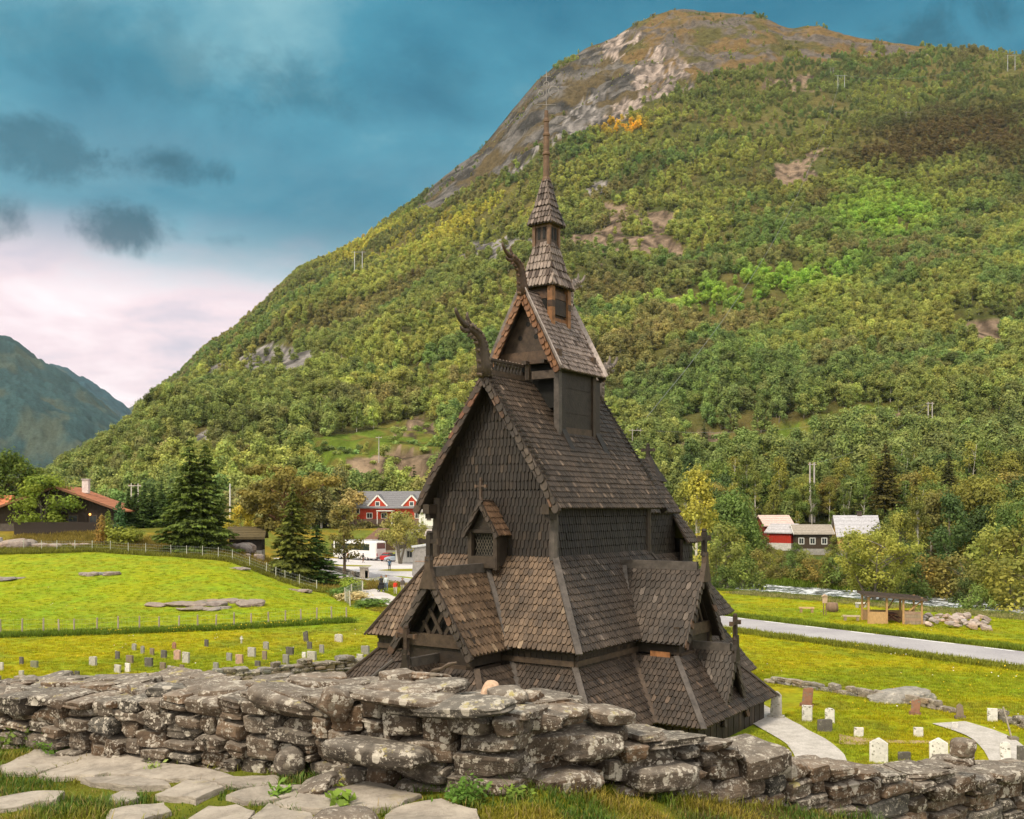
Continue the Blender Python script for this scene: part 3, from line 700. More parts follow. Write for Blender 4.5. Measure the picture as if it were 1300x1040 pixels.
for (uu, sg) in ((WU0, -1), (WU1, 1)):
    a, b = (C3(uu, -WS, NB), C3(uu, WS, NB)) if sg < 0 else (C3(uu, WS, NB), C3(uu, -WS, NB))
    mz = 10.35
    ta, tb = a.copy(), b.copy(); ta.z = tb.z = mz
    slab(mb, ta, tb, b, a, .12); shingles(mb, ta, tb, b, a, .19, .36, P_WALL, 'point', .035, 41 + sg)
    ap = C3(uu, 0, ZR_ - .2); slab(mb, ap, ap, tb, ta, .12); shingles(mb, ap, ap, tb, ta, .19, .36, P_WALL, 'point', .035, 44 + sg)
for sg in (1, -1):
    a, b = (C3(WU0, WS, NB), C3(WU1, WS, NB)) if sg > 0 else (C3(WU1, -WS, NB), C3(WU0, -WS, NB))
    ta, tb = a.copy(), b.copy(); ta.z = tb.z = 10.2
    slab(mb, ta, tb, b, a, .12); shingles(mb, ta, tb, b, a, .19, .34, P_SWALL, 'point', .045, 47 + sg)
mb.build('nave_wall', M['shingle'], CH)
for s in (1, -1):
    for u in (WU0, WU1):
        mb = MB(); mb.lathe(C3(u, s * WS, NB - .1), [(.20, 0), (.19, 2.6)], 10, GREY if s > 0 and u == WU0 else MID); mb.build('corner_post', M['tar'], CH)
for s in (1, -1):
    mb = MB(); mb.box(C3(WU0 - .32, s * 3.1, ZE - .05), (.85, .34, .42), MID); mb.box(C3(WU0 - .32, s * 3.1, ZE - .36), (.6, .26, .22), DK)
    mb.build('eave_bracket', M['tar'], CH)
# little peep holes high on the south wall
mb = MB()
for u in (1.9, 3.1, 4.4, 6.9, 8.0):
    pass
# carved crest on the ridge, between the dragon and the turret
mb = MB(); mb.box(C3(1.55, 0, ZR_ + .06), (3.0, .16, .22), BR); mb.box(C3(1.6, 0, ZR_ + .62), (2.9, .12, .10), MID)
for i in range(11):
    u = .35 + i * .25; mb.tube([C3(u - .09, 0, ZR_ + .15), C3(u, 0, ZR_ + .4), C3(u + .09, 0, ZR_ + .62)], .045, 5, (.05, .036, .026)); mb.tube([C3(u + .09, 0, ZR_ + .15), C3(u, 0, ZR_ + .4), C3(u - .09, 0, ZR_ + .62)], .045, 5, (.05, .036, .026))
    mb.lathe(C3(u + .12, 0, ZR_ + .66), [(.0, -.05), (.06, 0), (0, .07)], 6, (.16, .12, .095))
mb.build('ridge_crest', M['tar'], CH)
mb = MB(); mb.box(C3(8.4, 0, ZR_ + .06), (3.0, .16, .22), BR); mb.build('ridge_board', M['tar'], CH)
dragon('dragon_head', .05, 0, ZR_ + .35, -1, 1.0); dragon('dragon_head', 9.95, 0, ZR_ + .1, 1, 1.0, (.12, .095, .078))

# ---- gabled window on the west gable ---------------------------------------
mb = MB(); a = .78
for sg in (1, -1):
    ap0, ap1, e0, e1 = C3(-.25, 0, 9.95), C3(WU0, 0, 9.95), C3(-.25, sg * .95, 8.45), C3(WU0, sg * .95, 8.45)
    roof_face(mb, *((ap0, ap1, e1, e0) if sg > 0 else (ap1, ap0, e0, e1)), .19, .30, pal((.09, .05, .028), (.20, .12, .075)), 'round', 60 + sg, .06)
    verge(mb, C3(-.27, sg * .97, 8.42), C3(-.27, 0, 9.98), C3(-1, 0, 0), .2, pal((.035, .024, .017), (.07, .047, .034)), 62 + sg, .28, .03)
wr = mb.build('window_roof', M['shingle'], CH)
mb = MB()
for sg in (1, -1):
    mb.box(C3(-.02, sg * .66, 7.85), (.2, .2, 1.7), MID); mb.box(C3(.36, sg * .68, 7.95), (.72, .10, 1.5), DK)
mb.box(C3(-.02, 0, 7.32), (.22, 1.4, .5), MID); mb.box(C3(-.02, 0, 8.62), (.16, 1.3, .14), DK); mb.prism([C3(.02, -.7, 8.5), C3(.02, .7, 8.5), C3(.02, 0, 9.75)], (0, 0, 0), C3(.08, 0, 0), DK)
mb.build('window_frame', M['tar'], CH)
mb = MB()
for k in range(-8, 9):
    for d in (1, -1):
        s0 = k * .14; pts = []
        for z in np.linspace(7.55, 8.55, 9):
            s_ = s0 + d * (z - 8.05) * .55
            if abs(s_) < .56: pts.append(C3(.16, s_, z))
        if len(pts) > 1: mb.tube([pts[0], pts[-1]], .014, 4, (.10, .085, .065))
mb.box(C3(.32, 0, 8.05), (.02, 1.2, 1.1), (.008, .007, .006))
mb.build('window_lattice', M['tar'], CH)
x = cross_mesh(.95, .5, .11, (.07, .045, .032)).build('cross', M['tar'], wr); x.location = C3(-.2, 0, 9.95)

# ---- aisle roof (hipped skirt) ------------------------------------------------
AU0, AU1, AS, AE, AT = -1.35, 11.35, 5.42, 4.04, 7.62
mb = MB(); iu0, iu1, is_ = WU0 + .02, WU1 - .02, WS + .02
west = (C3(iu0, -is_, AT), C3(iu0, is_, AT), C3(AU0, AS, AE), C3(AU0, -AS, AE))
south = (C3(iu0, is_, AT), C3(iu1, is_, AT), C3(AU1, AS, AE), C3(AU0, AS, AE))
east = (C3(iu1, is_, AT), C3(iu1, -is_, AT), C3(AU1, -AS, AE), C3(AU1, AS, AE))
north = (C3(iu1, -is_, AT), C3(iu0, -is_, AT), C3(AU0, -AS, AE), C3(AU1, -AS, AE))
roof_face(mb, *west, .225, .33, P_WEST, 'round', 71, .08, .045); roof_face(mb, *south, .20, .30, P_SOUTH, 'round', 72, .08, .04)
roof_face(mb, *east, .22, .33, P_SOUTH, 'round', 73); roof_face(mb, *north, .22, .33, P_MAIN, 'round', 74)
aisle = mb.build('aisle_roof', M['shingle'], CH)
for (a, b, cc) in ((west[1], west[2], GREY), (west[0], west[3], BR), (south[1], south[2], GREY), (east[1], east[2], BR)):
    mb = MB(); d = (b - a).normalized(); mb.beam(a + d * .05 + Vector((0, 0, .06)), b + d * .12 + Vector((0, 0, .06)), .27, .09, cc); mb.build('hip_board', M['tar'], CH)
mb = MB()   # aisle wall under the eaves: posts, rails and dark boards
wu0, wu1, ws = AU0 + .40, AU1 - .40, AS - .40
for (a, b) in ((C3(wu0, -ws, 0), C3(wu0, ws, 0)), (C3(wu0, ws, 0), C3(wu1, ws, 0)), (C3(wu1, ws, 0), C3(wu1, -ws, 0)), (C3(wu1, -ws, 0), C3(wu0, -ws, 0))):
    d = (b - a); n = max(2, int(d.length / .28))
    for k in range(n):
        p = a + d * ((k + .5) / n); c = DK if rng.random() < .8 else (.05, .034, .022)
        mb.box(p + Vector((0, 0, 1.4)), (.26, .08, 5.8) if abs(d.x) > abs(d.y) else (.08, .26, 5.8), c)
    for z, h in ((3.95, .2), (3.55, .22)):
        mb.beam(a + Vector((0, 0, z)), b + Vector((0, 0, z)), .2, h, BR if z < 3.9 else DK)
mb.build('aisle_wall', M['tar'], CH)

# ---- gallery (lowest skirt), with its bulges round the porches -----------------
GT, GZ = 3.35, 1.05; K = 2.1
def skirt(mb, inner, p_list, wd, ex, seed, T=GT, B=GZ, k=K, hips=None):
    """inner: corner points (u,s) listed anticlockwise seen from above in the u,s frame, so that outside lies to the right"""
    n = len(inner); outp = []
    for i in range(n):
        (u0, s0), (u1, s1), (u2, s2) = inner[i - 1], inner[i], inner[(i + 1) % n]
        d1 = Vector((u1 - u0, s1 - s0)).normalized(); d2 = Vector((u2 - u1, s2 - s1)).normalized()
        n1 = Vector((d1.y, -d1.x)); n2 = Vector((d2.y, -d2.x)); outp.append((u1 + k * (n1.x + n2.x), s1 + k * (n1.y + n2.y)))
    for i in range(n):
        a, b = inner[i], inner[(i + 1) % n]; oa, ob = outp[i], outp[(i + 1) % n]
        # outside on the right of a->b in (u,s); seen from outside, b is on the ... side
        TL, TR, BRr, BLl = C3(a[0], a[1], T), C3(b[0], b[1], T), C3(ob[0], ob[1], B), C3(oa[0], oa[1], B)
        nn = (BRr - BLl).cross(TL - BLl)
        if nn.z < 0: TL, TR, BRr, BLl = TR, TL, BLl, BRr
        roof_face(mb, TL, TR, BRr, BLl, wd, ex, p_list[i % len(p_list)], 'round', seed + i, .07, .04)
        if hips is not None: hips.append((C3(a[0], a[1], T), C3(oa[0], oa[1], B), i))
    return outp
gi = [(wu0, -ws), (wu0, -2.1), (-3.4, -2.1), (-3.4, 2.1), (wu0, 2.1), (wu0, ws), (3.9, ws), (3.9, 7.05), (8.1, 7.05), (8.1, ws), (wu1, ws), (wu1, -ws), (8.1, -ws), (8.1, -7.05), (3.9, -7.05), (3.9, -ws)]
# orientation: want outside on the right
area = sum(gi[i][0] * gi[(i + 1) % len(gi)][1] - gi[(i + 1) % len(gi)][0] * gi[i][1] for i in range(len(gi)))
if area < 0: gi = gi[::-1]
mb = MB(); hips = []
P_GAL = pal((.032, .022, .016), (.080, .054, .038), (.12, .08, .056), .05)
go = skirt(mb, gi, [P_GAL], .20, .30, 90, hips=hips)
gal = mb.build('gallery_roof', M['shingle'], CH)
for a, b, i in hips:
    mb = MB(); d = (b - a).normalized(); mb.beam(a + Vector((0, 0, .07)), b + d * .1 + Vector((0, 0, .07)), .24, .08, GREY if i % 3 else BR); mb.build('hip_board', M['tar'], CH)
mb = MB()
for i in range(len(go)):
    n0 = len(go); cen = [(gi[j][0] * .22 + go[j][0] * .78, gi[j][1] * .22 + go[j][1] * .78) for j in (i, (i + 1) % n0)]
    a, b = C3(*cen[0], 0), C3(*cen[1], 0); d = b - a; n = max(2, int(d.length / .3)); ang = math.atan2(d.y, d.x)
    for k in range(n):
        p = a + d * ((k + .5) / n); mb.box(p + Vector((0, 0, .05)), (.29, .07 + .03 * (k % 2), 3.0), DK if (k * 7 + i) % 5 else (.05, .034, .024), Matrix.Rotation(ang, 3, 'Z'))
mb.build('gallery_wall', M['tar'], CH)

# ---- porches: gabled dormers on the aisle (west, south, north) ------------------
def porch(origin, dirv, p_roof, lowgable=True):
    """origin: (u,s) at the nave wall; dirv: outward unit vector (u,s)"""
    ox, oy = origin; dx, dy = dirv; px_, py_ = -dy, dx
    Q = lambda f, w_, z: C3(ox + dx * f + px_ * w_, oy + dy * f + py_ * w_, z)
    fr = 4.35; hw = 2.1; apz = 6.98; ez = 3.92; on = C3(dx, dy, 0)
    mb = MB()
    for sg in (1, -1):
        A0, A1, E1, E0 = Q(.3, 0, apz), Q(fr, 0, apz), Q(fr, sg * hw, ez), Q(2.0, sg * hw, ez)
        # the inner edge of the slope dies into the aisle roof along the valley
        q = (A0, A1, E1, E0)
        n = (E1 - E0).cross(A0 - E0)
        if n.z < 0: TL, TR, B1, B0 = A1, A0, E0, E1
        else: TL, TR, B1, B0 = A0, A1, E1, E0
        roof_face(mb, TL, TR, B1, B0, .24, .36, p_roof, 'point', 130 + sg, .08, .04)
    rf = mb.build('porch_roof', M['shingle'], CH)
    for sg in (1, -1):
        mb = MB(); verge(mb, Q(fr, sg * (hw + .06), ez - .08), Q(fr, 0, apz + .1), on, .34, P_VERGE, 140 + sg, .33, .06); mb.build('bargeboard', M['shingle'], rf)
    for sg in (1, -1):   # valley boards
        mb = MB(); mb.beam(Q(.55, sg * .12, apz + .02), Q(2.0, sg * (hw + .12), ez + .02), .20, .10, GREY); mb.build('valley_board', M['tar'], rf)
    mb = MB(); mb.beam(Q(.2, 0, apz + .1), Q(fr - .3, 0, apz + .1), .20, .38, GREY); mb.build('ridge_board', M['tar'], rf)
    mb = MB(); pts = [Q(fr + .03, -.42, apz - .55), Q(fr + .03, -.14, apz + .25), Q(fr + .03, -.12, apz + .72), Q(fr + .03, .12, apz + .72), Q(fr + .03, .14, apz + .25), Q(fr + .03, .42, apz - .55)]
    mb.prism(pts, on * -.1, on * .12, BR); mb.build('gable_cap', M['tar'], rf)
    x = cross_mesh(1.15, .95, .20).build('cross', M['tar'], rf); x.location = Q(fr, 0, apz + .62); x.rotation_euler = (0, 0, 0 if abs(dx) > .5 else R(90))
    # gable wall: lattice, tie beam, boards
    f0 = fr - .5
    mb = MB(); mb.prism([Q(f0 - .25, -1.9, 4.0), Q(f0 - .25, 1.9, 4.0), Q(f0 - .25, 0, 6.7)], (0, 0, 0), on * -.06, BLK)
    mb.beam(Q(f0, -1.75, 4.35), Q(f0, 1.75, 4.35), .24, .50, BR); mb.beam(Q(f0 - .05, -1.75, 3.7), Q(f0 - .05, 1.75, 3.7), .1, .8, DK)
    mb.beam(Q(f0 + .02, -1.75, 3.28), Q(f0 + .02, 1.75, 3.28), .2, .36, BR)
    for sg in (1, -1):
        mb.beam(Q(f0, sg * 1.62, 1.5), Q(f0, sg * 1.62, 4.25), .24, .24, MID); mb.beam(Q(f0, sg * 1.78, 4.3), Q(f0, 0, 6.75), .14, .2, DK)
        side0, side1 = Q(f0, sg * 1.66, 2.6), Q(1.9, sg * 1.66, 2.6)
        for z, c in ((2.6, DK), (3.2, MID), (3.75, DK)): mb.beam(side0 + Vector((0, 0, z - 2.6)), side1 + Vector((0, 0, z - 2.6)), .12, .62 if c is DK else .3, c)
    mb.build('gable_wall', M['tar'], rf)
    mb = MB()
    for k in (-2, -1, 0, 1, 2):
        for d in (1, -1):
            b0 = k * .62; z0, z1 = 4.6, 6.2
            for (za, zb) in ((4.6, 5.1), (5.1, 5.6), (5.6, 6.1)):
                wa, wb = b0 + d * (za - 5.0) * .62, b0 + d * (zb - 5.0) * .62
                lim = lambda z: (6.6 - z) * .62
                if abs(wa) < lim(za) and abs(wb) < lim(zb) + .1: mb.beam(Q(f0 + .03 * d, wa, za), Q(f0 + .03 * d, wb, zb), .06, .15, (.040, .028, .020))
    mb.build('gable_lattice', M['tar'], rf)
    if not lowgable: return
    # small steep gable below, on the gallery
    f1 = 5.75; az, ez2, hw2 = 3.62, .75, 1.42
    mb = MB()
    for sg in (1, -1):
        A0, A1, E1, E0 = Q(f0 + .05, 0, az), Q(f1, 0, az), Q(f1, sg * hw2, ez2), Q(f0 + 2.4, sg * hw2, ez2)
        if (E1 - E0).cross(A0 - E0).z < 0 or (E1 - E0).length < .01:
            TL, TR, B1, B0 = A1, A0, E0, E1
        else: TL, TR, B1, B0 = A0, A1, E1, E0
        E0b = Q(f0 + .4, sg * hw2, ez2)
        q = (A0, A1, E1, E0b) if (E1 - E0b).cross(A0 - E0b).z > 0 else (A1, A0, E0b, E1)
        roof_face(mb, *q, .21, .33, P_SOUTH if p_roof is P_SOUTH else P_MAIN, 'point', 150 + sg, .07, .04)
    lg = mb.build('porch_roof', M['shingle'], CH)
    for sg in (1, -1):
        mb = MB(); verge(mb, Q(f1, sg * (hw2 + .05), ez2 - .1), Q(f1, 0, az + .08), on, .30, P_VERGE, 160 + sg, .33, .05); mb.build('bargeboard', M['shingle'], lg)
    mb = MB(); mb.beam(Q(f0, 0, az + .06), Q(f1 - .2, 0, az + .06), .18, .34, GREY); mb.build('ridge_board', M['tar'], lg)
    mb = MB(); mb.prism([Q(f1 + .03, -.30, az - .5), Q(f1 + .03, -.12, az + .2), Q(f1 + .03, -.1, az + .6), Q(f1 + .03, .1, az + .6), Q(f1 + .03, .12, az + .2), Q(f1 + .03, .30, az - .5)], on * -.1, on * .1, DK); mb.build('gable_cap', M['tar'], lg)
    x = cross_mesh(1.1, .85, .16, (.045, .028, .019)).build('cross', M['tar'], lg); x.location = Q(f1, 0, az + .45); x.rotation_euler = (0, 0, 0 if abs(dx) > .5 else R(90))
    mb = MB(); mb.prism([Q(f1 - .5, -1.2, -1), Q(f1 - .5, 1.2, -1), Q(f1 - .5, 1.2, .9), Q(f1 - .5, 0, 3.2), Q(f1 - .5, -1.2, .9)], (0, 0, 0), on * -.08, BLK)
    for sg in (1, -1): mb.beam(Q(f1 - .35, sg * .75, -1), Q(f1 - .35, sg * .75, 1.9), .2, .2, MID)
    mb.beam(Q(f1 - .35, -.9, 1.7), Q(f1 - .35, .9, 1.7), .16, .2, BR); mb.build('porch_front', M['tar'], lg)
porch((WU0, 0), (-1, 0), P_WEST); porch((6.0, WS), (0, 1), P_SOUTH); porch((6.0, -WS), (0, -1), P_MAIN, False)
# fresh light timber in the south porch, a broken carved board in the west one
mb = MB(); mb.box(C3(4.28, WS + 3.1, 3.35), (.10, .9, .34), (.30, .13, .05)); mb.build('repaired_board', M['tar'], CH)['label'] = 'orange new repair board'
mb = MB(); mb.tube([C3(-3.98, .25, 3.1), C3(-4.0, .5, 3.3), C3(-4.0, .9, 3.42), C3(-4.0, 1.25, 3.62), C3(-4.0, 1.6, 3.72)], [.08, .1, .07, .08, .04], 6, (.11, .08, .06)); mb.build('carved_branch', M['tar'], CH)

# ---- turret riding on the ridge ---------------------------------------------------
T0, T1, TH_, TE, TA = 2.95, 7.05, 1.98, 15.72, 19.44
mb = MB()
for sg in (1, -1):
    R0, R1, E1, E0 = C3(T0, 0, TA), C3(T1, 0, TA), C3(T1, sg * TH_, TE), C3(T0, sg * TH_, TE)
    roof_face(mb, *((R0, R1, E1, E0) if sg > 0 else (R1, R0, E0, E1)), .16, .26, P_TUR, 'round', 170 + sg, .07, .035)
tr = mb.build('turret_roof', M['shingle'], CH)
for sg in (1, -1):
    for uu, nn in ((T0, -1), (T1, 1)):
        mb = MB(); verge(mb, C3(uu, sg * (TH_ + .05), TE - .08), C3(uu, 0, TA + .08), C3(nn, 0, 0), .34, P_ORANGE, 180 + sg + nn, .30, .06); 
        mb.beam(C3(uu - nn * .02, sg * (TH_ + .03), TE + .03), C3(uu - nn * .02, 0, TA + .14), .3, .06, (.30, .25, .23), (-nn * .559, 0, .8)); mb.build('bargeboard', M['shingle'], tr)
TW = 1.55
mb = MB(); lowz = lambda s: ZR_ - (ZR_ - ZE) / HW * s - .3
for uu, nn in ((3.45, -1), (6.55, 1)):
    mb.prism([C3(uu, -1.6, 16.3), C3(uu, 1.6, 16.3), C3(uu, 0, 19.1)], (0, 0, 0), C3(.08 * -nn, 0, 0), (.055, .036, .025))
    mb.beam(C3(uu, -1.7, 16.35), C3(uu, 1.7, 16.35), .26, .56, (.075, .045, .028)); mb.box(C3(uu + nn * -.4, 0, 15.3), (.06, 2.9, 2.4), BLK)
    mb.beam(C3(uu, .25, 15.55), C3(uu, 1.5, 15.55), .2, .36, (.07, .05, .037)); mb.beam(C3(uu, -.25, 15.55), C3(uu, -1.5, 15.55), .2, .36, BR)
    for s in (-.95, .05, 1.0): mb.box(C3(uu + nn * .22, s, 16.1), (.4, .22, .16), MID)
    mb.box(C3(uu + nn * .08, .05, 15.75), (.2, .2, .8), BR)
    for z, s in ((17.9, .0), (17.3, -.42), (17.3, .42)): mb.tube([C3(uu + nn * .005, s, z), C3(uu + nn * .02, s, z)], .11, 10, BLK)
tw = mb.build('turret_gable', M['tar'], CH)
mb = MB()
for sg in (1, -1):
    mb.box(C3(5.0, sg * TW, 14.6), (3.0, .08, 3.9), (.028, .021, .016))
    mb.box(C3(5.0, sg * (TW + .04), 13.05), (2.7, .1, .34), BR)
    for z in (13.9, 15.0): mb.box(C3(5.0, sg * (TW + .035), z), (2.7, .05, .05), DK)
    r_ = random.Random(5)
    for _ in range(26): mb.tube([C3(r_.uniform(3.9, 6.1), sg * (TW + .035), r_.uniform(13.4, 15.4)), C3(r_.uniform(3.9, 6.1), sg * (TW + .05), r_.uniform(13.4, 15.4))][:1] * 1 + [], .01, 4) if False else None
mb.build('turret_wall', M['tar'], CH)
for sg in (1, -1):
    for uu in (3.45, 6.55):
        mb = MB(); b0 = C3(uu, sg * (TW + .02), 12.2); t0 = C3(uu, sg * (TW + .02), 15.9)
        mb.beam(b0, t0, .26, .26, GREY if uu < 5 else MID); mb.build('turret_post', M['tar'], CH)
        mb = MB(); a = C3(uu + .35, sg * (TW + .06), 15.6); b = C3(uu + .35, sg * (TW + .06), 13.1); c_ = C3(uu + .35, sg * (TW + .62), 12.05)
        mb.beam(a, b, .42, .12, DK, (0, -sg, 0)); mb.beam(b, c_, .42, .12, DK, (0, -sg, 0)); mb.build('shingled_brace', M['shingle'], CH)
dragon('dragon_head', 2.98, 0, TA + .1, -1, .78, (.075, .045, .03)); dragon('dragon_head', 7.0, 0, TA + .05, 1, .78, (.19, .15, .125))
# ---- belfry box and the two spire roofs ------------------------------------------
UC = 5.0
mb = MB(); h = .70; mb.box(C3(UC, 0, 18.8), (2 * h - .12, 2 * h - .12, 1.9), (.05, .03, .02))
for uu, ss in ((UC - h, 0), (UC + h, 0), (UC, h), (UC, -h)):
    dm = (.06, 2 * h - .3, .34) if ss == 0 else (2 * h - .3, .06, .34)
    mb.box(C3(uu, ss, 19.35), dm, (.09, .05, .03)); 
    mb.box(C3(uu, ss, 18.15), (dm[0], dm[1], .3), (.17, .075, .03) if ss > 0 else MID)
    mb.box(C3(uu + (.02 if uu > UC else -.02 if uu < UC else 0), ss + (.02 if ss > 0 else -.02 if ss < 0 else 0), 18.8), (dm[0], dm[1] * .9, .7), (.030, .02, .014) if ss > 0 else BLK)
bx = mb.build('belfry', M['tar'], CH)
for a in (1, -1):
    for b in (1, -1):
        mb = MB(); mb.box(C3(UC + a * h, b * h, 18.7), (.26, .26, 2.3), (.22, .105, .045)); mb.box(C3(UC + a * h * 1.04, b * h * 1.04, 17.75), (.2, .2, .5), (.27, .13, .05)); mb.box(C3(UC + a * h * 1.02, b * h * 1.02, 18.9), (.25, .25, .3), (.06, .035, .022))
        mb.build('belfry_post', M['tar'], bx)
def pyramid(name, z0, z1, h0, h1, seed, ex, w_, pp):
    mb = MB(); hm, zm = h1 + (h0 - h1) * .56, z0 + (z1 - z0) * .36
    for i in range(4):
        a0, a1 = R(90 * i + 45), R(90 * i + 135); q = lambda a, h_, z: C3(UC, 0, z) + Vector((math.cos(a) * h_ * 1.4142, math.sin(a) * h_ * 1.4142, 0))
        for (za, zb, ha, hb, sd) in ((z0, zm, h0, hm, 0), (zm, z1, hm, h1, 7)):
            roof_face(mb, q(a1, hb, zb), q(a0, hb, zb), q(a0, ha, za), q(a1, ha, za), w_, ex, pp, 'point', seed + i + sd, .04, .045) if False else roof_face(mb, q(a0, hb, zb), q(a1, hb, zb), q(a1, ha, za), q(a0, ha, za), w_, ex, pp, 'point', seed + i + sd, .04, .045)
    return mb.build(name, M['shingle'], CH)
pyramid('spire_roof', 19.72, 21.95, .98, .36, 200, .36, .185, P_SPIRE)
mb = MB(); mb.box(C3(UC, 0, 22.2), (.80, .80, 1.1), (.055, .036, .026))
for a in (1, -1):
    for b in (1, -1): mb.box(C3(UC + a * .4, b * .4, 22.25), (.15, .15, 1.1), (.15, .085, .05))
    for k in (-.14, .14):
        mb.box(C3(UC + a * .405, k, 22.3), (.03, .13, .6), BLK); mb.box(C3(UC + k, a * .405, 22.3), (.13, .03, .6), BLK)
    mb.box(C3(UC + a * .41, 0, 22.65), (.06, .7, .2), (.12, .075, .05)); mb.box(C3(UC, a * .41, 22.65), (.7, .06, .2), (.12, .075, .05))
mb.build('spire_lantern', M['tar'], CH)
pyramid('spire_roof', 22.66, 25.0, .66, .10, 220, .33, .17, pal((.09, .062, .05), (.27, .205, .17), (.05, .032, .022), .25))
mb = MB(); wc = (.13, .075, .042)
mb.lathe(C3(UC, 0, 24.75), [(.22, 0), (.2, .12), (.16, .2), (.15, .9), (.15, 1.2), (.19, 1.24), (.19, 1.32), (.15, 1.36), (.14, 2.1), (.17, 2.13), (.17, 2.22), (.13, 2.26), (.11, 2.75), (.14, 2.78), (.13, 2.88), (.10, 2.95), (.09, 3.3), (0, 3.32)], 10, wc)
sp = mb.build('spire_pole', M['tar'], CH)
mb = MB(); mb.tube([C3(UC, 0, 28.0), C3(UC, 0, 29.35)], .022, 6, (.2, .18, .17))
# openwork weathercock
def ring(c, r_, th, nn=14): mb.tube([c + Vector((math.cos(a) * r_ * .559, math.cos(a) * r_ * -.829, math.sin(a) * r_)) for a in np.linspace(0, 2 * math.pi, nn + 1)], th, 5, (.24, .22, .21))
ring(C3(UC + .2, .28, 28.95), .24, .025); ring(C3(UC - .16, -.2, 28.85), .13, .022); ring(C3(UC, 0, 29.3), .12, .022)
mb.tube([C3(UC - .3, -.35, 28.3), C3(UC + .3, .35, 28.35)], .025, 5, (.22, .20, .19)); mb.tube([C3(UC, 0, 29.4), C3(UC, 0, 29.9)], .02, 5, (.3, .28, .27)); mb.tube([C3(UC - .12, -.15, 29.65), C3(UC + .12, .15, 29.65)], .02, 5, (.3, .28, .27))
mb.build('weathervane', attr_mat('iron', .5, 5, .3, 0, metal=.3), sp)

# ---- chancel and apse, behind ------------------------------------------------------
CU1 = 15.6
mb = MB()
for sg in (1, -1):
    R0, R1, E1, E0 = C3(9.4, 0, 12.3), C3(CU1, 0, 12.3), C3(CU1, sg * 1.98, 9.35), C3(9.4, sg * 1.98, 9.35)
    roof_face(mb, *((R0, R1, E1, E0) if sg > 0 else (R1, R0, E0, E1)), .2, .3, P_MAIN, 'round', 240 + sg)
cr = mb.build('chancel_roof', M['shingle'], CH)
x = cross_mesh(1.0, .7, .16).build('cross', M['tar'], cr); x.location = C3(CU1, 0, 12.2)
mb = MB(); mb.box(C3(12.5, 0, 7.5), (6.0, 3.1, 4.4), BLK); shingles(mb, C3(9.2, 1.6, 9.6), C3(15.6, 1.6, 9.6), C3(15.6, 1.6, 6.0), C3(9.2, 1.6, 6.0), .2, .34, P_SWALL, 'point', .03, 231); mb.prism([C3(CU1 - .3, -1.6, 9.6), C3(CU1 - .3, 1.6, 9.6), C3(CU1 - .3, 0, 12.0)], (0, 0, 0), C3(-.1, 0, 0), DK); mb.build('chancel_wall', M['tar'], CH)
mb = MB()
for sg in (1, -1):
    q = (C3(11.3, sg * 1.6, 7.2), C3(17, sg * 1.6, 7.2), C3(17.0, sg * 4.0, AE), C3(11.3, sg * 4.0, AE))
    roof_face(mb, *(q if sg > 0 else (q[1], q[0], q[3], q[2])), .2, .3, P_SOUTH, 'round', 250 + sg)
    q = (C3(11.4, sg * 3.6, GT), C3(17, sg * 3.6, GT), C3(17.0, sg * 5.7, GZ), C3(11.4, sg * 5.7, GZ))
    roof_face(mb, *(q if sg > 0 else (q[1], q[0], q[3], q[2])), .2, .3, P_SOUTH, 'round', 255 + sg)
mb.build('chancel_aisle_roof', M['shingle'], CH)
mb = MB(); mb.box(C3(14.1, 0, 1.4), (5.6, 7.0, 5.2), DK); mb.box(C3(14.2, 0, -.2), (5.4, 10, 2.4), DK); mb.build('chancel_aisle_wall', M['tar'], CH)
mb = MB(); ac = C3(15.7, 0, 0); nseg = 12
for i in range(nseg):
    a0, a1 = R(-105 + 210 * i / nseg), R(-105 + 210 * (i + 1) / nseg)
    q = lambda a, r_, z: ac + Vector((math.cos(a) * r_, math.sin(a) * r_, z))
    roof_face(mb, q(a0, .9, 10.3), q(a1, .9, 10.3), q(a1, 2.75, 7.75), q(a0, 2.75, 7.75), .22, .3, P_MAIN, 'round', 260 + i, .05)
    slab(mb, q(a0, 2.35, 7.9), q(a1, 2.35, 7.9), q(a1, 2.35, 3.5), q(a0, 2.35, 3.5), .1, DK); shingles(mb, q(a0, 2.35, 7.9), q(a1, 2.35, 7.9), q(a1, 2.35, 3.5), q(a0, 2.35, 3.5), .22, .34, P_SWALL, 'point', .03, 280 + i)
    roof_face(mb, q(a0, 2.4, 6.6), q(a1, 2.4, 6.6), q(a1, 4.6, 4.0), q(a0, 4.6, 4.0), .22, .3, P_SOUTH, 'round', 290 + i, .05)
mb.build('apse', M['shingle'], CH)
mb = MB(); mb.lathe(ac + Vector((0, 0, 10.2)), [(.85, 0), (.8, .8), (1.05, .85), (.5, 1.6), (.08, 2.4), (0, 2.5)], 10, DK); ap_t = mb.build('apse_turret', M['tar'], CH)
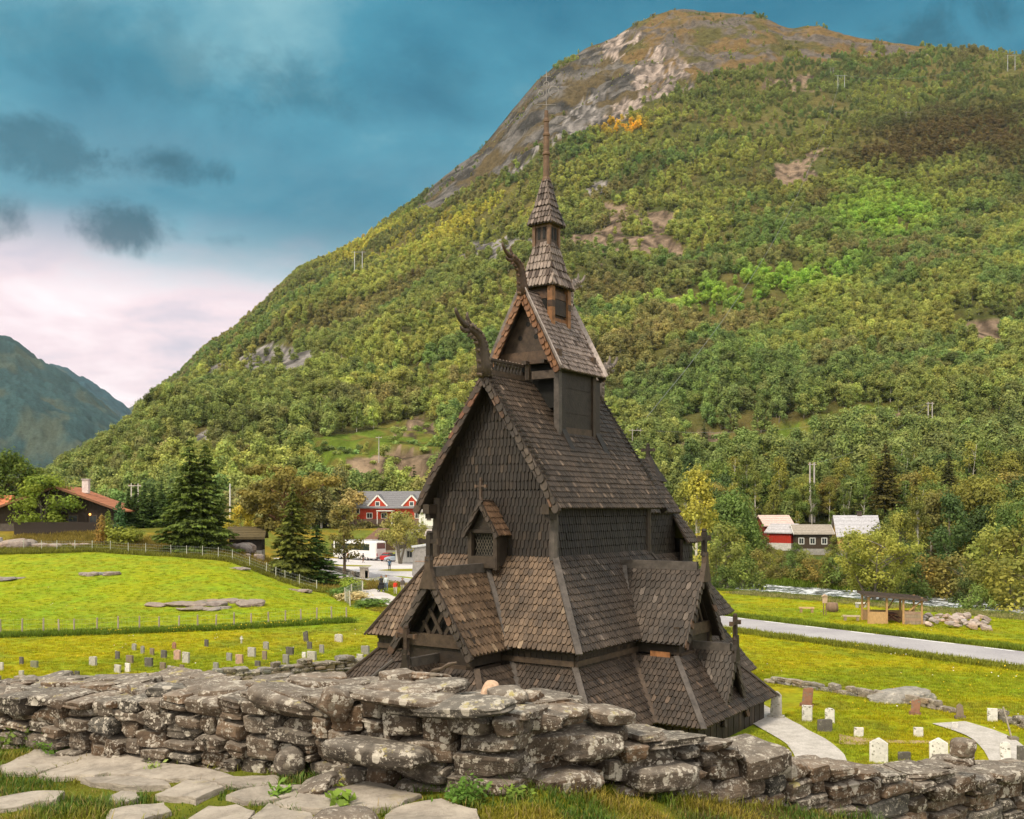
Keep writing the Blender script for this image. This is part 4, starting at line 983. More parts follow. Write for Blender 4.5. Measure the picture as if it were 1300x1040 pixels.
# ---------------------------------------------------------------- vegetation
M['leaf'] = leaf_mat('foliage', False, .40, 2.15); M['leaf_far'] = leaf_mat('forest_foliage', True, .36, 2.75)
M['bark'] = attr_mat('bark', .9, 3.0, .45, .5, 9)
def unit(n, g):
    v = g.normal(size=(n, 3)); return v / np.linalg.norm(v, axis=1)[:, None]
def leaf_quads(pos, nrm, size, g, aspect=.7, droop=None):
    n = len(pos); a = np.cross(nrm, unit(n, g)); a /= np.linalg.norm(a, axis=1)[:, None] + 1e-9
    if droop is not None: a = droop
    b = np.cross(nrm, a); b /= np.linalg.norm(b, axis=1)[:, None] + 1e-9
    s = (size * g.uniform(.6, 1.25, n))[:, None]; h = s * aspect
    P = np.stack([pos - a * s * .5, pos + b * h * .5 + a * s * .05, pos + a * s * .5, pos - b * h * .5 - a * s * .05], 1)
    return P.reshape(-1, 3), np.arange(n * 4).reshape(-1, 4)
def crown_mesh(name, clumps, per, size, seed, squash=.85, hue=.15, shell=.55, aspect=.75):
    """clumps: list of (x,y,z,r); returns a mesh of leaf-sized faces gathered in clumps with gaps between them"""
    g = np.random.default_rng(seed); PP = []; CC = []; QQ = []; base = 0
    for (x, y, z, r) in clumps:
        n = max(6, int(per * 1.55 * (r ** 1.6))); u = unit(n, g); rad = r * (shell + (1 - shell) * g.random(n)) * (1 + .25 * g.normal(size=n))
        pos = np.array((x, y, z)) + u * rad[:, None] * np.array((1, 1, squash))
        nrm = u * 1.0 + unit(n, g) * .55 + np.array((0, 0, .40)); nrm /= np.linalg.norm(nrm, axis=1)[:, None]
        P, Q = leaf_quads(pos, nrm, size * 1.15, g, aspect)
        k = 1 + hue * g.normal(); w_ = 1 + .045 * g.normal(); c = np.array((k * w_, k, k / w_)) * g.uniform(.78, 1.22, (n, 1))
        PP.append(P); QQ.append(Q + base); CC.append(c); base += len(P)
    return npmesh(name, np.concatenate(PP), np.concatenate(QQ), np.clip(np.concatenate(CC), .3, 1.9))
def lobes(n, w_, h0, h1, r0, r1, seed, shape='round'):
    g = random.Random(seed); out_ = []
    while len(out_) < n:
        a = g.uniform(0, 2 * math.pi); t = g.random(); z = h0 + (h1 - h0) * t
        if shape == 'round': wz = math.sqrt(max(0, 1 - (2 * t - .85) ** 2 / 1.35))
        elif shape == 'tall': wz = (math.sin(math.pi * min(1, t * .92 + .08))) ** .7 * (1.1 - .55 * t)
        elif shape == 'flat': wz = (.45 + .55 * t) if t < .75 else math.sqrt(max(0, 1 - ((t - .75) / .27) ** 2))
        else: wz = (1 - t) ** .8
        rr = w_ * wz * math.sqrt(g.uniform(.12, 1)); out_.append((rr * math.cos(a), rr * math.sin(a), z, g.uniform(r0, r1)))
    return out_
def trunk_mb(h, r, seed, col, limbs=(), lean=.05, fork=1, spread=.0):
    g = random.Random(seed); mb = MB()
    for f in range(fork):
        a0 = 2 * math.pi * f / fork + g.random(); sp = spread * (.7 + .6 * g.random())
        pts = []; x = y = 0
        for i in range(8):
            t = i / 7; x += g.uniform(-1, 1) * lean * h / 8; y += g.uniform(-1, 1) * lean * h / 8
            pts.append(Vector((x + math.cos(a0) * sp * t, y + math.sin(a0) * sp * t, h * t - .25 * (i == 0))))
        rr = [r * (1.25 - 1.1 * i / 7) / (1 if fork == 1 else 1.3) for i in range(8)]; mb.tube(pts, rr, 7, col)
        for (lx, ly, lz) in limbs:
            if g.random() > 1.0 / fork + .25: continue
            t = min(.92, max(.25, (lz / h) * .72)); j = int(t * 7); p = pts[j].lerp(pts[min(7, j + 1)], t * 7 - j)
            q = Vector((lx, ly, lz)); m = p.lerp(q, .5) + Vector((0, 0, -.06 * h * .3)); m.z = p.z + (q.z - p.z) * .62
            mb.tube([p, m, q], [r * .42 * (1 - t * .5), r * .26, r * .07], 5, col)
    return mb
BIRCH = (.52, .48, .42); BARK = (.085, .060, .042); GREYB = (.17, .145, .115); PINEB = (.20, .10, .05)
def make_tree(name, clumps, per, size, seed, h, r, bark, nl=7, fork=1, spread=0, lean=.05, **k):
    root = empty(name)
    g = random.Random(seed); lm = [c[:3] for c in g.sample(clumps, min(nl, len(clumps)))]
    trunk_mb(h, r, seed, bark, lm, lean, fork, spread).build('trunk', M['bark'], root, True)
    link('crown', crown_mesh('crown', clumps, per, size, seed, **k), M['leaf'], root)
    return root
def conifer_mesh(name, h, w_, seed, levels=26, dens=1.0, droop=.35, size=.42, open_=0.0, tops=((0, 0, 0),)):
    g = np.random.default_rng(seed); PP = []; QQ = []; CC = []; base = 0
    for (ox, oy, cut) in tops:
        hh = h - cut
        for li in range(levels):
            t = (li + g.uniform(-.3, .3)) / levels; t = min(max(t, 0), .995); z = hh * (.05 + .95 * t); L_ = w_ * (1 - t) ** .78 * g.uniform(.82, 1.1) * (.88 + .12 * min(1, t * 8)) + .12
            nb = int(6 + 8 * (1 - t))
            for b in range(nb):
                if g.random() < open_: continue
                a = g.uniform(0, 2 * math.pi); l = L_ * g.uniform(.62, 1.12); n = max(4, int(dens * 9 * l)); s = g.random(n) ** .75
                d = np.array((math.cos(a), math.sin(a), 0)); side = np.array((-d[1], d[0], 0))
                zz = z + hh * .015 - droop * l * (s ** 1.5) * .8 + .16 * l * np.maximum(0, s - .75) * 2
                pos = np.array((ox, oy, 0)) + d * (l * s)[:, None] + side * (g.normal(size=n) * .16 * l * (1 - .5 * s))[:, None]; pos[:, 2] += zz + g.normal(size=n) * .06
                nrm = np.array((0, 0, 1.0)) + unit(n, g) * .65 + d * .35; nrm /= np.linalg.norm(nrm, axis=1)[:, None]
                ax = d + unit(n, g) * .55 + np.array((0, 0, -.35)); ax -= nrm * (ax * nrm).sum(1)[:, None]; ax /= np.linalg.norm(ax, axis=1)[:, None]
                P, Q = leaf_quads(pos, nrm, size * (.75 + .5 * (1 - t)), g, .5, ax)
                k = 1 + .16 * g.normal(); c = np.array((k, k, k)) * g.uniform(.75, 1.2, (n, 1)); c[s > .8] *= np.array((1.3, 1.22, 1.0))
                PP.append(P); QQ.append(Q + base); CC.append(c); base += len(P)
    return npmesh(name, np.concatenate(PP), np.concatenate(QQ), np.clip(np.concatenate(CC), .3, 1.8))
def place(proto, used, loc, rz, sc, color, label, cat='tree', group=None):
    """first call moves the prototype itself, later calls copy it with its parts"""
    sc = sc if hasattr(sc, '__len__') else (sc, sc, sc)
    if proto.name in used: o = copy_tree(proto)
    else: o = proto; used.add(proto.name)
    o.location = loc; o.rotation_euler = (0, 0, rz); o.scale = sc; o['label'] = label; o['category'] = cat
    if 'group' in o: del o['group']
    if group: o['group'] = group
    for ch in o.children: ch.color = (*color, 1)
    return o
USED = set()
OLIVE = (.120, .122, .024); GREEN = (.075, .103, .022); YEL = (.145, .143, .028); DEEP = (.042, .062, .016); BROWNG = (.125, .105, .026); LIME = (.150, .215, .018); PINEC = (.090, .062, .014); SPRUCE = (.022, .040, .010)

# --- named trees round the farm on the left
S1 = empty('spruce_tree', label=None)
mbt = MB(); mbt.tube([(0, 0, -.3), (0, 0, 5), (.1, 0, 13)], [.34, .26, .04], 8, BARK); mbt.tube([(1.75, .3, -.3), (1.8, .3, 5), (1.9, .3, 12.6)], [.26, .2, .04], 8, BARK); mbt.build('trunk', M['bark'], S1, True)
link('crown', conifer_mesh('crown', 14.2, 4.6, 5, 36, 2.1, .30, .55, 0, ((0, 0, 0), (2.0, .3, .6))), M['leaf'], S1)
for o in [S1]:
    for v in o.children[1].data.vertices: pass
place(S1, USED, gp(240, 126, -.1), .3, (1, 1, 1), (.046, .066, .013), 'tall dense dark spruce with twin tops, beside the sod-roofed shed')
S2 = empty('spruce_tree'); mbt = MB(); mbt.tube([(0, 0, -.3), (0, 0, 4), (0, 0, 11)], [.26, .2, .03], 8, BARK); mbt.build('trunk', M['bark'], S2, True)
link('crown', conifer_mesh('crown', 11.6, 3.0, 9, 34, 2.3, .36, .45, 0), M['leaf'], S2)
place(S2, USED, gp(371, 119, -.1), 0, (1.2, 1.2, 1), (.062, .072, .014), 'slender olive-brown spruce with pointed top in front of the brown pine')
place(S2, USED, gp(402, 121, -.1), 2, (1.1, 1.1, .64), (.040, .072, .016), 'short dark green spruce touching the slender olive-brown spruce')
for i, (px, d, h) in enumerate(((163, 148, .50), (172, 150, .56), (183, 149, .60), (194, 151, .58), (205, 150, .62), (214, 149, .5))):
    place(S2, USED, gp(px, d, -.1), i * 1.3, (.62, .62, h), (.036, .062, .016), 'young dark conifer in the tight row between chalet and twin-topped spruce', group='row of young conifers behind the chalet')
pc = lobes(58, 6.6, 5.6, 13.6, .8, 1.5, 21, 'flat')
PN = make_tree('pine_tree', pc, 110, .36, 21, 10.5, .38, PINEB, 22, 2, 1.6, .10, squash=.6, hue=.2)
place(PN, USED, gp(362, 140, -.1), .8, (1.15, 1.15, 1.04), (.108, .090, .020), 'broad umbrella-crowned pine with rusty brown needles and orange limbs')
PN2 = make_tree('pine_tree', lobes(30, 2.7, 2.6, 9.8, .6, 1.1, 23, 'tall'), 60, .32, 23, 9.3, .2, BARK, 12, squash=.65)
place(PN2, USED, gp(437, 136, -.1), 0, (1, 1, 1), (.095, .084, .022), 'thin loose pine with bare lower trunk beside the white coach')
BL1 = make_tree('broadleaf_tree', lobes(50, 4.7, 1.6, 9.8, 1.0, 1.9, 31), 62, .40, 31, 7, .32, BARK, 9)
BL2 = make_tree('broadleaf_tree', lobes(40, 4.0, 1.0, 8.6, .9, 1.7, 32), 62, .38, 32, 6, .26, GREYB, 9, 2, .8)
BL3 = make_tree('broadleaf_tree', lobes(34, 3.3, 1.8, 9.6, .7, 1.4, 33, 'tall'), 62, .34, 33, 8, .22, GREYB, 9)
place(BL1, USED, gp(8, 152, -.1), 0, (1.15, 1.15, 1.12), (.055, .080, .012), 'big dark green broadleaf tree behind the red tiled roof corner')
place(BL2, USED, gp(55, 141, -.1), 1, (1.0, 1.0, .88), (.105, .135, .016), 'round leafy tree with pale blossom in front of the dark chalet')
BL4 = make_tree('broadleaf_tree', lobes(48, 4.6, 3.2, 8.4, .8, 1.5, 35), 62, .34, 35, 6.5, .26, GREYB, 12, 3, 1.2)
place(BL4, USED, gp(508, 171, -.1), 2, (1.0, 1.0, 1.0), (.170, .158, .042), 'round pale yellow-green tree behind the coach, in front of the white house')
place(BL2, USED, gp(308, 146, -.1), 4, (.55, .55, .62), (.25, .21, .03), 'small yellow bushy tree between twin-topped spruce and sod-roofed shed')
BU = make_tree('shrub', lobes(16, 1.35, .4, 1.9, .5, .9, 41), 75, .26, 41, 1.3, .06, BARK, 5, 3, .7)
CY = make_tree('cypress_shrub', [(0, 0, .5 + .36 * i, .62 * (1 - (i / 7.5) ** 2) + .12) for i in range(7)], 130, .2, 43, 1.8, .07, BARK, 2, squash=1.0)
place(CY, USED, gp(129, 130, -.05), 0, (1.25, 1.25, 1.35), (.16, .10, .022), 'rust-coloured egg-shaped cypress shrub below the chalet', 'shrub')
place(CY, USED, gp(137, 134, -.05), 1, (.95, .95, 1.35), (.10, .12, .02), 'green-brown upright cypress shrub touching the rust-coloured one', 'shrub')
place(CY, USED, gp(152, 140, -.05), 2, (1.4, 1.4, 1.5), (.035, .075, .024), 'dark green cone-shaped shrub at the right end of the chalet', 'shrub')
place(BU, USED, gp(157, 130, -.05), 3, (1.6, 1.6, 1.15), (.12, .13, .018), 'wide olive bush right of the rust-coloured cypress', 'shrub')
place(BU, USED, gp(60, 143, -.05), 3, (1.9, 1.5, .6), (.05, .08, .014), 'low dark hedge bush at the foot of the blossom tree', 'shrub')
place(BU, USED, gp(250, 134, -.05), 4, (1.6, 1.5, .6), (.05, .065, .014), 'low dark bush at the foot of the twin-topped spruce', 'shrub')
place(BU, USED, gp(320, 140, -.05), 5, (1.2, 1.2, .75), (.14, .12, .02), 'small straw-coloured bush left of the sod-roofed shed', 'shrub')
place(BU, USED, gp(444, 113, -.05), 2, (1.2, 1.0, .8), (.12, .15, .02), 'low green bush where the footpath meets the wire fence', 'shrub')
place(BU, USED, gp(452, 104, -.05), 5, (1.8, 1.2, .42), (.30, .25, .13), 'dry beige reed clump beside the footpath', 'shrub')
place(BU, USED, gp(436, 107, -.05), 1, (1.1, 1.0, .5), (.06, .10, .02), 'dark green nettle patch at the bend of the wire fence', 'shrub')
place(BU, USED, gp(471, 96, -.05), 4, (1.4, 1.0, .4), (.07, .11, .02), 'dark weeds at the end of the pasture fence near the church', 'shrub')
# --- riverside and hillside trees on the right
BI1 = make_tree('birch_tree', lobes(36, 2.3, 2.4, 12.6, .5, 1.1, 51, 'tall'), 70, .30, 51, 12, .17, BIRCH, 12, hue=.16)
BI2 = make_tree('birch_tree', lobes(30, 2.0, 3.4, 11.4, .5, 1.0, 52, 'tall'), 66, .30, 52, 11, .15, BIRCH, 10, 2, 1.2, hue=.16)
WI = make_tree('willow_tree', lobes(74, 4.9, 2.6, 8.4, .6, 1.15, 53, 'flat'), 90, .26, 53, 6.5, .17, GREYB, 26, 5, 3.4, .06, hue=.16)
place(WI, USED, gp(1110, 106, -.1), 0, (1.0, 1.0, 1.0), (.160, .165, .030), 'spreading willow with five bare pale stems behind the picnic shelter')
place(BI1, USED, gp(884, 121, -.1), 0, (1.15, 1.15, 1.22), (.215, .195, .032), 'tall yellow-green birch with white trunk at the east end of the church')
gR = random.Random(77); nrm_c = lambda c, a=.2: (lambda q, w_: (max(.01, c[0] * q * w_), c[1] * q, max(.008, c[2] * q / w_)))(1 + gR.uniform(-a, a), 1 + gR.uniform(-.08, .08))
GRP_S = 'bushes and small trees along the river'; GRP_B = 'birches at the foot of the hillside'; GRP_L = 'leafy trees at the foot of the hillside'
LAB_S = 'leafy bush in the belt of bushes along the far river bank'
spots = [(905, 128, 1.1, OLIVE), (917, 122, .8, GREEN), (935, 130, 1.2, OLIVE), (948, 123, 1.0, GREEN), (962, 131, .95, BROWNG), (975, 134, .7, OLIVE), (990, 130, .75, BROWNG), (1003, 134, .72, GREEN), (1016, 128, .8, OLIVE), (1030, 127, .7, BROWNG), (1046, 124, .8, BROWNG), (1060, 123, .8, GREEN), (1075, 122, .7, BROWNG),
         (915, 140, 1.5, OLIVE), (935, 146, 1.5, GREEN), (962, 150, .9, OLIVE), (990, 150, .62, OLIVE), (1022, 152, .62, YEL), (1052, 145, .66, OLIVE), (1140, 112, 1.0, OLIVE), (1160, 108, 1.05, GREEN), (1178, 112, 1.0, BROWNG), (1195, 115, 1.3, DEEP), (1212, 110, 1.1, BROWNG), (1225, 104, .8, DEEP), (1240, 98, .7, GREEN),
         (1248, 122, 1.2, OLIVE), (1268, 114, 1.5, YEL), (1285, 106, 1.6, OLIVE), (1300, 98, 1.5, YEL), (1312, 104, 1.7, OLIVE), (1150, 120, 1.1, DEEP), (1130, 122, 1.0, OLIVE), (1112, 126, 1.3, YEL), (1120, 134, 1.4, OLIVE), (1090, 130, 1.0, GREEN), (1058, 194, .8, OLIVE), (1010, 193, .62, GREEN), (972, 196, .9, BROWNG), (1100, 190, .9, GREEN)]
SHR = make_tree('river_bush', lobes(30, 2.5, .5, 4.4, .6, 1.15, 61), 66, .27, 61, 3.2, .09, GREYB, 12, 4, 1.6)
SHR2 = make_tree('river_bush', lobes(26, 2.0, .4, 4.9, .55, 1.0, 62, 'tall'), 66, .26, 62, 3.4, .08, BARK, 10, 4, 1.3)
for i, (px, d, s, c) in enumerate(spots):
    place(SHR if i % 2 else SHR2, USED, gp(px, d, -.15), i * 2.1, (s, s, s * gR.uniform(.85, 1.1)), nrm_c(c), LAB_S, 'bush', GRP_S)
def lawn(px, d): return 1135 < px < 1300 and 128 < d < 172
def houses(px, d): return 945 < px < 1130 and 176 < d < 222
n_ind = 0
cand = []
for _ in range(4000):
    px = gR.uniform(870, 1345); d = math.sqrt(gR.uniform(128 ** 2, 250 ** 2))
    if lawn(px, d) or houses(px, d): continue
    if 940 < px < 1130 and 150 < d < 178: continue
    if px < 1130 and d < 150: continue
    X = (px - 650) / F * d
    if any((X - a) ** 2 + (d - b) ** 2 < mn for a, b, mn in cand): continue
    cand.append((X, d, 15 if d > 190 else 22))
    if len(cand) > 165: break
for i, (X, d, _) in enumerate(cand):
    px = X / d * F + 650
    z = max(float(ground_z(X, d)), float(mount_z(np.array(px), np.array(d)))) - .2
    u = gR.random(); big = gR.uniform(.8, 1.25) * (.9 if d < 200 else 1.0)
    if 940 < px < 1140 and d < 225: big *= .42
    if px > 1180: big *= 1.12
    if u < .38:
        place(BI1 if i % 2 else BI2, USED, (X, d, z), gR.uniform(0, 6), (big, big, big * gR.uniform(.9, 1.1)), nrm_c(gR.choice([OLIVE, YEL, OLIVE, GREEN])), 'slender pale-trunked birch in the wood at the foot of the hillside', 'tree', GRP_B)
    elif u < .95:
        b = big * .95; place([BL1, BL2, BL3][i % 3], USED, (X, d, z), gR.uniform(0, 6), (b, b, b * gR.uniform(.95, 1.25)), nrm_c(gR.choice([OLIVE, GREEN, GREEN, DEEP, OLIVE, BROWNG])), 'leafy green tree in the wood at the foot of the hillside', 'tree', GRP_L)
place(S2, USED, (24 + 54.0, 208, 9), 0, (1.25, 1.25, 1.25), (.05, .045, .012), 'dark pointed spruce rising from the wood above the picnic shelter, the left of two'); place(S2, USED, (93, 212, 10), 1, (.9, .9, 1.0), (.035, .038, .012), 'smaller dark spruce rising from the wood right of the other dark spruce')

# --- the forest on the mountain: far too many trees to count, one object
bark_far = attr_mat('forest_bark', .9, 1.0, .2, 0)
def forest_proto(name, clumps, per, size, seed, h, r, bark, crown=None, **k):
    me = crown if crown is not None else crown_mesh(name, clumps, per, size, seed, **k)
    tb = trunk_mb(h, r, seed, bark, [c[:3] for c in clumps[:4]] if clumps else ())
    bm = bmesh.new(); bm.from_mesh(me); nb = len(bm.faces); lay = bm.faces.layers.float_color.get('col')
    vs = [bm.verts.new(v) for v in tb.v]
    for f, c in zip(tb.f, tb.c):
        try: fc = bm.faces.new([vs[i] for i in f])
        except ValueError: continue
        fc.material_index = 1; fc[lay] = (*c, 1)
    bm.to_mesh(me); bm.free()
    me.materials.append(M['leaf_far']); me.materials.append(bark_far)
    return bpy.data.objects.new(name, me)
FC = bpy.data.collections.new('forest_kinds')
for i in range(4): FC.objects.link(forest_proto('a%d_leafy' % i, lobes(14 + 3 * i, 2.9 - .3 * i, 1.0, 7.2 + .6 * i, .9, 1.6, 300 + i, 'tall' if i == 3 else 'round'), 44, .52, 300 + i, 5, .16, GREYB, hue=.13))
for i in range(2): FC.objects.link(forest_proto('b%d_birch' % i, lobes(17, 1.9, 1.8, 9.2, .65, 1.2, 310 + i, 'tall'), 46, .46, 310 + i, 8.0, .11, GREYB if i else BIRCH, hue=.13))
FC.objects.link(forest_proto('c0_pine', lobes(13, 2.2, 2.6, 8.8, .8, 1.4, 320, 'tall'), 44, .48, 320, 8, .17, BARK, squash=.6))
FC.objects.link(forest_proto('d0_spruce', [], 0, 0, 330, 8, .15, BARK, conifer_mesh('d0_spruce', 9, 2.1, 330, 12, .6, .4, .8)))
FC.objects.link(forest_proto('e0_bush', lobes(7, 1.5, .3, 2.0, .7, 1.1, 340), 24, .55, 340, 1.2, .06, GREYB))
def gn_scatter(obj, coll, name):
    ng = bpy.data.node_groups.new(name, 'GeometryNodeTree'); ng.interface.new_socket('Geometry', in_out='INPUT', socket_type='NodeSocketGeometry'); ng.interface.new_socket('Geometry', in_out='OUTPUT', socket_type='NodeSocketGeometry')
    n = lambda t: ng.nodes.new(t); L = ng.links.new
    gi_, go_ = n('NodeGroupInput'), n('NodeGroupOutput'); ci = n('GeometryNodeCollectionInfo'); ci.inputs[0].default_value = coll; ci.inputs['Separate Children'].default_value = True; ci.inputs['Reset Children'].default_value = True
    ip = n('GeometryNodeInstanceOnPoints'); ip.inputs['Pick Instance'].default_value = True
    def na(nm, tp):
        q = n('GeometryNodeInputNamedAttribute'); q.data_type = tp; q.inputs['Name'].default_value = nm; return q.outputs['Attribute']
    L(gi_.outputs[0], ip.inputs['Points']); L(ci.outputs[0], ip.inputs['Instance']); L(na('kind', 'INT'), ip.inputs['Instance Index']); L(na('rot', 'FLOAT_VECTOR'), ip.inputs['Rotation']); L(na('scl', 'FLOAT_VECTOR'), ip.inputs['Scale'])
    L(ip.outputs[0], go_.inputs[0]); md = obj.modifiers.new(name, 'NODES'); md.node_group = ng
def point_obj(name, P, kind, rot, scl, tint):
    me = bpy.data.meshes.new(name); me.vertices.add(len(P)); me.vertices.foreach_set('co', np.asarray(P, np.float32).ravel())
    a = me.attributes.new('kind', 'INT', 'POINT'); a.data.foreach_set('value', np.asarray(kind, np.int32))
    a = me.attributes.new('rot', 'FLOAT_VECTOR', 'POINT'); a.data.foreach_set('vector', np.asarray(rot, np.float32).ravel())
    a = me.attributes.new('scl', 'FLOAT_VECTOR', 'POINT'); a.data.foreach_set('vector', np.asarray(scl, np.float32).ravel())
    a = me.attributes.new('tint', 'FLOAT_COLOR', 'POINT'); t4 = np.ones((len(P), 4), np.float32); t4[:, :3] = tint; a.data.foreach_set('color', t4.ravel())
    o = bpy.data.objects.new(name, me); COL.objects.link(o); return o
def build_forest():
    n = 175000; g = np.random.default_rng(4)
    px = g.uniform(-60, 1365, n); Rd, _ = ridge(px); d = np.sqrt(g.uniform(0, 1, n) * (np.minimum(Rd * 1.01, 1320) ** 2 - 222 ** 2) + 222 ** 2)
    z = mount_z(px, d); x = (px - 650) / F * d; py = vis_py(px, d, z)
    rock, kind_, summit, heath, mead, nn = mount_masks(px, py, x, d)
    dens = fbm((.82 * x + .57 * d) / 110, (-.57 * x + .82 * d) / 30, 401, 4)
    p = .20 + .50 * smooth(dens, .36, .56)
    p = np.where(rock > 0, np.where((kind_ == 4) | (kind_ == 1), .004, .06), p)
    p = np.where(summit & ~heath, .16 * smooth(dens, .50, .60), p); p = np.where(heath, .16 * smooth(dens, .44, .6), p); p = np.where(mead & (rock == 0), .20 * smooth(dens, .45, .6), p)
    p = np.where(mead & (rock > 0), .10, p)
    p = np.where(d > 700, p * .8, p)
    mead2 = mead & (d < 420); p = np.where((d < 250) & (px > 860), p * .3, p)
    keep = g.random(n) < p * .62
    px, d, z, x, py, summit, heath, mead, rock, kind_ = [q[keep] for q in (px, d, z, x, py, summit, heath, mead, rock, kind_)]; n = len(px)
    # species and colour by area
    u = g.random(n); bu, bv = .82 * x + .57 * d, -.57 * x + .82 * d; c1 = fbm(bu / 150, bv / 48, 411, 4); c2 = fbm(bu / 90, bv / 24, 421, 4); c3 = fbm(x / 130, d / 130, 431, 3)
    A = lambda *q: np.array(q)
    t = np.tile(A(.104, .115, .028), (n, 1)); G = lambda a: a[:, None]
    t = t + (A(.070, .100, .027) - t) * G(smooth(c1, .48, .60)); t = t + (A(.150, .155, .036) - t) * G(smooth(c2, .52, .64)) * .75; t = t + (A(.112, .088, .036) - t) * G(smooth(1 - c2, .54, .66)) * .65
    t = t + (A(.060, .078, .024) - t) * G(smooth(c3, .54, .62)) * .5
    # lime-green young wood, brown pines high on the right, pale birch band on the left flank
    lim = np.exp(-(((px - 1120) / 60) ** 2 + ((py - 272) / 34) ** 2)) + .95 * np.exp(-(((px - 1020 - (340 - py) * .9) / 60) ** 2 + ((py - 355) / 32) ** 2)) + .6 * np.exp(-(((px - 880) / 60) ** 2 + ((py - 385) / 26) ** 2))
    lk = np.clip(lim * 1.5 * smooth(c2 + .1, .36, .58), 0, 1); t = t + (A(.125, .195, .026) - t) * G(lk * .85)
    pin = np.exp(-(((px - 1190) / 150) ** 2 + ((py - 192 - (1190 - px) * .18) / 44) ** 2)) * 1.5 * smooth(c1 + .08, .40, .58); pin = np.clip(pin, 0, 1)
    t = t + (A(.060, .043, .013) - t) * G(pin)
    pal_ = np.clip(1.3 * np.exp(-((py - (330 - (px - 420) * .28)) / 24) ** 2) * smooth(px, 380, 470) * (1 - smooth(px, 620, 700)), 0, 1); t = t + (A(.195, .18, .032) - t) * G(pal_ * smooth(c2, .38, .55))
    low = smooth(py, 430, 540) * smooth(px, 700, 860); t = t + (A(.070, .088, .026) - t) * G(low * .6)
    yel = np.exp(-(((px - 790) / 26) ** 2 + ((py - 163) / 8) ** 2)); t = t + (A(.32, .20, .02) - t) * G(np.clip(yel * 1.6, 0, 1))
    t = t * (1 + .17 * g.normal(size=(n, 1))) * (1 + .035 * g.normal(size=(n, 3)))
    kd = np.where(u < .55, g.integers(0, 4, n), np.where(u < .90, 4 + g.integers(0, 2, n), np.where(u < .985, 0, 7)))
    kd = np.where(pin > .35, np.where(g.random(n) < .8, 6, kd), kd); kd = np.where(lk > .3, g.integers(0, 4, n), kd)
    kd = np.where((summit | heath | mead | (rock > 0)) & (g.random(n) < .75), 8, kd)
    t = np.where((kd == 7)[:, None], A(.030, .036, .012), t)
    s = g.uniform(.62, 1.18, n) * np.interp(d, [220, 350, 700, 1000, 1300], [1.05, 1.0, .92, .78, .55]); s = np.where(summit | heath, s * .75, s)
    s = np.where(pin > .35, s * 1.15, s); s = np.where(mead & (kd < 7), s * .6, s)
    rot = np.stack([g.normal(size=n) * .05, g.normal(size=n) * .05, g.uniform(0, 6.28, n)], 1); scl = np.stack([s * g.uniform(.85, 1.2, n), s * g.uniform(.85, 1.2, n), s * g.uniform(.8, 1.15, n)], 1)
    o = point_obj('forest', np.stack([x, d, z - .3], 1), kd, rot, scl, np.clip(t, .008, .6)); gn_scatter(o, FC, 'forest_scatter'); tag(o, kind='stuff')
    print('forest trees', n)
build_forest()
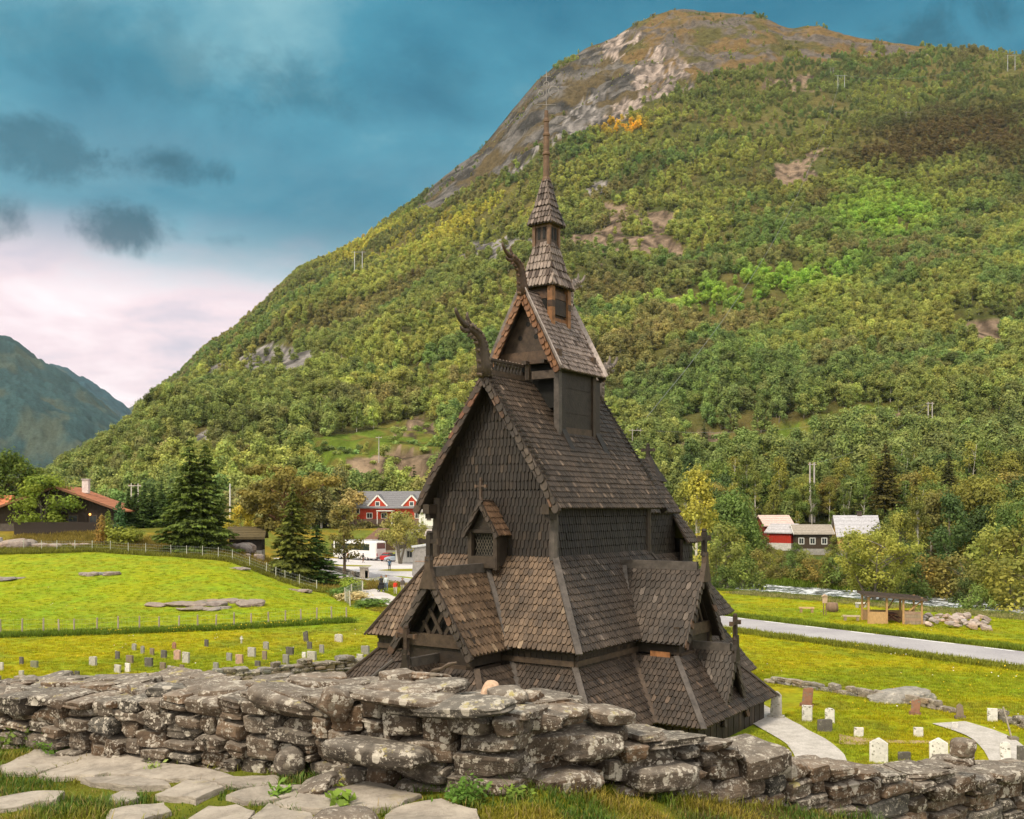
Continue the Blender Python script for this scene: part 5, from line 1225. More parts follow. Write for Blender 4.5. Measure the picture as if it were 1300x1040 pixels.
# ---------------------------------------------------------------- dry stone walls and the flagged terrace
def stone_mat(name, dark=(.040, .028, .020), light=(.190, .138, .098), lich=1.0, scale=1.0):
    m, nt, N = mat_new(name); L = nt.links.new
    out = N('ShaderNodeOutputMaterial'); b = N('ShaderNodeBsdfPrincipled', i_Roughness=.88); L(b.outputs[0], out.inputs[0]); b.inputs['Specular IOR Level'].default_value = .25
    tc = N('ShaderNodeTexCoord'); at_ = N('ShaderNodeAttribute', attribute_name='col'); O = tc.outputs['Object']
    n1 = N('ShaderNodeTexNoise', i_Scale=7.0 * scale, i_Detail=9.0, i_Roughness=.72, i_Distortion=.4); L(O, n1.inputs['Vector'])
    mp = N('ShaderNodeMapping'); mp.inputs['Scale'].default_value = (1.2, 1.2, 7.0); L(O, mp.inputs[0])
    ns = N('ShaderNodeTexNoise', i_Scale=6.0 * scale, i_Detail=6.0, i_Roughness=.65); L(mp.outputs[0], ns.inputs['Vector'])     # layering of the slate
    r = ramp(N, n1.outputs[0], L, [(.30, dark), (.70, light)])
    c = mixc(N, L, r.outputs[0], at_.outputs['Color'], 1.0, 'MULTIPLY')
    rs = ramp(N, ns.outputs[0], L, [(.36, (.45, .45, .45)), (.52, (1.1, 1.1, 1.1))]); c = mixc(N, L, c, rs.outputs[0], .6, 'MULTIPLY')
    nz = N('ShaderNodeTexNoise', i_Scale=2.2 * scale, i_Detail=4.0); L(O, nz.inputs['Vector'])
    # crusty lichens: rounded pale patches in a few sizes, ochre ones here and there
    wn = N('ShaderNodeTexNoise', i_Scale=26.0 * scale, i_Detail=6.0, i_Roughness=.7); L(O, wn.inputs['Vector'])
    wm = mixc(N, L, O, wn.outputs['Color'], .05)
    for sc, th, col, lo in ((10.0, .33, (.54, .48, .40), .52), (24.0, .36, (.60, .54, .45), .485), (15.0, .28, (.22, .185, .14), .46), (55.0, .40, (.56, .50, .42), .465), (90.0, .38, (.32, .28, .23), .44)):
        v = N('ShaderNodeTexVoronoi', i_Scale=sc * scale); L(wm, v.inputs['Vector'])
        k = N('ShaderNodeTexNoise', i_Scale=sc * .28 * scale, i_Detail=3.0); L(O, k.inputs['Vector'])
        lim = N('ShaderNodeMapRange'); L(k.outputs[0], lim.inputs[0]); lim.inputs[1].default_value = lo; lim.inputs[2].default_value = lo + .2; lim.inputs[3].default_value = 0; lim.inputs[4].default_value = th * 1.5 * lich
        f = math_(N, L, 'LESS_THAN', v.outputs['Distance'], lim.outputs[0])
        f = math_(N, L, 'MULTIPLY', f, math_(N, L, 'ADD', math_(N, L, 'MULTIPLY', n1.outputs[0], 1.2), .12)); c = mixc(N, L, c, col, f)
    no = N('ShaderNodeTexNoise', i_Scale=3.2 * scale, i_Detail=7.0, i_Roughness=.7); L(O, no.inputs['Vector'])
    sp = N('ShaderNodeSeparateXYZ'); g_ = N('ShaderNodeNewGeometry'); L(g_.outputs['Normal'], sp.inputs[0])
    upf = N('ShaderNodeMapRange'); L(sp.outputs[2], upf.inputs[0]); upf.inputs[1].default_value = -.3; upf.inputs[2].default_value = .7; upf.inputs[3].default_value = -.03; upf.inputs[4].default_value = .05
    oc = ramp(N, math_(N, L, 'ADD', no.outputs[0], upf.outputs[0]), L, [(.66, (0, 0, 0)), (.70, (1, 1, 1))]); c = mixc(N, L, c, (.42, .34, .05), math_(N, L, 'MULTIPLY', oc.outputs[0], .8 * lich))
    tp = N('ShaderNodeMapRange'); L(sp.outputs[2], tp.inputs[0]); tp.inputs[1].default_value = .45; tp.inputs[2].default_value = .85; tp.inputs[3].default_value = 0; tp.inputs[4].default_value = .55      # paler upper faces
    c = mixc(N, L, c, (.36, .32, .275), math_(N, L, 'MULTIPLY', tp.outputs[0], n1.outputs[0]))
    L(c, b.inputs['Base Color'])
    nb = N('ShaderNodeTexNoise', i_Scale=22.0 * scale, i_Detail=8.0, i_Roughness=.75); L(O, nb.inputs['Vector'])
    hgt = math_(N, L, 'ADD', nb.outputs[0], math_(N, L, 'MULTIPLY', ns.outputs[0], 1.0))
    bp = N('ShaderNodeBump', i_Strength=.85, i_Distance=.02 / scale); L(hgt, bp.inputs['Height']); L(bp.outputs[0], b.inputs['Normal'])
    return m
M['stone'] = stone_mat('lichen_stone'); M['stone_far'] = stone_mat('field_stone', (.10, .085, .07), (.30, .26, .22), .8, .35)
def _unitcube(n):
    bm = bmesh.new(); bmesh.ops.create_cube(bm, size=2.0); bmesh.ops.subdivide_edges(bm, edges=bm.edges[:], cuts=n, use_grid_fill=True)
    V = np.array([v.co[:] for v in bm.verts]); bm.verts.index_update(); Q = np.array([[v.index for v in f.verts] for f in bm.faces]); bm.free(); return V, Q
UC3 = _unitcube(6); UC2 = _unitcube(2)
class Stones:
    def __init__(s): s.V = []; s.Q = []; s.C = []; s.n = 0
    def add(s, c, dims, ax, seed, rough=.10, hi=True, flat=.5, tone=None, pw=None):
        """one weathered stone: rounded block with chipped edges and broken faces; ax = 3x3 axes (columns)"""
        g = np.random.default_rng(seed); U, Q = UC3 if hi else UC2
        p = g.uniform(7, 20) if pw is None else pw; nrm = (np.abs(U) ** p).sum(1) ** (1 / p); P = U / nrm[:, None]
        for _ in range(g.integers(4, 8)):            # knock corners off with random planes
            d = g.normal(size=3); d /= np.linalg.norm(d); k = g.uniform(.78, 1.08) * (np.abs(d).sum() * .62 + .30); h = P @ d - k; P = P - np.where(h > 0, h, 0)[:, None] * d
        f = np.array([mnoise.noise(Vector(q * 1.1) + Vector((seed * 3.1, seed * 1.7, 0))) for q in P]); f2 = np.array([mnoise.noise(Vector(q * 2.9) + Vector((seed * 1.1, 0, seed * 2.3))) for q in P])
        P = P * (1 + rough * .9 * f + rough * .55 * f2)[:, None]
        if hi:      # the rock splits along its bedding
            st = np.array([mnoise.noise(Vector((seed * 1.3, 0, q[2] * 2.2))) for q in P]); P[:, :2] *= (1 + .022 * np.round(st * 3) / 1.5)[:, None]
        P[:, 0] += P[:, 2] * g.uniform(-.12, .12); P[:, 2] += P[:, 0] * g.uniform(-.08, .08); P[:, 2] *= 1 + .08 * g.normal() * P[:, 0]
        P = P * (np.array(dims) / 2)
        P = P @ np.array(ax).T + np.array(c)
        t = g.uniform(.62, 1.3) if tone is None else tone; w_ = g.normal() * .07
        s.V.append(P); s.Q.append(Q + s.n); s.C.append(np.tile((t * (1 + w_), t, t * (1 - w_)), (len(Q), 1))); s.n += len(P)
    def build(s, name, mat, parent=None):
        me = npmesh(name, np.concatenate(s.V), np.concatenate(s.Q), np.concatenate(s.C), True); me.set_sharp_from_angle(angle=R(26)); return link(name, me, mat, parent)
def axes(dx, tilt=0.0, yaw=0.0, roll=0.0):
    d = Vector((dx[0], dx[1], 0)).normalized(); n = Vector((-d.y, d.x, 0)); m = Matrix((d, n, Vector((0, 0, 1)))).transposed()
    m = m @ Matrix.Rotation(yaw, 3, 'Z') @ Matrix.Rotation(tilt, 3, 'Y') @ Matrix.Rotation(roll, 3, 'X'); return np.array(m)
def wall_run(S, caps, a, b, top_a, top_b, base_a, base_b, hs, ls, seed, depth=.42, hi=True, big=.08, rag=.07, stop=None):
    """courses of uneven stones on the face from a to b (xy); the top stones go to 'caps'"""
    g = random.Random(seed); a = Vector(a); b = Vector(b); D = b - a; Lw = D.length; d = D / Lw; n = Vector((-d.y, d.x))       # n points into the wall
    if n.y < 0: n = -n
    # skyline: height fields per column
    cols = int(Lw / .05) + 1; hgt = [0.0] * cols; k = 0
    topf = lambda x: (float(np.interp(x / Lw, [q[0] for q in top_a], [q[1] for q in top_a])) if isinstance(top_a, list) else top_a + (top_b - top_a) * x / Lw) + rag * (mnoise.noise(Vector((x * 2.3, seed, 0))))
    basef = lambda x: (base_a + (base_b - base_a) * x / Lw) - .08
    lev = [basef(i * .05) for i in range(cols)]
    for it in range(4000):
        i = min(range(cols), key=lambda q: lev[q] - (topf(q * .05)) + g.random() * .02)
        if lev[i] > topf(i * .05) - .025: break
        l0 = g.uniform(*ls); h = g.uniform(*hs)
        if g.random() < big: l0 *= 1.7; h *= 1.5
        # fill the gap of near-equal level round i
        lo = i
        while lo > 0 and abs(lev[lo - 1] - lev[i]) < .035 and (i - lo) * .05 < l0 * .5: lo -= 1
        hi_ = i
        while hi_ < cols - 1 and abs(lev[hi_ + 1] - lev[i]) < .035 and (hi_ - lo) * .05 < l0: hi_ += 1
        w_ = max(.06, (hi_ - lo + 1) * .05); base = max(lev[lo:hi_ + 1]) if w_ < .12 else sum(lev[lo:hi_ + 1]) / (hi_ - lo + 1)
        rem = topf((lo + hi_) * .025) - base
        h = min(h, w_ * g.uniform(.55, 1.0)) if w_ < .25 else h
        h = max(.035, h)
        cap = rem < h * 1.5
        if cap: h = max(.05, min(h, max(rem, .05) * 1.15))
        xm = (lo + hi_ + 1) * .025; dep = depth * g.uniform(.75, 1.1); out_ = g.uniform(-.035, .035) - (.03 if cap else 0)
        c2 = a + d * xm + n * (dep / 2 + out_); c = (c2.x, c2.y, base + h / 2)
        T = caps if (cap and caps is not None) else S
        T_add = (T, c, (w_ * 1.0 - .008, dep, h * 1.0), axes(d, g.gauss(0, .035), g.gauss(0, .07), g.gauss(0, .05)), seed * 1000 + it, g.uniform(.04, .085), hi)
        if isinstance(T, list): T.append(T_add[1:])
        else: T.add(*T_add[1:])
        for q in range(lo, hi_ + 1): lev[q] = base + h
def build_wall():
    W = tag(empty('dry_stone_wall', (0, 0, 0)), 'rough dry stone wall of lichen-spotted grey slabs along the flagged terrace', 'stone wall')
    A0, A1 = (-4.9, 8.02), (-.02, 5.53); B0, B1 = (.02, 5.72), (5.6, 9.30)
    BT = [(0, 8.36), (.10, 8.24), (.228, 8.04), (.36, 7.80), (.44, 7.66), (.50, 7.56), (.62, 7.41), (.70, 7.39), (.80, 7.33), (.86, 7.28), (1, 7.08)]; BTx, BTz = [q[0] for q in BT], [q[1] for q in BT]
    # dark earth and rubble inside the wall
    for nm, (p, q, t0, t1, dp) in (('a', (A0, A1, 7.98, 8.36, .9)), ('b', (B0, B1, 8.12, 6.80, .85))):
        mb = MB(); P, Qv = Vector(p), Vector(q); d = (Qv - P).normalized(); n = Vector((-d.y, d.x)); n = n if n.y > 0 else -n
        lo = [P + n * .16 + d * .1, Qv + n * .16 - d * .12, Qv + n * (dp - .14) - d * .12, P + n * (dp - .14) + d * .1]; z = [t0, t1, t1, t0]
        mb.add([(v.x, v.y, 5.8) for v in lo] + [(v.x, v.y, z_ - .06) for v, z_ in zip(lo, z)], [(3, 2, 1, 0), (4, 5, 6, 7), (0, 1, 5, 4), (1, 2, 6, 5), (2, 3, 7, 6), (3, 0, 4, 7)], (.30, .27, .25)); mb.build('rubble_core', M['stone'], W)
    S = Stones(); caps = []
    wall_run(S, caps, A0, A1, [(0, 8.08), (.2, 8.17), (.62, 8.36), (.81, 8.46), (1, 8.42)], 0, 7.62, 7.92, (.06, .165), (.15, .42), 3, .42, True, .13, .05)
    wall_run(S, caps, B0, B1, BT, 0, 7.80, 6.0, (.055, .15), (.15, .44), 5, .42, True, .16, .035)
    # the wall runs on past both edges of the picture
    E0, E1 = (-9.4, 10.32), (5.6 + 2.9, 9.30 + 1.86)
    wall_run(S, None, E0, A0, 7.70, 8.08, 7.2, 7.62, (.07, .17), (.2, .45), 21, .8, False, .1, .05); wall_run(S, None, B1, E1, 7.10, 6.5, 6.0, 5.2, (.07, .17), (.2, .45), 22, .8, False, .1, .05)
    # far faces of both runs (seen only from the side) and the end at the step
    nA = Vector((.455, .89)); wall_run(S, None, Vector(A0) + nA * .98, Vector(A1) + nA * .98, 8.05, 8.36, 7.3, 7.6, (.09, .17), (.25, .5), 7, -.36, False, 0, .04)
    nB = Vector((-.54, .84)); wall_run(S, None, Vector(B0) + nB * .9, Vector(B1) + nB * .9, [(a_, z_ - .16) for a_, z_ in BT], 0, 7.4, 6.0, (.09, .17), (.25, .5), 8, -.36, False, 0, .04)
    wall_run(S, None, (.04, 5.60), (.34, 6.35), 8.42, 8.40, 7.9, 7.9, (.07, .15), (.16, .34), 9, .3, True, 0, .03)
    # flat slabs and rubble laid across the top
    g = random.Random(12)
    for (p, q, t0, t1, dp, cnt) in ((A0, A1, 8.09, 8.46, .95, 84), (B0, B1, 8.31, 7.20, .85, 64)):
        P, Qv = Vector(p), Vector(q); d = (Qv - P).normalized(); n = Vector((-d.y, d.x)); n = n if n.y > 0 else -n; Lw = (Qv - P).length
        for k in range(cnt):
            t = (k + g.random()) / cnt; c2 = P + d * (Lw * t) + n * g.uniform(.22, dp - .08); z = (float(np.interp(t, [0, .2, .62, .81, 1], [8.08, 8.17, 8.36, 8.45, 8.42])) if p is A0 else float(np.interp(t, BTx, BTz)) - .05) + g.uniform(-.06, .015)
            dims = (g.uniform(.16, .46), g.uniform(.16, .38), g.uniform(.04, .10)); 
            S.add((c2.x, c2.y, z), dims, axes(d, g.gauss(0, .09), g.uniform(-.8, .8), g.gauss(0, .09)), 5000 + k + cnt, .12, True, tone=g.uniform(.75, 1.35))
    caps.sort(key=lambda q: -(q[1][0] * q[1][2]) / (q[0][1] ** 2))
    for q in caps[76:]: S.add(*q)
    caps = caps[:76]
    S.build('stonework', M['stone'], W)
    # the coping stones, each a piece of its own
    for i, cargs in enumerate(caps):
        s = Stones(); s.add(*cargs); s.build('coping_stone', M['stone'], W)
    # stones that stand out in the photograph
    def one(name, px, py, d, dims, tilt, yaw, roll, seed, tone, lab, rough=.1, parent=W, pw=4):
        s = Stones(); p = at(px, py, d); s.add((0, 0, 0), dims, axes((1, 0), tilt, yaw, roll), seed, rough, True, tone=tone, pw=pw); o = s.build(name, M['stone'], parent); o.location = p
        if parent is W: o['label'] = lab
        return o
    one('coping_stone', 588, 897, 5.66, (.60, .30, .085), -.10, -.42, .06, 901, 1.0, 'long overhanging slab with yellow lichen')
    one('coping_stone', 512, 885, 5.85, (.64, .32, .065), .02, -.45, .02, 902, 1.1, 'long pale flat slab')
    one('coping_stone', 512, 874, 6.0, (.44, .30, .055), .03, -.4, .0, 903, 1.2, 'short flat slab')
    one('coping_stone', 560, 870, 6.3, (.34, .28, .06), .0, -.3, .05, 904, 1.05, 'flat slab beside the pointed stone')
    one('coping_stone', 644, 882, 5.95, (.24, .24, .085), -.03, .1, .02, 905, 1.5, 'pale lichen-covered block')
    one('coping_stone', 425, 893, 6.0, (.19, .16, .17), .5, .5, .1, 906, 1.15, 'tilted grey diamond-shaped stone')
    one('coping_stone', 372, 890, 6.35, (.60, .36, .13), .12, -.45, .02, 907, 1.0, 'big sloping slab')
    one('coping_stone', 288, 882, 6.85, (.50, .40, .11), .12, -.45, .05, 908, 1.0, 'big sloping slab')
    one('coping_stone', 712, 905, 6.0, (.31, .30, .11), .05, .6, .02, 909, 1.35, 'block with a bright yellow lichen patch')
    one('coping_stone', 770, 907, 6.2, (.32, .30, .10), .1, .6, .02, 910, 1.35, 'whitish block')
    one('coping_stone', 1222, 950, 8.0, (.15, .18, .15), .1, .4, .0, 912, 1.2, 'upright lichen-white boulder')
    one('facing_stone', 745, 946, 6.02, (.42, .3, .15), .0, .60, .0, 913, .95, 'large smooth greenish block')
    one('facing_stone', 715, 992, 5.88, (.46, .3, .15), .0, .60, .0, 914, .85, 'large dark block near the ground')
    one('facing_stone', 838, 985, 6.34, (.52, .3, .16), .06, .60, .0, 915, 1.05, 'large block peppered with white lichen')
    one('facing_stone', 368, 968, 6.2, (.19, .2, .19), .0, .3, .0, 916, 1.1, 'round brown boulder at the foot', pw=2.4)
    one('facing_stone', 478, 955, 5.80, (.66, .3, .13), .03, -.45, .0, 917, .75, 'long dark slab low in the face')
    one('facing_stone', 235, 935, 7.05, (.30, .26, .24), .05, -.42, .0, 918, 1.0, 'squarish boulder')
    p = one('loose_stone', 621, 880, 6.05, (.10, .10, .16), .25, .2, .15, 919, 1.0, '', .06, None, 3); tag(p, 'small pinkish pointed stone standing on the wall beside a pale block', 'stone'); p.data.materials[0] = surf_mat('pink_stone', (.46, .30, .20), (.58, .40, .28), 9, .8, .3, 40)
    p = one('boulder', 438, 1053, 4.95, (.34, .26, .20), .05, .1, .0, 920, 1.15, '', .12, None, 3); tag(p, 'grey boulder lying on the flagstones at the bottom edge of the photo', 'boulder')
    p = one('loose_stone', 405, 995, 5.85, (.24, .16, .07), -.35, -.3, .25, 921, .9, '', .12, None, 4); tag(p, 'slanting loose slab fallen against the foot of the wall', 'stone')
    p = one('loose_stone', 398, 1002, 5.75, (.20, .13, .05), -.30, -.2, .2, 922, .8, '', .12, None, 4); tag(p, 'thin dark stone under the slanting fallen slab', 'stone')
build_wall()
# lower churchyard walls, further off
def field_wall(name, pts, h, w_, label, seed, hs, ls, tone=1.0):
    S = Stones(); g = random.Random(seed); k = 0
    for (ax, ay), (bx, by) in zip(pts[:-1], pts[1:]):
        L_ = math.hypot(bx - ax, by - ay); d = ((bx - ax) / L_, (by - ay) / L_)
        z0 = 0.0
        while z0 < h:
            hh = g.uniform(*hs); x = 0
            while x < L_:
                l = g.uniform(*ls); px_, py_ = ax + d[0] * (x + l / 2), ay + d[1] * (x + l / 2); gz = float(ground_z(px_, py_))
                if not (z0 + hh > h and g.random() < .35):
                    S.add((px_, py_, gz + z0 + hh / 2), (l * 1.06, w_ * g.uniform(.8, 1.1), hh * 1.12), axes(d, g.gauss(0, .05), g.gauss(0, .06)), seed * 977 + k, .12, False, tone=tone * g.uniform(.7, 1.3))
                k += 1; x += l
            z0 += hh
    return tag(S.build(name, M['stone_far']), label, 'stone wall')
field_wall('field_wall', pxd([(-60, 50.5), (60, 51), (200, 52.5), (330, 55), (460, 58.5)]), .85, .8, 'low grey dry stone wall below the gravestones on the left, beyond the terrace wall', 31, (.14, .26), (.3, .7))
field_wall('stone_border', pxd([(972, 55), (1040, 52.5), (1110, 50), (1160, 48.6), (1205, 46.8)]), .34, .45, 'low knee-high row of pale stones edging the churchyard on the right', 32, (.16, .26), (.3, .7), 1.3)
field_wall('stone_border', pxd([(1262, 45.5), (1300, 43.5), (1350, 42)]), .42, .5, 'short stretch of low stones at the right edge, beyond a white headstone', 33, (.16, .26), (.3, .7), 1.1)
def rock(name, px, d, dims, seed, label, tone=1.0, yaw=0, sink=.3, mat='stone_far', cat='rock', n=1):
    S = Stones(); g = random.Random(seed)
    for k in range(n):
        o = Vector((g.uniform(-.5, .5) * dims[0], g.uniform(-.4, .4) * dims[1], 0)) if n > 1 else Vector()
        f = 1 if n == 1 else g.uniform(.22, .6); S.add((o.x, o.y, dims[2] * (.5 - sink) * f), (dims[0] * f, dims[1] * f, dims[2] * max(f, .5)), axes((1, 0), g.gauss(0, .08), yaw + g.uniform(-.5, .5), g.gauss(0, .08)), seed * 31 + k, .16, True, tone=tone * g.uniform(.85, 1.15), pw=3)
    o = S.build(name, M[mat]); o.location = gp(px, d); return tag(o, label, cat)
rock('rock', 1143, 49.8, (3.4, 1.8, .85), 61, 'big pale whaleback rock in the low stone row on the right', 1.5, 0, .36)
M['outcrop'] = stone_mat('outcrop_rock', (.17, .13, .12), (.36, .29, .25), .3, .3)
for args in ((228, 93, (4.4, 3.2, .5), 62, 'flat purplish rock slab in the pasture, left of the two larger ones'), (255, 90.5, (3.6, 2.6, .45), 63, 'flat pale rock slab in the pasture, lower edge of the middle outcrop'), (302, 93.5, (4.8, 3.6, 1.0), 64, 'stepped brown rock outcrop in the pasture, nearest the spruces'), (12, 106, (5, 3, .7), 65, 'grey rock slab in the pasture at the left edge'), (124, 108, (3.4, 2.4, .9), 66, 'small pale rock at the upper pasture fence, below the rust-coloured cypress'),
             (10, 128, (6.0, 3.4, 2.8), 67, 'bulky grey boulder below the red tiled roof corner'), (60, 128, (4.5, 2.6, 1.7), 68, 'brown rock ledge below the blossom tree'), (98, 128, (3.0, 2.4, 1.4), 69, 'small pale rock below the chalet terrace'), (292, 130, (5.0, 3.4, 2.6), 70, 'grey rock knoll beneath the sod-roofed shed'), (318, 128, (4.0, 3.0, 2.0), 71, 'low rock right of the sod-roofed shed knoll'), (380, 107, (2.6, 1.8, .7), 72, 'little rock in the grass below the slender olive-brown spruce'), (303, 115, (2.4, 1.6, .5), 73, 'little flat stone high in the pasture below the twin-topped spruce')):
    rock('rock_outcrop', *args, tone=.85, mat='outcrop', n=9, sink=.40)
rock('boulder', 470, 99, (2.0, 1.2, .9), 74, 'brown boulder beside the footpath near the walkers', .9, mat='outcrop')
S_ = Stones(); gg = random.Random(8)
for k in range(70):
    px = gg.uniform(1170, 1255); d = 84 + gg.uniform(-3.5, 3.5) - (px - 1170) * .04; p = gp(px, d); s_ = gg.uniform(.2, .62); S_.add((p.x, p.y, p.z + s_ * .2 + gg.uniform(0, .35)), (s_ * 1.3, s_, s_ * .6), axes((1, 0), gg.gauss(0, .25), gg.uniform(0, 3), gg.gauss(0, .25)), 8000 + k, .15, False, tone=gg.uniform(1.0, 1.8))
tag(S_.build('rubble', M['outcrop']), 'scattered heap of pale broken rocks by the river, right of the picnic shelter', 'rock heap', kind='stuff')
S_ = Stones()
for k in range(140):
    t = gg.random(); i = gg.randrange(1, len(RIVER) - 2); a, b = RIVER[i], RIVER[i + 1]; sd = gg.choice((-1, 1)) * gg.uniform(4.2, 6.4); L_ = math.hypot(b[0] - a[0], b[1] - a[1]); x = a[0] + (b[0] - a[0]) * t - (b[1] - a[1]) / L_ * sd; y = a[1] + (b[1] - a[1]) * t + (b[0] - a[0]) / L_ * sd
    s_ = gg.uniform(.3, 1.1); S_.add((x, y, float(ground_z(x, y)) + s_ * .1), (s_ * 1.3, s_, s_ * .6), axes((1, 0), 0, gg.uniform(0, 3)), 9000 + k, .15, False, tone=gg.uniform(.5, 1.3))
tag(S_.build('river_stones', M['outcrop']), kind='stuff')

# --- flagstones set in the grass of the terrace
M['flag'] = stone_mat('flagstone', (.24, .205, .17), (.47, .41, .35), .22, .8)
def flagstone(pts, label, seed, lift=.035):
    """pts: outline in photograph pixels on the terrace; becomes a thick irregular slab"""
    def ray(px, py):
        d = 5.5
        for _ in range(12):
            z = float(ground_z((px - 650) / F * d, d)); d = (ZC - z) * F / (py - HY)
        return Vector(((px - 650) / F * d, d, 0))
    P = [ray(*p) for p in pts]; c = sum(P, Vector()) / len(P); P = [c + (q - c) * 1.10 for q in P]; g = random.Random(seed); ring_ = []
    for a, b in zip(P, P[1:] + P[:1]):
        n = max(2, int((b - a).length / .05))
        for k in range(n):
            q = a.lerp(b, k / n); q += Vector((mnoise.noise(q * 6 + Vector((seed, 0, 0))), mnoise.noise(q * 6 + Vector((0, seed, 0))), 0)) * .035; ring_.append(q)
    n = len(ring_); vs = []; fs = []
    zf = lambda q, f: float(ground_z(q.x, q.y)) + f + mnoise.noise(q * 3 + Vector((0, 0, seed))) * .018 + mnoise.noise(q * 9 + Vector((0, 0, seed))) * .005
    lv = ((1.0, -.08), (1.0, lift * .72), (.985, lift), (.75, lift + .001), (.45, lift + .002), (.15, lift + .002))
    for sc, dz in lv:
        for q in ring_:
            w_ = c + (q - c) * sc; vs.append((w_.x, w_.y, zf(w_, dz)))
    for l in range(len(lv) - 1):
        for k in range(n): fs.append((l * n + k, l * n + (k + 1) % n, (l + 1) * n + (k + 1) % n, (l + 1) * n + k))
    fs.append(tuple((len(lv) - 1) * n + k for k in range(n)))
    mb = MB(); t = g.uniform(.9, 1.15); mb.add(vs, fs, (t, t * .985, t * .96)); o = mb.build('flagstone', M['flag'], None, True)
    # face outwards
    bm = bmesh.new(); bm.from_mesh(o.data); bmesh.ops.recalc_face_normals(bm, faces=bm.faces[:]); bm.to_mesh(o.data); bm.free(); o.data.set_sharp_from_angle(angle=R(35))
    return tag(o, label, 'flagstone')
for pts, lab in (([(5, 978), (45, 958), (110, 956), (122, 964), (85, 975), (40, 986), (8, 984)], 'worn flagstone at the left foot of the wall, farthest left of the row'),
                 ([(55, 988), (110, 968), (165, 962), (192, 970), (165, 980), (120, 990)], 'grey flagstone by the wall foot, second of the row from the left'),
                 ([(140, 988), (160, 976), (205, 974), (262, 984), (292, 990), (275, 996), (225, 993), (170, 992)], 'long cracked flagstone in the middle of the row along the wall'),
                 ([(204, 1015), (235, 998), (275, 1000), (282, 1006), (250, 1021)], 'pale square flagstone in the middle of the terrace'),
                 ([(105, 995), (150, 993), (205, 997), (212, 1004), (170, 1006), (120, 1000)], 'narrow flagstone half overgrown with yellow grass'),
                 ([(-20, 1034), (-15, 1022), (40, 1014), (76, 1014), (70, 1022), (20, 1030)], 'narrow flagstone at the left edge of the photo'),
                 ([(272, 998), (300, 992), (345, 992), (352, 1000), (310, 1004)], 'small pale flagstone near the wall foot in the centre of the row'),
                 ([(292, 1016), (330, 1004), (390, 1002), (402, 1010), (360, 1020), (310, 1022)], 'smooth flagstone left of the widest grey one'),
                 ([(356, 1026), (400, 1010), (470, 1002), (528, 1014), (500, 1028), (450, 1034), (400, 1034)], 'widest smooth grey flagstone, in front of the grey boulder'),
                 ([(490, 1044), (515, 1030), (560, 1026), (602, 1036), (600, 1056), (500, 1060)], 'pale flagstone at the bottom edge, right of the grey boulder'),
                 ([(225, 1058), (262, 1034), (300, 1030), (320, 1040), (300, 1060)], 'flagstone cut off by the bottom edge, left of the grey boulder'),
                 ([(130, 1050), (150, 1034), (205, 1028), (210, 1036), (170, 1052)], 'mossy flagstone at the bottom edge, farthest left there'),
                 ([(140, 1022), (150, 1012), (172, 1012), (176, 1020), (155, 1026)], 'tiny flagstone nearly swallowed by grass'),
                 ([(318, 1046), (345, 1030), (392, 1040), (398, 1060), (330, 1060)], 'dull flagstone touching the grey boulder at the bottom edge')):
    flagstone(pts, lab, len(lab) + int(pts[0][0]))
# --- grass on the terrace: real blades
def blades(name, P, hgt, wid, col, seed, lean=.5, segs=2):
    g = np.random.default_rng(seed); n = len(P); a = g.uniform(0, 2 * math.pi, n); d = np.stack([np.cos(a), np.sin(a), np.zeros(n)], 1); s = np.stack([-d[:, 1], d[:, 0], d[:, 2]], 1)
    h = hgt[:, None]; w_ = wid[:, None]; b = g.uniform(.2, 1, n)[:, None] * lean; up = np.array((0, 0, 1.0))
    p0 = P; p1 = P + up * h * .55 + d * h * b * .3; p2 = P + up * h * (1 - b * .25) + d * h * b
    V = np.stack([p0 - s * w_, p0 + s * w_, p1 + s * w_ * .75, p1 - s * w_ * .75, p2 + s * w_ * .15, p2 - s * w_ * .15], 1).reshape(-1, 3)
    i = np.arange(n)[:, None] * 6; Q = np.concatenate([i + np.array([[0, 1, 2, 3]]), i + np.array([[3, 2, 4, 5]])], 0); c = np.concatenate([col * .8, col * 1.1], 0)
    return link(name, npmesh(name, V, Q, c), M['blade'])
m, nt, N = mat_new('grass_blades'); L = nt.links.new; out = N('ShaderNodeOutputMaterial'); a_ = N('ShaderNodeAttribute', attribute_name='col'); b = N('ShaderNodeBsdfPrincipled', i_Roughness=.55); b.inputs['Specular IOR Level'].default_value = .3; L(a_.outputs['Color'], b.inputs['Base Color'])
t_ = N('ShaderNodeBsdfTranslucent'); L(a_.outputs['Color'], t_.inputs[0]); mx = N('ShaderNodeMixShader'); mx.inputs[0].default_value = .35; L(b.outputs[0], mx.inputs[1]); L(t_.outputs[0], mx.inputs[2]); L(mx.outputs[0], out.inputs[0]); M['blade'] = m
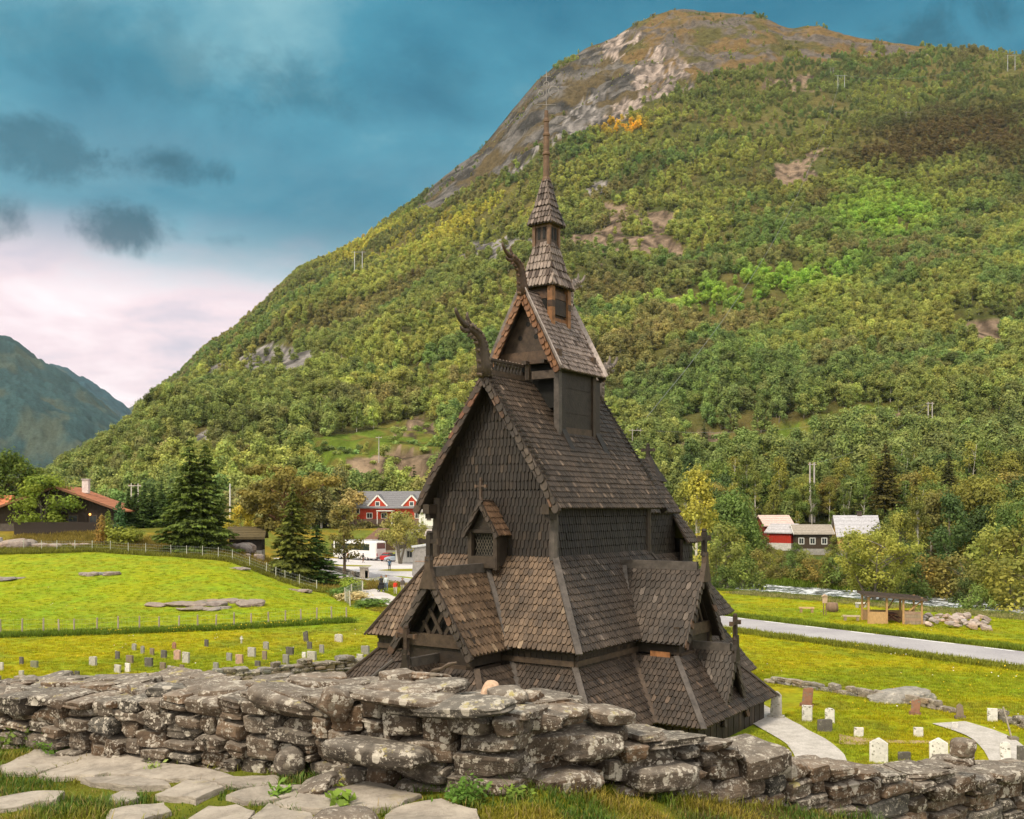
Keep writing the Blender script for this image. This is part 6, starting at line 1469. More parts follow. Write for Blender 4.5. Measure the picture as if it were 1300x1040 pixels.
def terrace_grass():
    g = np.random.default_rng(17); n = 400000; x = g.uniform(-9.4, 3.0, n); y = g.uniform(3.6, 10.4, n); ok = (y < ywall(x) + .05) & (y > 3.7); x, y = x[ok], y[ok]
    # keep the middle of the slabs clear
    deps = bpy.context.evaluated_depsgraph_get; free = np.ones(len(x), bool)
    for o in bpy.data.objects:
        if o.name.startswith('flagstone'):
            V = np.array([v.co[:2] for v in o.data.vertices]); n_ = 0; ring_ = V[:]
            c = V.mean(0); k = int(len(V) / 6); R_ = V[2 * k:3 * k]; R_ = c + (R_ - c) * .93
            free &= ~poly_in(x, y, [tuple(q) for q in R_])
    x, y = x[free], y[free]; dens = fbm(x * 1.6, y * 1.6, 501, 4); dens2 = fbm(x * 4.5, y * 4.5, 507, 3)
    keep = g.random(len(x)) < .35 + .65 * smooth(dens, .36, .58); x, y, dens, dens2 = x[keep], y[keep], dens[keep], dens2[keep]; n = len(x)
    edge = np.exp(-((y - ywall(x)) / .12) ** 2); h = (.016 + .030 * smooth(dens, .42, .62) + .024 * smooth(dens2, .5, .68) + .04 * edge * g.random(n)) * g.uniform(.5, 1.4, n); tall = g.random(n) < .012; h = np.where(tall, h + .05, h)
    A = lambda *q: np.array(q); hue = fbm(x * 2.4, y * 2.4, 517, 3)[:, None]
    c = A(.20, .20, .016) + (A(.085, .15, .014) - A(.20, .20, .016)) * smooth(hue, .44, .60); c = c + (A(.34, .22, .035) - c) * smooth(1 - hue, .54, .68) * .5; c = c * g.uniform(.6, 1.35, (n, 1)); c = np.where((g.random(n) < .10)[:, None], A(.36, .26, .09) * g.uniform(.6, 1.1, (n, 1)), c)
    z = ground_z(x, y); o = blades('terrace_grass', np.stack([x, y, z - .004], 1), h, np.full(n, .0026) * g.uniform(.7, 1.4, n), c, 3, .9); tag(o, kind='stuff')
terrace_grass()
# leafy weeds at the foot of the wall
def weed(px, py, d, r, h, n, col, seed, label, size=.045):
    g = np.random.default_rng(seed); p = at(px, py, d); p.z = float(ground_z(p.x, p.y)); root = empty('weed', p); tag(root, label, 'weed')
    mb = MB(); pos = []
    for k in range(n):
        a = g.uniform(0, 6.28); t = g.random() ** .6; q = Vector((math.cos(a) * r * t, math.sin(a) * r * t, h * g.uniform(.35, 1.0) * (1.1 - .5 * t))); mb.tube([(q.x * .15, q.y * .15, -.02), (q.x * .55, q.y * .55, q.z * .6), q], [.004, .003, .0015], 4, (.10, .13, .03))
        for _ in range(7):
            pos.append(np.array(q) * g.uniform(.45, 1.0) + g.normal(size=3) * .022)
    mb.build('stem', M['bark'], root); pos = np.array(pos); nr_ = unit(len(pos), g) * .7 + np.array((0, -.3, .8)); nr_ /= np.linalg.norm(nr_, axis=1)[:, None]; P, Q = leaf_quads(pos, nr_, size, g, .55)
    o = link('leaves', npmesh('leaves', P, Q, g.uniform(.7, 1.3, (len(pos), 1)) * np.ones(3)), M['leaf'], root); o.color = (*col, 1)
weed(592, 1008, 5.45, .13, .17, 55, (.055, .105, .015), 1, 'bushy bright green fern-like weed at the wall corner', .035)
weed(437, 1006, 5.55, .07, .12, 9, (.10, .15, .02), 2, 'broad-leaved weed in front of the long dark slab', .07)
weed(360, 1000, 5.75, .06, .07, 12, (.09, .15, .02), 3, 'small weed left of the round brown boulder', .05)
weed(196, 982, 6.6, .07, .08, 14, (.14, .17, .05), 4, 'pale flowering weed beside the long cracked flagstone', .035)
weed(70, 950, 7.3, .16, .16, 40, (.06, .11, .015), 5, 'patch of green weeds at the wall foot on the left', .045)
weed(32, 955, 7.5, .20, .20, 40, (.07, .10, .015), 6, 'tall dark weeds against the wall at the left edge', .045)
weed(655, 1012, 5.5, .06, .07, 14, (.09, .13, .02), 7, 'low weed just right of the wall corner', .035)
# ---------------------------------------------------------------- gravestones
M['grave'] = attr_mat('headstone', .75, 6.0, .22, .3, 30, speck=((.20, .19, .15), 9.0, .60))
def on_ground(px, py):
    d = (ZC) * F / (py - HY)
    for _ in range(8): d = (ZC - float(ground_z((px - 650) / F * d, d))) * F / (py - HY)
    return gp(px, d)
def headstone(px, py, wpx, hpx, shape, tone, label, group, yaw=-.5, tilt=0.0, plinth=False, seed=0):
    p = on_ground(px, py); k = p.y / F; w_, h = wpx * k, hpx * k; g = random.Random(int(px * 7 + py)); th = min(.22, max(.10, w_ * .26))
    # what shows is the turned face plus the edge
    w_ = max(.25, (w_ - th * abs(math.sin(yaw))) / math.cos(yaw))
    prof = []
    if shape == 'flat': prof = [(-.5, 1), (.5, 1)]
    elif shape == 'round': prof = [(-.5, .86), (-.42, .94), (-.22, .99), (0, 1), (.22, .99), (.42, .94), (.5, .86)]
    elif shape == 'gable': prof = [(-.5, .80), (-.04, 1), (.04, 1), (.5, .80)]
    elif shape == 'slant': prof = [(-.5, .88), (.3, 1), (.5, .94)]
    elif shape == 'obelisk': prof = [(-.40, .86), (-.1, 1), (.1, 1), (.40, .86)]
    if shape == 'cross': pts = [(-.14, 0), (.14, 0), (.14, .55), (.5, .55), (.5, .75), (.14, .75), (.14, 1), (-.14, 1), (-.14, .75), (-.5, .75), (-.5, .55), (-.14, .55)]
    else:
        b = .5 if shape != 'obelisk' else .5
        pts = [(-b, -.12), (b, -.12)] + prof[::-1]
    P = [Vector((x * w_, 0, z * h)) for x, z in pts]
    bm = bmesh.new(); A = [bm.verts.new((q.x, -th / 2, q.z)) for q in P]; B = [bm.verts.new((q.x, th / 2, q.z)) for q in P]; n = len(P)
    bm.faces.new(A); bm.faces.new(B[::-1])
    for i in range(n): bm.faces.new((A[i], B[i], B[(i + 1) % n], A[(i + 1) % n]))
    bmesh.ops.recalc_face_normals(bm, faces=bm.faces[:]); bmesh.ops.bevel(bm, geom=bm.edges[:], offset=min(.025, th * .18), segments=2, affect='EDGES', profile=.6)
    me = bpy.data.meshes.new('gravestone'); bm.to_mesh(me); bm.free()
    at_ = me.attributes.new('col', 'FLOAT_COLOR', 'FACE'); c = np.ones((len(me.polygons), 4), np.float32); c[:, :3] = np.array(tone) * g.uniform(.9, 1.1); at_.data.foreach_set('color', c.ravel())
    o = link('gravestone' if shape != 'cross' else 'grave_cross', me, M['grave'], None, p); o.rotation_euler = (g.gauss(0, .02), tilt + g.gauss(0, .02), yaw + g.gauss(0, .06)); tag(o, label, 'gravestone' if shape != 'cross' else 'grave cross', group)
    if plinth:
        mb = MB(); mb.box((0, 0, .02), (w_ * 1.35, th * 2.4, .22), tuple(x * .8 for x in tone)); mb.build('plinth', M['grave'], o)
    return o
WHT = (.62, .59, .56); PAL = (.42, .39, .35); GRY = (.25, .235, .215); DKG = (.10, .09, .08); PNK = (.42, .26, .20); RED_ = (.26, .13, .085); MOS = (.20, .20, .13); BRN = (.20, .15, .11)
TN = {WHT: 'white', PAL: 'pale grey', GRY: 'grey', DKG: 'dark grey', PNK: 'pink', RED_: 'reddish brown', MOS: 'mossy grey', BRN: 'brown-grey'}
SN = {'flat': 'square-topped', 'round': 'round-topped', 'gable': 'gabled', 'slant': 'slant-topped', 'obelisk': 'tapering'}
LG = [(2, 852, 6, 11, 'flat', PAL), (27.4, 844, 7, 10, 'flat', DKG), (43.7, 848, 12, 9, 'flat', MOS), (27, 858, 9, 7, 'slant', PAL), (98, 858, 8, 6, 'flat', DKG), (118, 845, 13, 12, 'slant', PAL), (149, 837, 7, 10, 'flat', DKG), (164.6, 842, 12, 10, 'flat', BRN), (149, 854, 11, 10, 'flat', PAL), (162, 854, 8, 12, 'flat', WHT), (170, 826, 7, 9, 'round', GRY), (181, 830, 6, 10, 'round', GRY), (193, 832, 7, 9, 'flat', BRN), (208, 835.6, 10, 10, 'flat', DKG),
      (189, 847, 12, 12, 'flat', DKG), (206.6, 851, 9, 10, 'flat', BRN), (215, 851, 7, 6, 'round', PAL), (221, 824, 6, 9, 'gable', RED_), (225, 838, 11, 13, 'round', PNK), (236, 842, 11, 14, 'flat', PAL), (262, 821, 6, 9, 'flat', DKG), (306.5, 817, 5, 9.5, 'cross', WHT), (319.6, 834, 12, 12, 'flat', PAL), (337.7, 824.6, 9, 10, 'round', GRY), (336, 837.5, 7, 11, 'flat', BRN), (304, 843, 11, 12, 'flat', PNK), (291, 839, 9, 10, 'flat', GRY), (274, 849, 8, 8, 'flat', GRY), (327, 846, 9, 7, 'flat', DKG), (231, 851, 7, 7, 'flat', BRN),
      (368, 831.5, 12, 10, 'flat', DKG), (363, 843, 10, 12, 'flat', GRY), (386, 836, 6, 8, 'flat', WHT), (396, 838, 14, 11, 'flat', PAL), (390, 843.5, 7, 7, 'flat', DKG), (388.7, 815, 7, 14, 'slant', DKG), (393, 824, 7, 9, 'flat', DKG), (408.5, 829.6, 7, 11, 'flat', GRY), (430, 815, 11, 10, 'round', PAL), (436, 842, 12, 8, 'flat', WHT), (457, 838.5, 10, 8, 'flat', PAL), (464, 831, 12, 11, 'flat', GRY)]
ORD = ['leftmost', 'second from the left', 'third from the left', 'fourth from the left', 'fifth from the left', 'sixth from the left', 'seventh from the left', 'eighth from the left', 'ninth from the left', 'tenth from the left', 'eleventh from the left', 'twelfth from the left', 'thirteenth from the left', 'fourteenth from the left', 'fifteenth from the left', 'sixteenth from the left']
rows = [(800, 827.5, 'row farthest from the field wall'), (827.5, 837, 'second row from the pasture'), (837, 843.2, 'middle row'), (843.2, 870, 'row just behind the field wall')]
for lo, hi_, nm in rows:
    rw = sorted([q for q in LG if lo <= q[1] < hi_])
    for i, (px, py, w_, h, sh, tn) in enumerate(rw):
        lab = ('small white wooden cross standing alone among the far headstones' if sh == 'cross' else '%s %s headstone, %s of the %s' % (TN[tn], SN[sh], ORD[i], nm))
        headstone(px, py, w_, h, sh, tn, lab, 'gravestones below the pasture', -.55, -.12 if px == 388.7 else 0)
for args in ((985, 911.4, 16, 34, 'obelisk', PAL, 'tall tapering pale grey obelisk headstone closest to the church', 0, True), (1024, 897, 13, 25, 'slant', RED_, 'tall weathered reddish headstone leaning behind a white one', .10, True), (1024.6, 915.5, 13, 20, 'flat', WHT, 'white headstone right in front of the tall reddish one', 0, False), (1053.7, 918, 12, 19, 'round', WHT, 'white headstone behind the wide dark grey one', 0, False), (1047, 928.5, 19, 16, 'slant', DKG, 'wide rough dark grey headstone in front of a white one', 0, False),
             (1090, 935.5, 12, 12, 'flat', WHT, 'little white headstone alone in the grass, left one of two alike', 0, False), (1166, 935.5, 12, 12, 'flat', WHT, 'little white headstone alone in the grass, right one of two alike', 0, False), (1115.6, 968, 23, 31, 'gable', WHT, 'large white gabled headstone above the terrace wall, the left of two', 0, False), (1191.8, 968, 23, 31, 'gable', WHT, 'large white gabled headstone above the terrace wall, the right of two', 0, False), (1161.4, 907.5, 11, 20, 'slant', RED_, 'reddish leaning headstone beside the big pale rock', .12, True),
             (1219, 912.6, 10, 19, 'obelisk', BRN, 'brown pointed headstone at the right end of the low stone row', 0, True), (1260, 916, 12.5, 16.5, 'flat', WHT, 'white square headstone left of the short stretch of low stones', 0, False), (1212.5, 925, 8, 8, 'flat', WHT, 'tiny white headstone at the top of the right slab path', 0, False), (1148, 966, 16, 12, 'slant', DKG, 'low dark headstone between the two large white gabled ones', 0, False), (1277, 972, 13, 30, 'round', WHT, 'tall white round-topped headstone at the right end of the wall', 0, False), (1296, 970, 10, 23, 'flat', DKG, 'dark brown headstone at the right edge of the photo', 0, False)):
    px, py, w_, h, sh, tn, lab, tl, pl = args; headstone(px, py, w_, h, sh, tn, lab, 'gravestones beside the church', -.30, tl, pl)
mb = MB(); p = on_ground(1286, 940); mb.beam((0, 0, -.1), (-.35, .1, 1.35), .12, .05, (.35, .30, .24)); mb.box((0, 0, .05), (.35, .3, .2), (.2, .17, .14)); o = mb.build('grave_plank', M['grave'], None, False, p); tag(o, 'thin grey wooden grave plank leaning beside the right slab path', 'grave marker')
# ---------------------------------------------------------------- fences
M['wood'] = attr_mat('weathered_wood', .85, 5.0, .3, .4, 18, (1, 1, .3)); M['wire'] = attr_mat('wire', .5, 5, .1, 0, metal=.6)
def fence(name, pts, h, r, col, label, wires=(.35, .65, .95), wr=.006, square=False, mesh=0):
    root = empty(name, pts[0]); tag(root, label, 'fence'); o0 = Vector(pts[0]); g = random.Random(len(pts)); tops = []
    for p in pts:
        q = Vector(p) - o0; hh = h * g.uniform(.93, 1.07); t = q + Vector((g.gauss(0, .03), g.gauss(0, .03), hh)); mb = MB()
        if square: mb.beam(q - Vector((0, 0, .2)), t, r * 2, r * 2, col)
        else: mb.tube([q - Vector((0, 0, .2)), (q + t) / 2, t, t + Vector((0, 0, .02))], [r * 1.05, r, r * .95, r * .6], 8, col)
        mb.build('post', M['wood'], root); tops.append((q, t))
    mb = MB()
    for (a0, a1), (b0, b1) in zip(tops[:-1], tops[1:]):
        for f in wires: 
            a, b = a0.lerp(a1, f), b0.lerp(b1, f); m_ = (a + b) / 2 - Vector((0, 0, .015)); mb.tube([a, m_, b], wr, 4, (.45, .46, .42))
        if mesh:
            n = int((b0 - a0).length / mesh)
            for k in range(1, n): mb.tube([a0.lerp(b0, k / n) + Vector((0, 0, .05)), a1.lerp(b1, k / n)], wr * .7, 3, (.40, .42, .38))
    mb.build('wire', M['wire'], root); return root
fp = [1, 28, 55, 75, 94, 123, 150, 177, 202, 227, 251, 274, 297, 319, 341, 362, 382, 402, 421, 440]
fence('pasture_fence', [gp(p, np.interp(p, [0, 150, 300, 440], [75, 77, 80, 84.5])) for p in fp], 1.15, .065, (.34, .28, .22), 'post and wire fence along the lower edge of the pasture, above the gravestones', mesh=.25, wr=.004)
fp = [30, 53, 72, 95, 117, 140, 163, 185, 217, 237, 257, 277, 295, 317, 338, 350, 362, 380, 402]
fence('garden_fence', [gp(p, np.interp(p, [0, 120, 200, 300, 410], [125, 125, 123, 119, 111])) for p in fp], 1.35, .05, (.42, .42, .34), 'pale green netting fence along the upper edge of the pasture, below the spruces', (.15, .4, .65, .9), .008, mesh=.3)
fence('path_fence', [gxy(-22.0 - 2.4, 134), gxy(-20.6, 126), gxy(-18.6, 118), gxy(-16.6, 110.6), gxy(-17.1, 106), gxy(-16.9, 101), gxy(-15.6, 96)], 1.5, .06, (.50, .46, .40), 'tall white netting fence beside the footpath', (.2, .5, .75, .98), .012, mesh=.35)
field_wall('path_kerb', [(-34.5, 166), (-28.6, 156), (-21.4, 138)], .5, .6, 'low brown stone edging wall on the far side of the footpath', 35, (.2, .28), (.4, .8), .8)
mb = MB(); p = gxy(-20.2, 136); mb.box((0, 0, .7), (1.1, .5, 1.5), (.38, .33, .28)); mb.box((.4, 0, .5), (.5, .5, 1.1), (.45, .38, .34)); mb.box((0, 0, 1.5), (1.3, .7, .1), (.45, .40, .35)); tag(mb.build('gate_pier', M['wood'], None, False, p), 'squat pale stone pier where the footpath leaves the car park', 'gate pier')
# ---------------------------------------------------------------- houses
M['plank'] = attr_mat('painted_boards', .75, 4.0, .25, .4, 12, (6, 6, .4)); M['roof'] = attr_mat('roof_cover', .7, 3.0, .25, .4, 14); M['glass'] = attr_mat('window_glass', .12, 1, .1, 0, spec=.6)
def house(name, loc, yaw, w_, dp, eave, ridge_, wall, roof, label, cat='house', ov=.5, found=.5, fcol=(.3, .28, .26), windows=(), chimney=None, trim=None, gable_axis='x', thick=.22):
    """gables face +-y when gable_axis is 'y' (ridge along y), else +-x"""
    root = empty(name, loc, yaw, label, cat)
    T = (lambda x, y, z: Vector((x, y, z))) if gable_axis == 'y' else (lambda x, y, z: Vector((y, -x, z)))
    mb = MB(); W2, D2 = w_ / 2, dp / 2
    body = [T(-W2, -D2, 0), T(W2, -D2, 0), T(W2, -D2, eave), T(0, -D2, ridge_), T(-W2, -D2, eave)]
    mb.prism(body, (0, 0, 0), T(0, dp, 0), wall)
    nb = int(w_ / .5)
    for s in (-1, 1):
        for k in range(nb + 1):
            x = -W2 + w_ * k / nb; zt = eave + (ridge_ - eave) * (1 - abs(x) / W2); mb.box(T(x, s * (D2 + .012), zt / 2), (.06, .03, zt) if gable_axis == 'y' else (.03, .06, zt), tuple(c * .8 for c in wall))
        nd = int(dp / .5)
        for k in range(nd + 1):
            y = -D2 + dp * k / nd; mb.box(T(s * (W2 + .012), y, eave / 2), (.03, .06, eave) if gable_axis == 'y' else (.06, .03, eave), tuple(c * .8 for c in wall))
    mb.build('wall', M['plank'], root)
    mb = MB(); sl = (ridge_ - eave) / W2
    for s in (-1, 1):
        P = [T(0, -D2 - ov, ridge_ + .05), T(s * (W2 + ov), -D2 - ov, eave - sl * ov + .05), T(s * (W2 + ov), -D2 - ov, eave - sl * ov + .05 + thick), T(0, -D2 - ov, ridge_ + .05 + thick)]
        mb.prism(P, (0, 0, 0), T(0, dp + 2 * ov, 0), roof)
        for k in range(int(W2 / .55)):
            t = (k + .5) / (W2 / .55); a = P[3].lerp(P[2], t); mb.beam(a + T(0, 0, .015), a + T(0, dp + 2 * ov, .015), .05, .03, tuple(c * .82 for c in roof))
    rf = mb.build('roof', M['roof'], root)
    if trim:
        mb = MB()
        for e in (-1, 1):
            for s in (-1, 1):
                a, b = T(0, e * (D2 + ov + .03), ridge_ + .12), T(s * (W2 + ov), e * (D2 + ov + .03), eave - sl * ov + .12); mb.beam(a, b, .06, .30, trim)
        mb.build('bargeboard', M['plank'], root)
    if found:
        mb = MB(); mb.box((0, 0, -.6 + found / 2), tuple(T(w_ + .1, dp + .1, 0)[i] if i < 2 else 1.2 + found for i in range(3)), fcol) if gable_axis == 'y' else mb.box((0, 0, -.6 + found / 2), (dp + .1, w_ + .1, 1.2 + found), fcol); mb.build('foundation', M['roof'], root)
    for (face, u, z, ww, hh, fr) in windows:       # face: S/N gable sides (-y,+y in the local gable frame) or E/W eave sides
        if face in 'SN':
            s = -1 if face == 'S' else 1; c = T(u, s * (D2 + .03), z); n = T(0, s, 0); side = T(1, 0, 0)
        else:
            s = 1 if face == 'E' else -1; c = T(s * (W2 + .03), u, z); n = T(s, 0, 0); side = T(0, 1, 0)
        f = MB()
        for q in (-1, 1): f.beam(c + side * (q * ww / 2) - Vector((0, 0, hh / 2 + .06)), c + side * (q * ww / 2) + Vector((0, 0, hh / 2 + .06)), .14, .10, fr, n); f.beam(c + side * (-ww / 2 - .06) + Vector((0, 0, q * hh / 2)), c + side * (ww / 2 + .06) + Vector((0, 0, q * hh / 2)), .10, .14, fr)
        f.beam(c - Vector((0, 0, hh / 2)), c + Vector((0, 0, hh / 2)), .05, .06, fr, n); wn = f.build('window', M['plank'], root)
        f = MB(); m3 = Matrix((side, n, Vector((0, 0, 1)))).transposed(); f.box(c + n * .005, (ww, .02, hh), (.03, .035, .04), m3); f.build('pane', M['glass'], wn)
    if chimney:
        mb = MB(); mb.box((chimney[0], chimney[1], chimney[2]), (.9, .9, 2.0), chimney[3]); mb.box((chimney[0], chimney[1], chimney[2] + 1.05), (1.1, 1.1, .16), tuple(c * .7 for c in chimney[3])); mb.build('chimney', M['roof'], rf)
    return root
WHTE = (.72, .70, .68); TERRA = (.42, .16, .08); DKW = (.040, .026, .018)
p = gp(86, 147, -.2); ch = house('chalet', p, .10, 16.5, 9, 2.9, 6.0, DKW, TERRA, 'dark brown timber chalet with low terracotta roof and pale chimney', 'house', 1.1, .9, (.10, .08, .07), (('S', 2.2, 1.6, 1.3, 1.0, (.10, .07, .05)), ('S', 5.0, 1.5, 1.0, 1.1, (.10, .07, .05)), ('S', -3, 1.6, 1.6, 1.0, (.10, .07, .05)), ('S', .2, 4.1, .8, .7, (.12, .09, .07))), (2.6, 0, 6.3, (.62, .55, .53)), (.20, .09, .05), 'y')
mb = MB(); mb.lathe((4.6, -4.65, 2.2), [(.0, -.15), (.14, -.1), (.14, .1), (0, .15)], 8, (1, .5, .15)); lm = attr_mat('porch_lamp', .5, 1, 0, 0); lb = [n for n in lm.node_tree.nodes if n.type == 'BSDF_PRINCIPLED'][0]; lb.inputs['Emission Color'].default_value = (1, .45, .1, 1); lb.inputs['Emission Strength'].default_value = 2.5; mb.build('porch_lamp', lm, ch)
mb = MB(); mb.box((2.0, -7.2, -.2), (12, 4.5, 1.3), (.035, .024, .018)); mb.box((2.0, -9.4, .7), (12, .12, .9), (.030, .020, .015)); mb.build('veranda', M['plank'], ch)
house('house', gp(-22, 148, 0), .0, 7, 8, 2.4, 4.6, DKW, (.50, .17, .08), 'corner of a dark house with bright terracotta tiles at the left edge', 'house', .6, .4, gable_axis='x')
p = gp(314, 137, -.1); sh = house('shed', p, .15, 4.6, 4.2, 1.9, 3.0, (.028, .020, .016), (.10, .075, .035), 'low dark log shed with brown sod roof between spruce and pine', 'shed', .5, .2, gable_axis='x', thick=.35); mb = MB(); mb.box((0, -2.32, .9), (1.1, .06, 1.7), (.02, .015, .012)); mb.build('door', M['plank'], sh)
REDP = (.42, .045, .020)
p = at(500, 667, 232); zt = max(float(ground_z(p.x, p.y)), float(mount_z(np.array(500.), np.array(232.)))); p.z = max(zt, p.z) - .2
ht = house('hotel', p, -.10, 9.5, 19.5, 3.9, 7.3, REDP, (.16, .155, .165), 'long bright red wooden hotel with grey roof and white-trimmed dormers', 'hotel', .6, 1.1, (.20, .13, .10), tuple(('E', y, z, 1.3, 1.2, WHTE) for y, z in ((-7.6, 2.9), (-4.6, 1.9), (-1.2, 1.9), (2.4, 1.9), (6.6, 1.9))) + (('S', 0, 3.2, 1.3, 1.2, WHTE),), None, WHTE, 'x')
for x in (-2.7, 5.2):
    mb = MB(); mb.prism([Vector((x - 1.9, -4.9, 3.0)), Vector((x + 1.9, -4.9, 3.0)), Vector((x + 1.9, -4.9, 4.4)), Vector((x, -4.9, 6.5)), Vector((x - 1.9, -4.9, 4.4))], (0, 0, 0), (0, 3.6, 0), REDP); dm = mb.build('dormer', M['plank'], ht)
    mb = MB(); 
    for s in (-1, 1):
        mb.beam((x, -5.0, 6.55), (x + s * 2.3, -5.0, 4.1), .10, .34, WHTE); mb.prism([Vector((x, -5.0, 6.6)), Vector((x + s * 2.3, -5.0, 4.1)), Vector((x + s * 2.3, -5.0, 4.3)), Vector((x, -5.0, 6.8))], (0, 0, 0), (0, 4.6, 0), (.16, .155, .165))
    mb.build('dormer_roof', M['roof'], dm)
    mb = MB(); mb.box((x, -4.95, 4.6), (1.1, .1, 1.1), WHTE); w_ = mb.build('window', M['plank'], dm); mb = MB(); mb.box((x, -4.99, 4.6), (.8, .08, .8), (.05, .06, .07)); mb.build('pane', M['glass'], w_)
mb = MB(); mb.box((-.6, -6.0, 3.0), (3.8, 2.2, .18), (.72, .72, .72)); mb.box((-2.3, -6.9, 1.5), (.16, .16, 3), WHTE); mb.box((1.1, -6.9, 1.5), (.16, .16, 3), WHTE); mb.build('porch', M['plank'], ht)
p = gp(556, 224, 0); p.z = max(p.z, 5.2); house('white_house', p, -.1, 6, 7.5, 3.6, 5.4, WHTE, (.30, .27, .27), 'white house beside the red hotel, half hidden by the church', 'house', .4, .4, windows=(('E', -1.5, 2.2, .9, 1.0, (.25, .2, .18)), ('E', 1.5, 2.2, .9, 1.0, (.25, .2, .18))), gable_axis='x')
house('barn', gp(487, 199, 0), .5, 5.5, 5, 2.2, 4.3, (.10, .055, .035), (.16, .085, .055), 'small brown gabled barn right behind the coach', 'barn', .5, .2, gable_axis='y')
house('white_house', gp(546, 178, -.1), -.1, 7, 11, 3.0, 5.6, WHTE, (.40, .34, .33), 'long white house with pinkish grey roof behind the pale yellow-green tree', 'house', .4, .2, windows=(('E', -3, 1.6, 1.0, 1.2, (.5, .48, .46)),), gable_axis='x')
# concrete stub building by the car park
mb = MB(); mb.prism([Vector((-1.6, -.9, 0)), Vector((2.4, -.9, 0)), Vector((2.4, -.9, 4.5)), Vector((-1.3, -.9, 4.0))], (0, 0, 0), (0, 4, 0), (.27, .25, .24)); cb = mb.build('concrete_shed', M['roof'], None, False, gp(538, 141)); cb.rotation_euler = (0, 0, .12); tag(cb, 'bare grey concrete shed with sloping top between car park and church', 'shed')
mb = MB(); mb.prism([Vector((-1.7, -1.05, 3.98)), Vector((2.5, -1.05, 4.5)), Vector((2.5, -1.05, 4.66)), Vector((-1.7, -1.05, 4.14))], (0, 0, 0), (0, 4.3, 0), (.45, .45, .46)); mb.build('roof', M['roof'], cb)
mb = MB(); mb.box((.6, -.93, 2.1), (3.7, .05, .12), (.33, .22, .17)); mb.build('band', M['roof'], cb)
# farm across the river
def far_at(px, d, dz=0): 
    q = gp(px, d); q.z = max(q.z, float(mount_z(np.array(float(px)), np.array(float(d))))) + dz; return q
fb = at(996, 691, 205); house('red_barn', fb, .75, 4.2, 5.6, 2.5, 4.0, (.40, .030, .016), (.42, .40, .42), 'bright red barn with grey gable roof across the river, in front of the faded one', 'barn', .4, .3, (.55, .53, .5), trim=(.5, .45, .43), gable_axis='y')
house('old_barn', at(982, 690, 213), .2, 5, 6.4, 3.9, 5.8, (.22, .035, .025), (.55, .40, .36), 'faded dark red barn with pale rusty roof behind the bright red barn', 'barn', .4, .5, gable_axis='x')
house('brown_house', at(1029, 697, 202), -.08, 5.5, 7.0, 3.2, 4.7, (.060, .040, .026), (.30, .26, .22), 'dark brown house with white windows and faded roof between red barn and yellow house', 'house', .5, .15, windows=tuple(('E', y, 1.7, 1.0, 1.2, WHTE) for y in (-2.4, -.2, 2.1)), trim=WHTE, gable_axis='x')
house('yellow_house', at(1086, 700, 201), -.12, 6.0, 7.8, 3.4, 7.0, (.55, .36, .12), (.40, .39, .42), 'yellow house with pale grey metal roof and dark chimney behind the willow', 'house', .5, .2, windows=(('E', -2.4, 2.1, 1.0, 1.2, (.35, .22, .12)), ('E', 1.6, 2.1, 1.0, 1.2, (.35, .22, .12))), chimney=(.8, .3, 7.0, (.08, .06, .05)), gable_axis='x')
# ---------------------------------------------------------------- picnic place
M['pine_wood'] = attr_mat('fresh_timber', .7, 4.0, .25, .3, 14, (5, 5, 1))
LT = (.42, .25, .115); OW = (.27, .205, .15)
psh = tag(empty('picnic_shelter', gp(1132, 83.5), -.16), 'open wooden picnic shelter with dark flat roof and half-height board walls', 'shelter')
mb = MB(); mb.prism([Vector((-2.45, -1.7, 2.30)), Vector((2.45, -1.7, 1.95)), Vector((2.45, -1.7, 2.12)), Vector((-2.45, -1.7, 2.47))], (0, 0, 0), (0, 3.6, 0), (.085, .060, .048))
for k in range(8): mb.beam((-2.5, -1.6 + k * .48, 2.50), (2.5, -1.6 + k * .48, 2.145), .05, .04, (.06, .045, .036))
mb.build('roof', M['roof'], psh)
for x, y in ((-2.1, -1.3), (-.65, -1.3), (.65, -1.3), (2.1, -1.3), (-2.1, 1.5), (-.1, 1.5), (1.0, 1.5), (2.1, 1.5)):
    mb = MB(); mb.box((x, y, 1.1), (.15, .15, 2.25), LT); mb.build('post', M['pine_wood'], psh)
mb = MB(); mb.box((-1.4, -1.32, .5), (1.45, .08, 1.0), (.45, .28, .13)); mb.build('board_wall', M['pine_wood'], psh)
mb = MB()
for k in range(4): mb.box((1.4, -1.32, .14 + k * .27), (1.5, .08, .25), (OW[0] * (1 + .12 * (k % 2)), OW[1], OW[2]))
mb.build('board_wall', M['wood'], psh)
mb = MB(); mb.box((0, 1.5, .45), (4.3, .08, .9), (.33, .21, .11)); mb.build('board_wall', M['pine_wood'], psh)
mb = MB(); mb.beam((1.1, -1.25, 1.1), (2.05, -1.25, 1.9), .1, .1, LT); mb.build('brace', M['pine_wood'], psh); mb = MB(); mb.beam((-2.0, 1.45, 1.2), (-1.4, 1.45, 2.0), .1, .1, LT); mb.build('brace', M['pine_wood'], psh); mb = MB(); mb.beam((.0, 1.45, 1.0), (.5, 1.45, 1.9), .1, .1, LT); mb.build('brace', M['pine_wood'], psh)
tb_ = tag(empty('picnic_table', gp(1130, 83.7), -.16), 'dark reddish table with benches inside the picnic shelter', 'table')
mb = MB(); mb.box((0, 0, .74), (.9, 1.6, .06), (.12, .045, .03)); mb.build('tabletop', M['wood'], tb_)
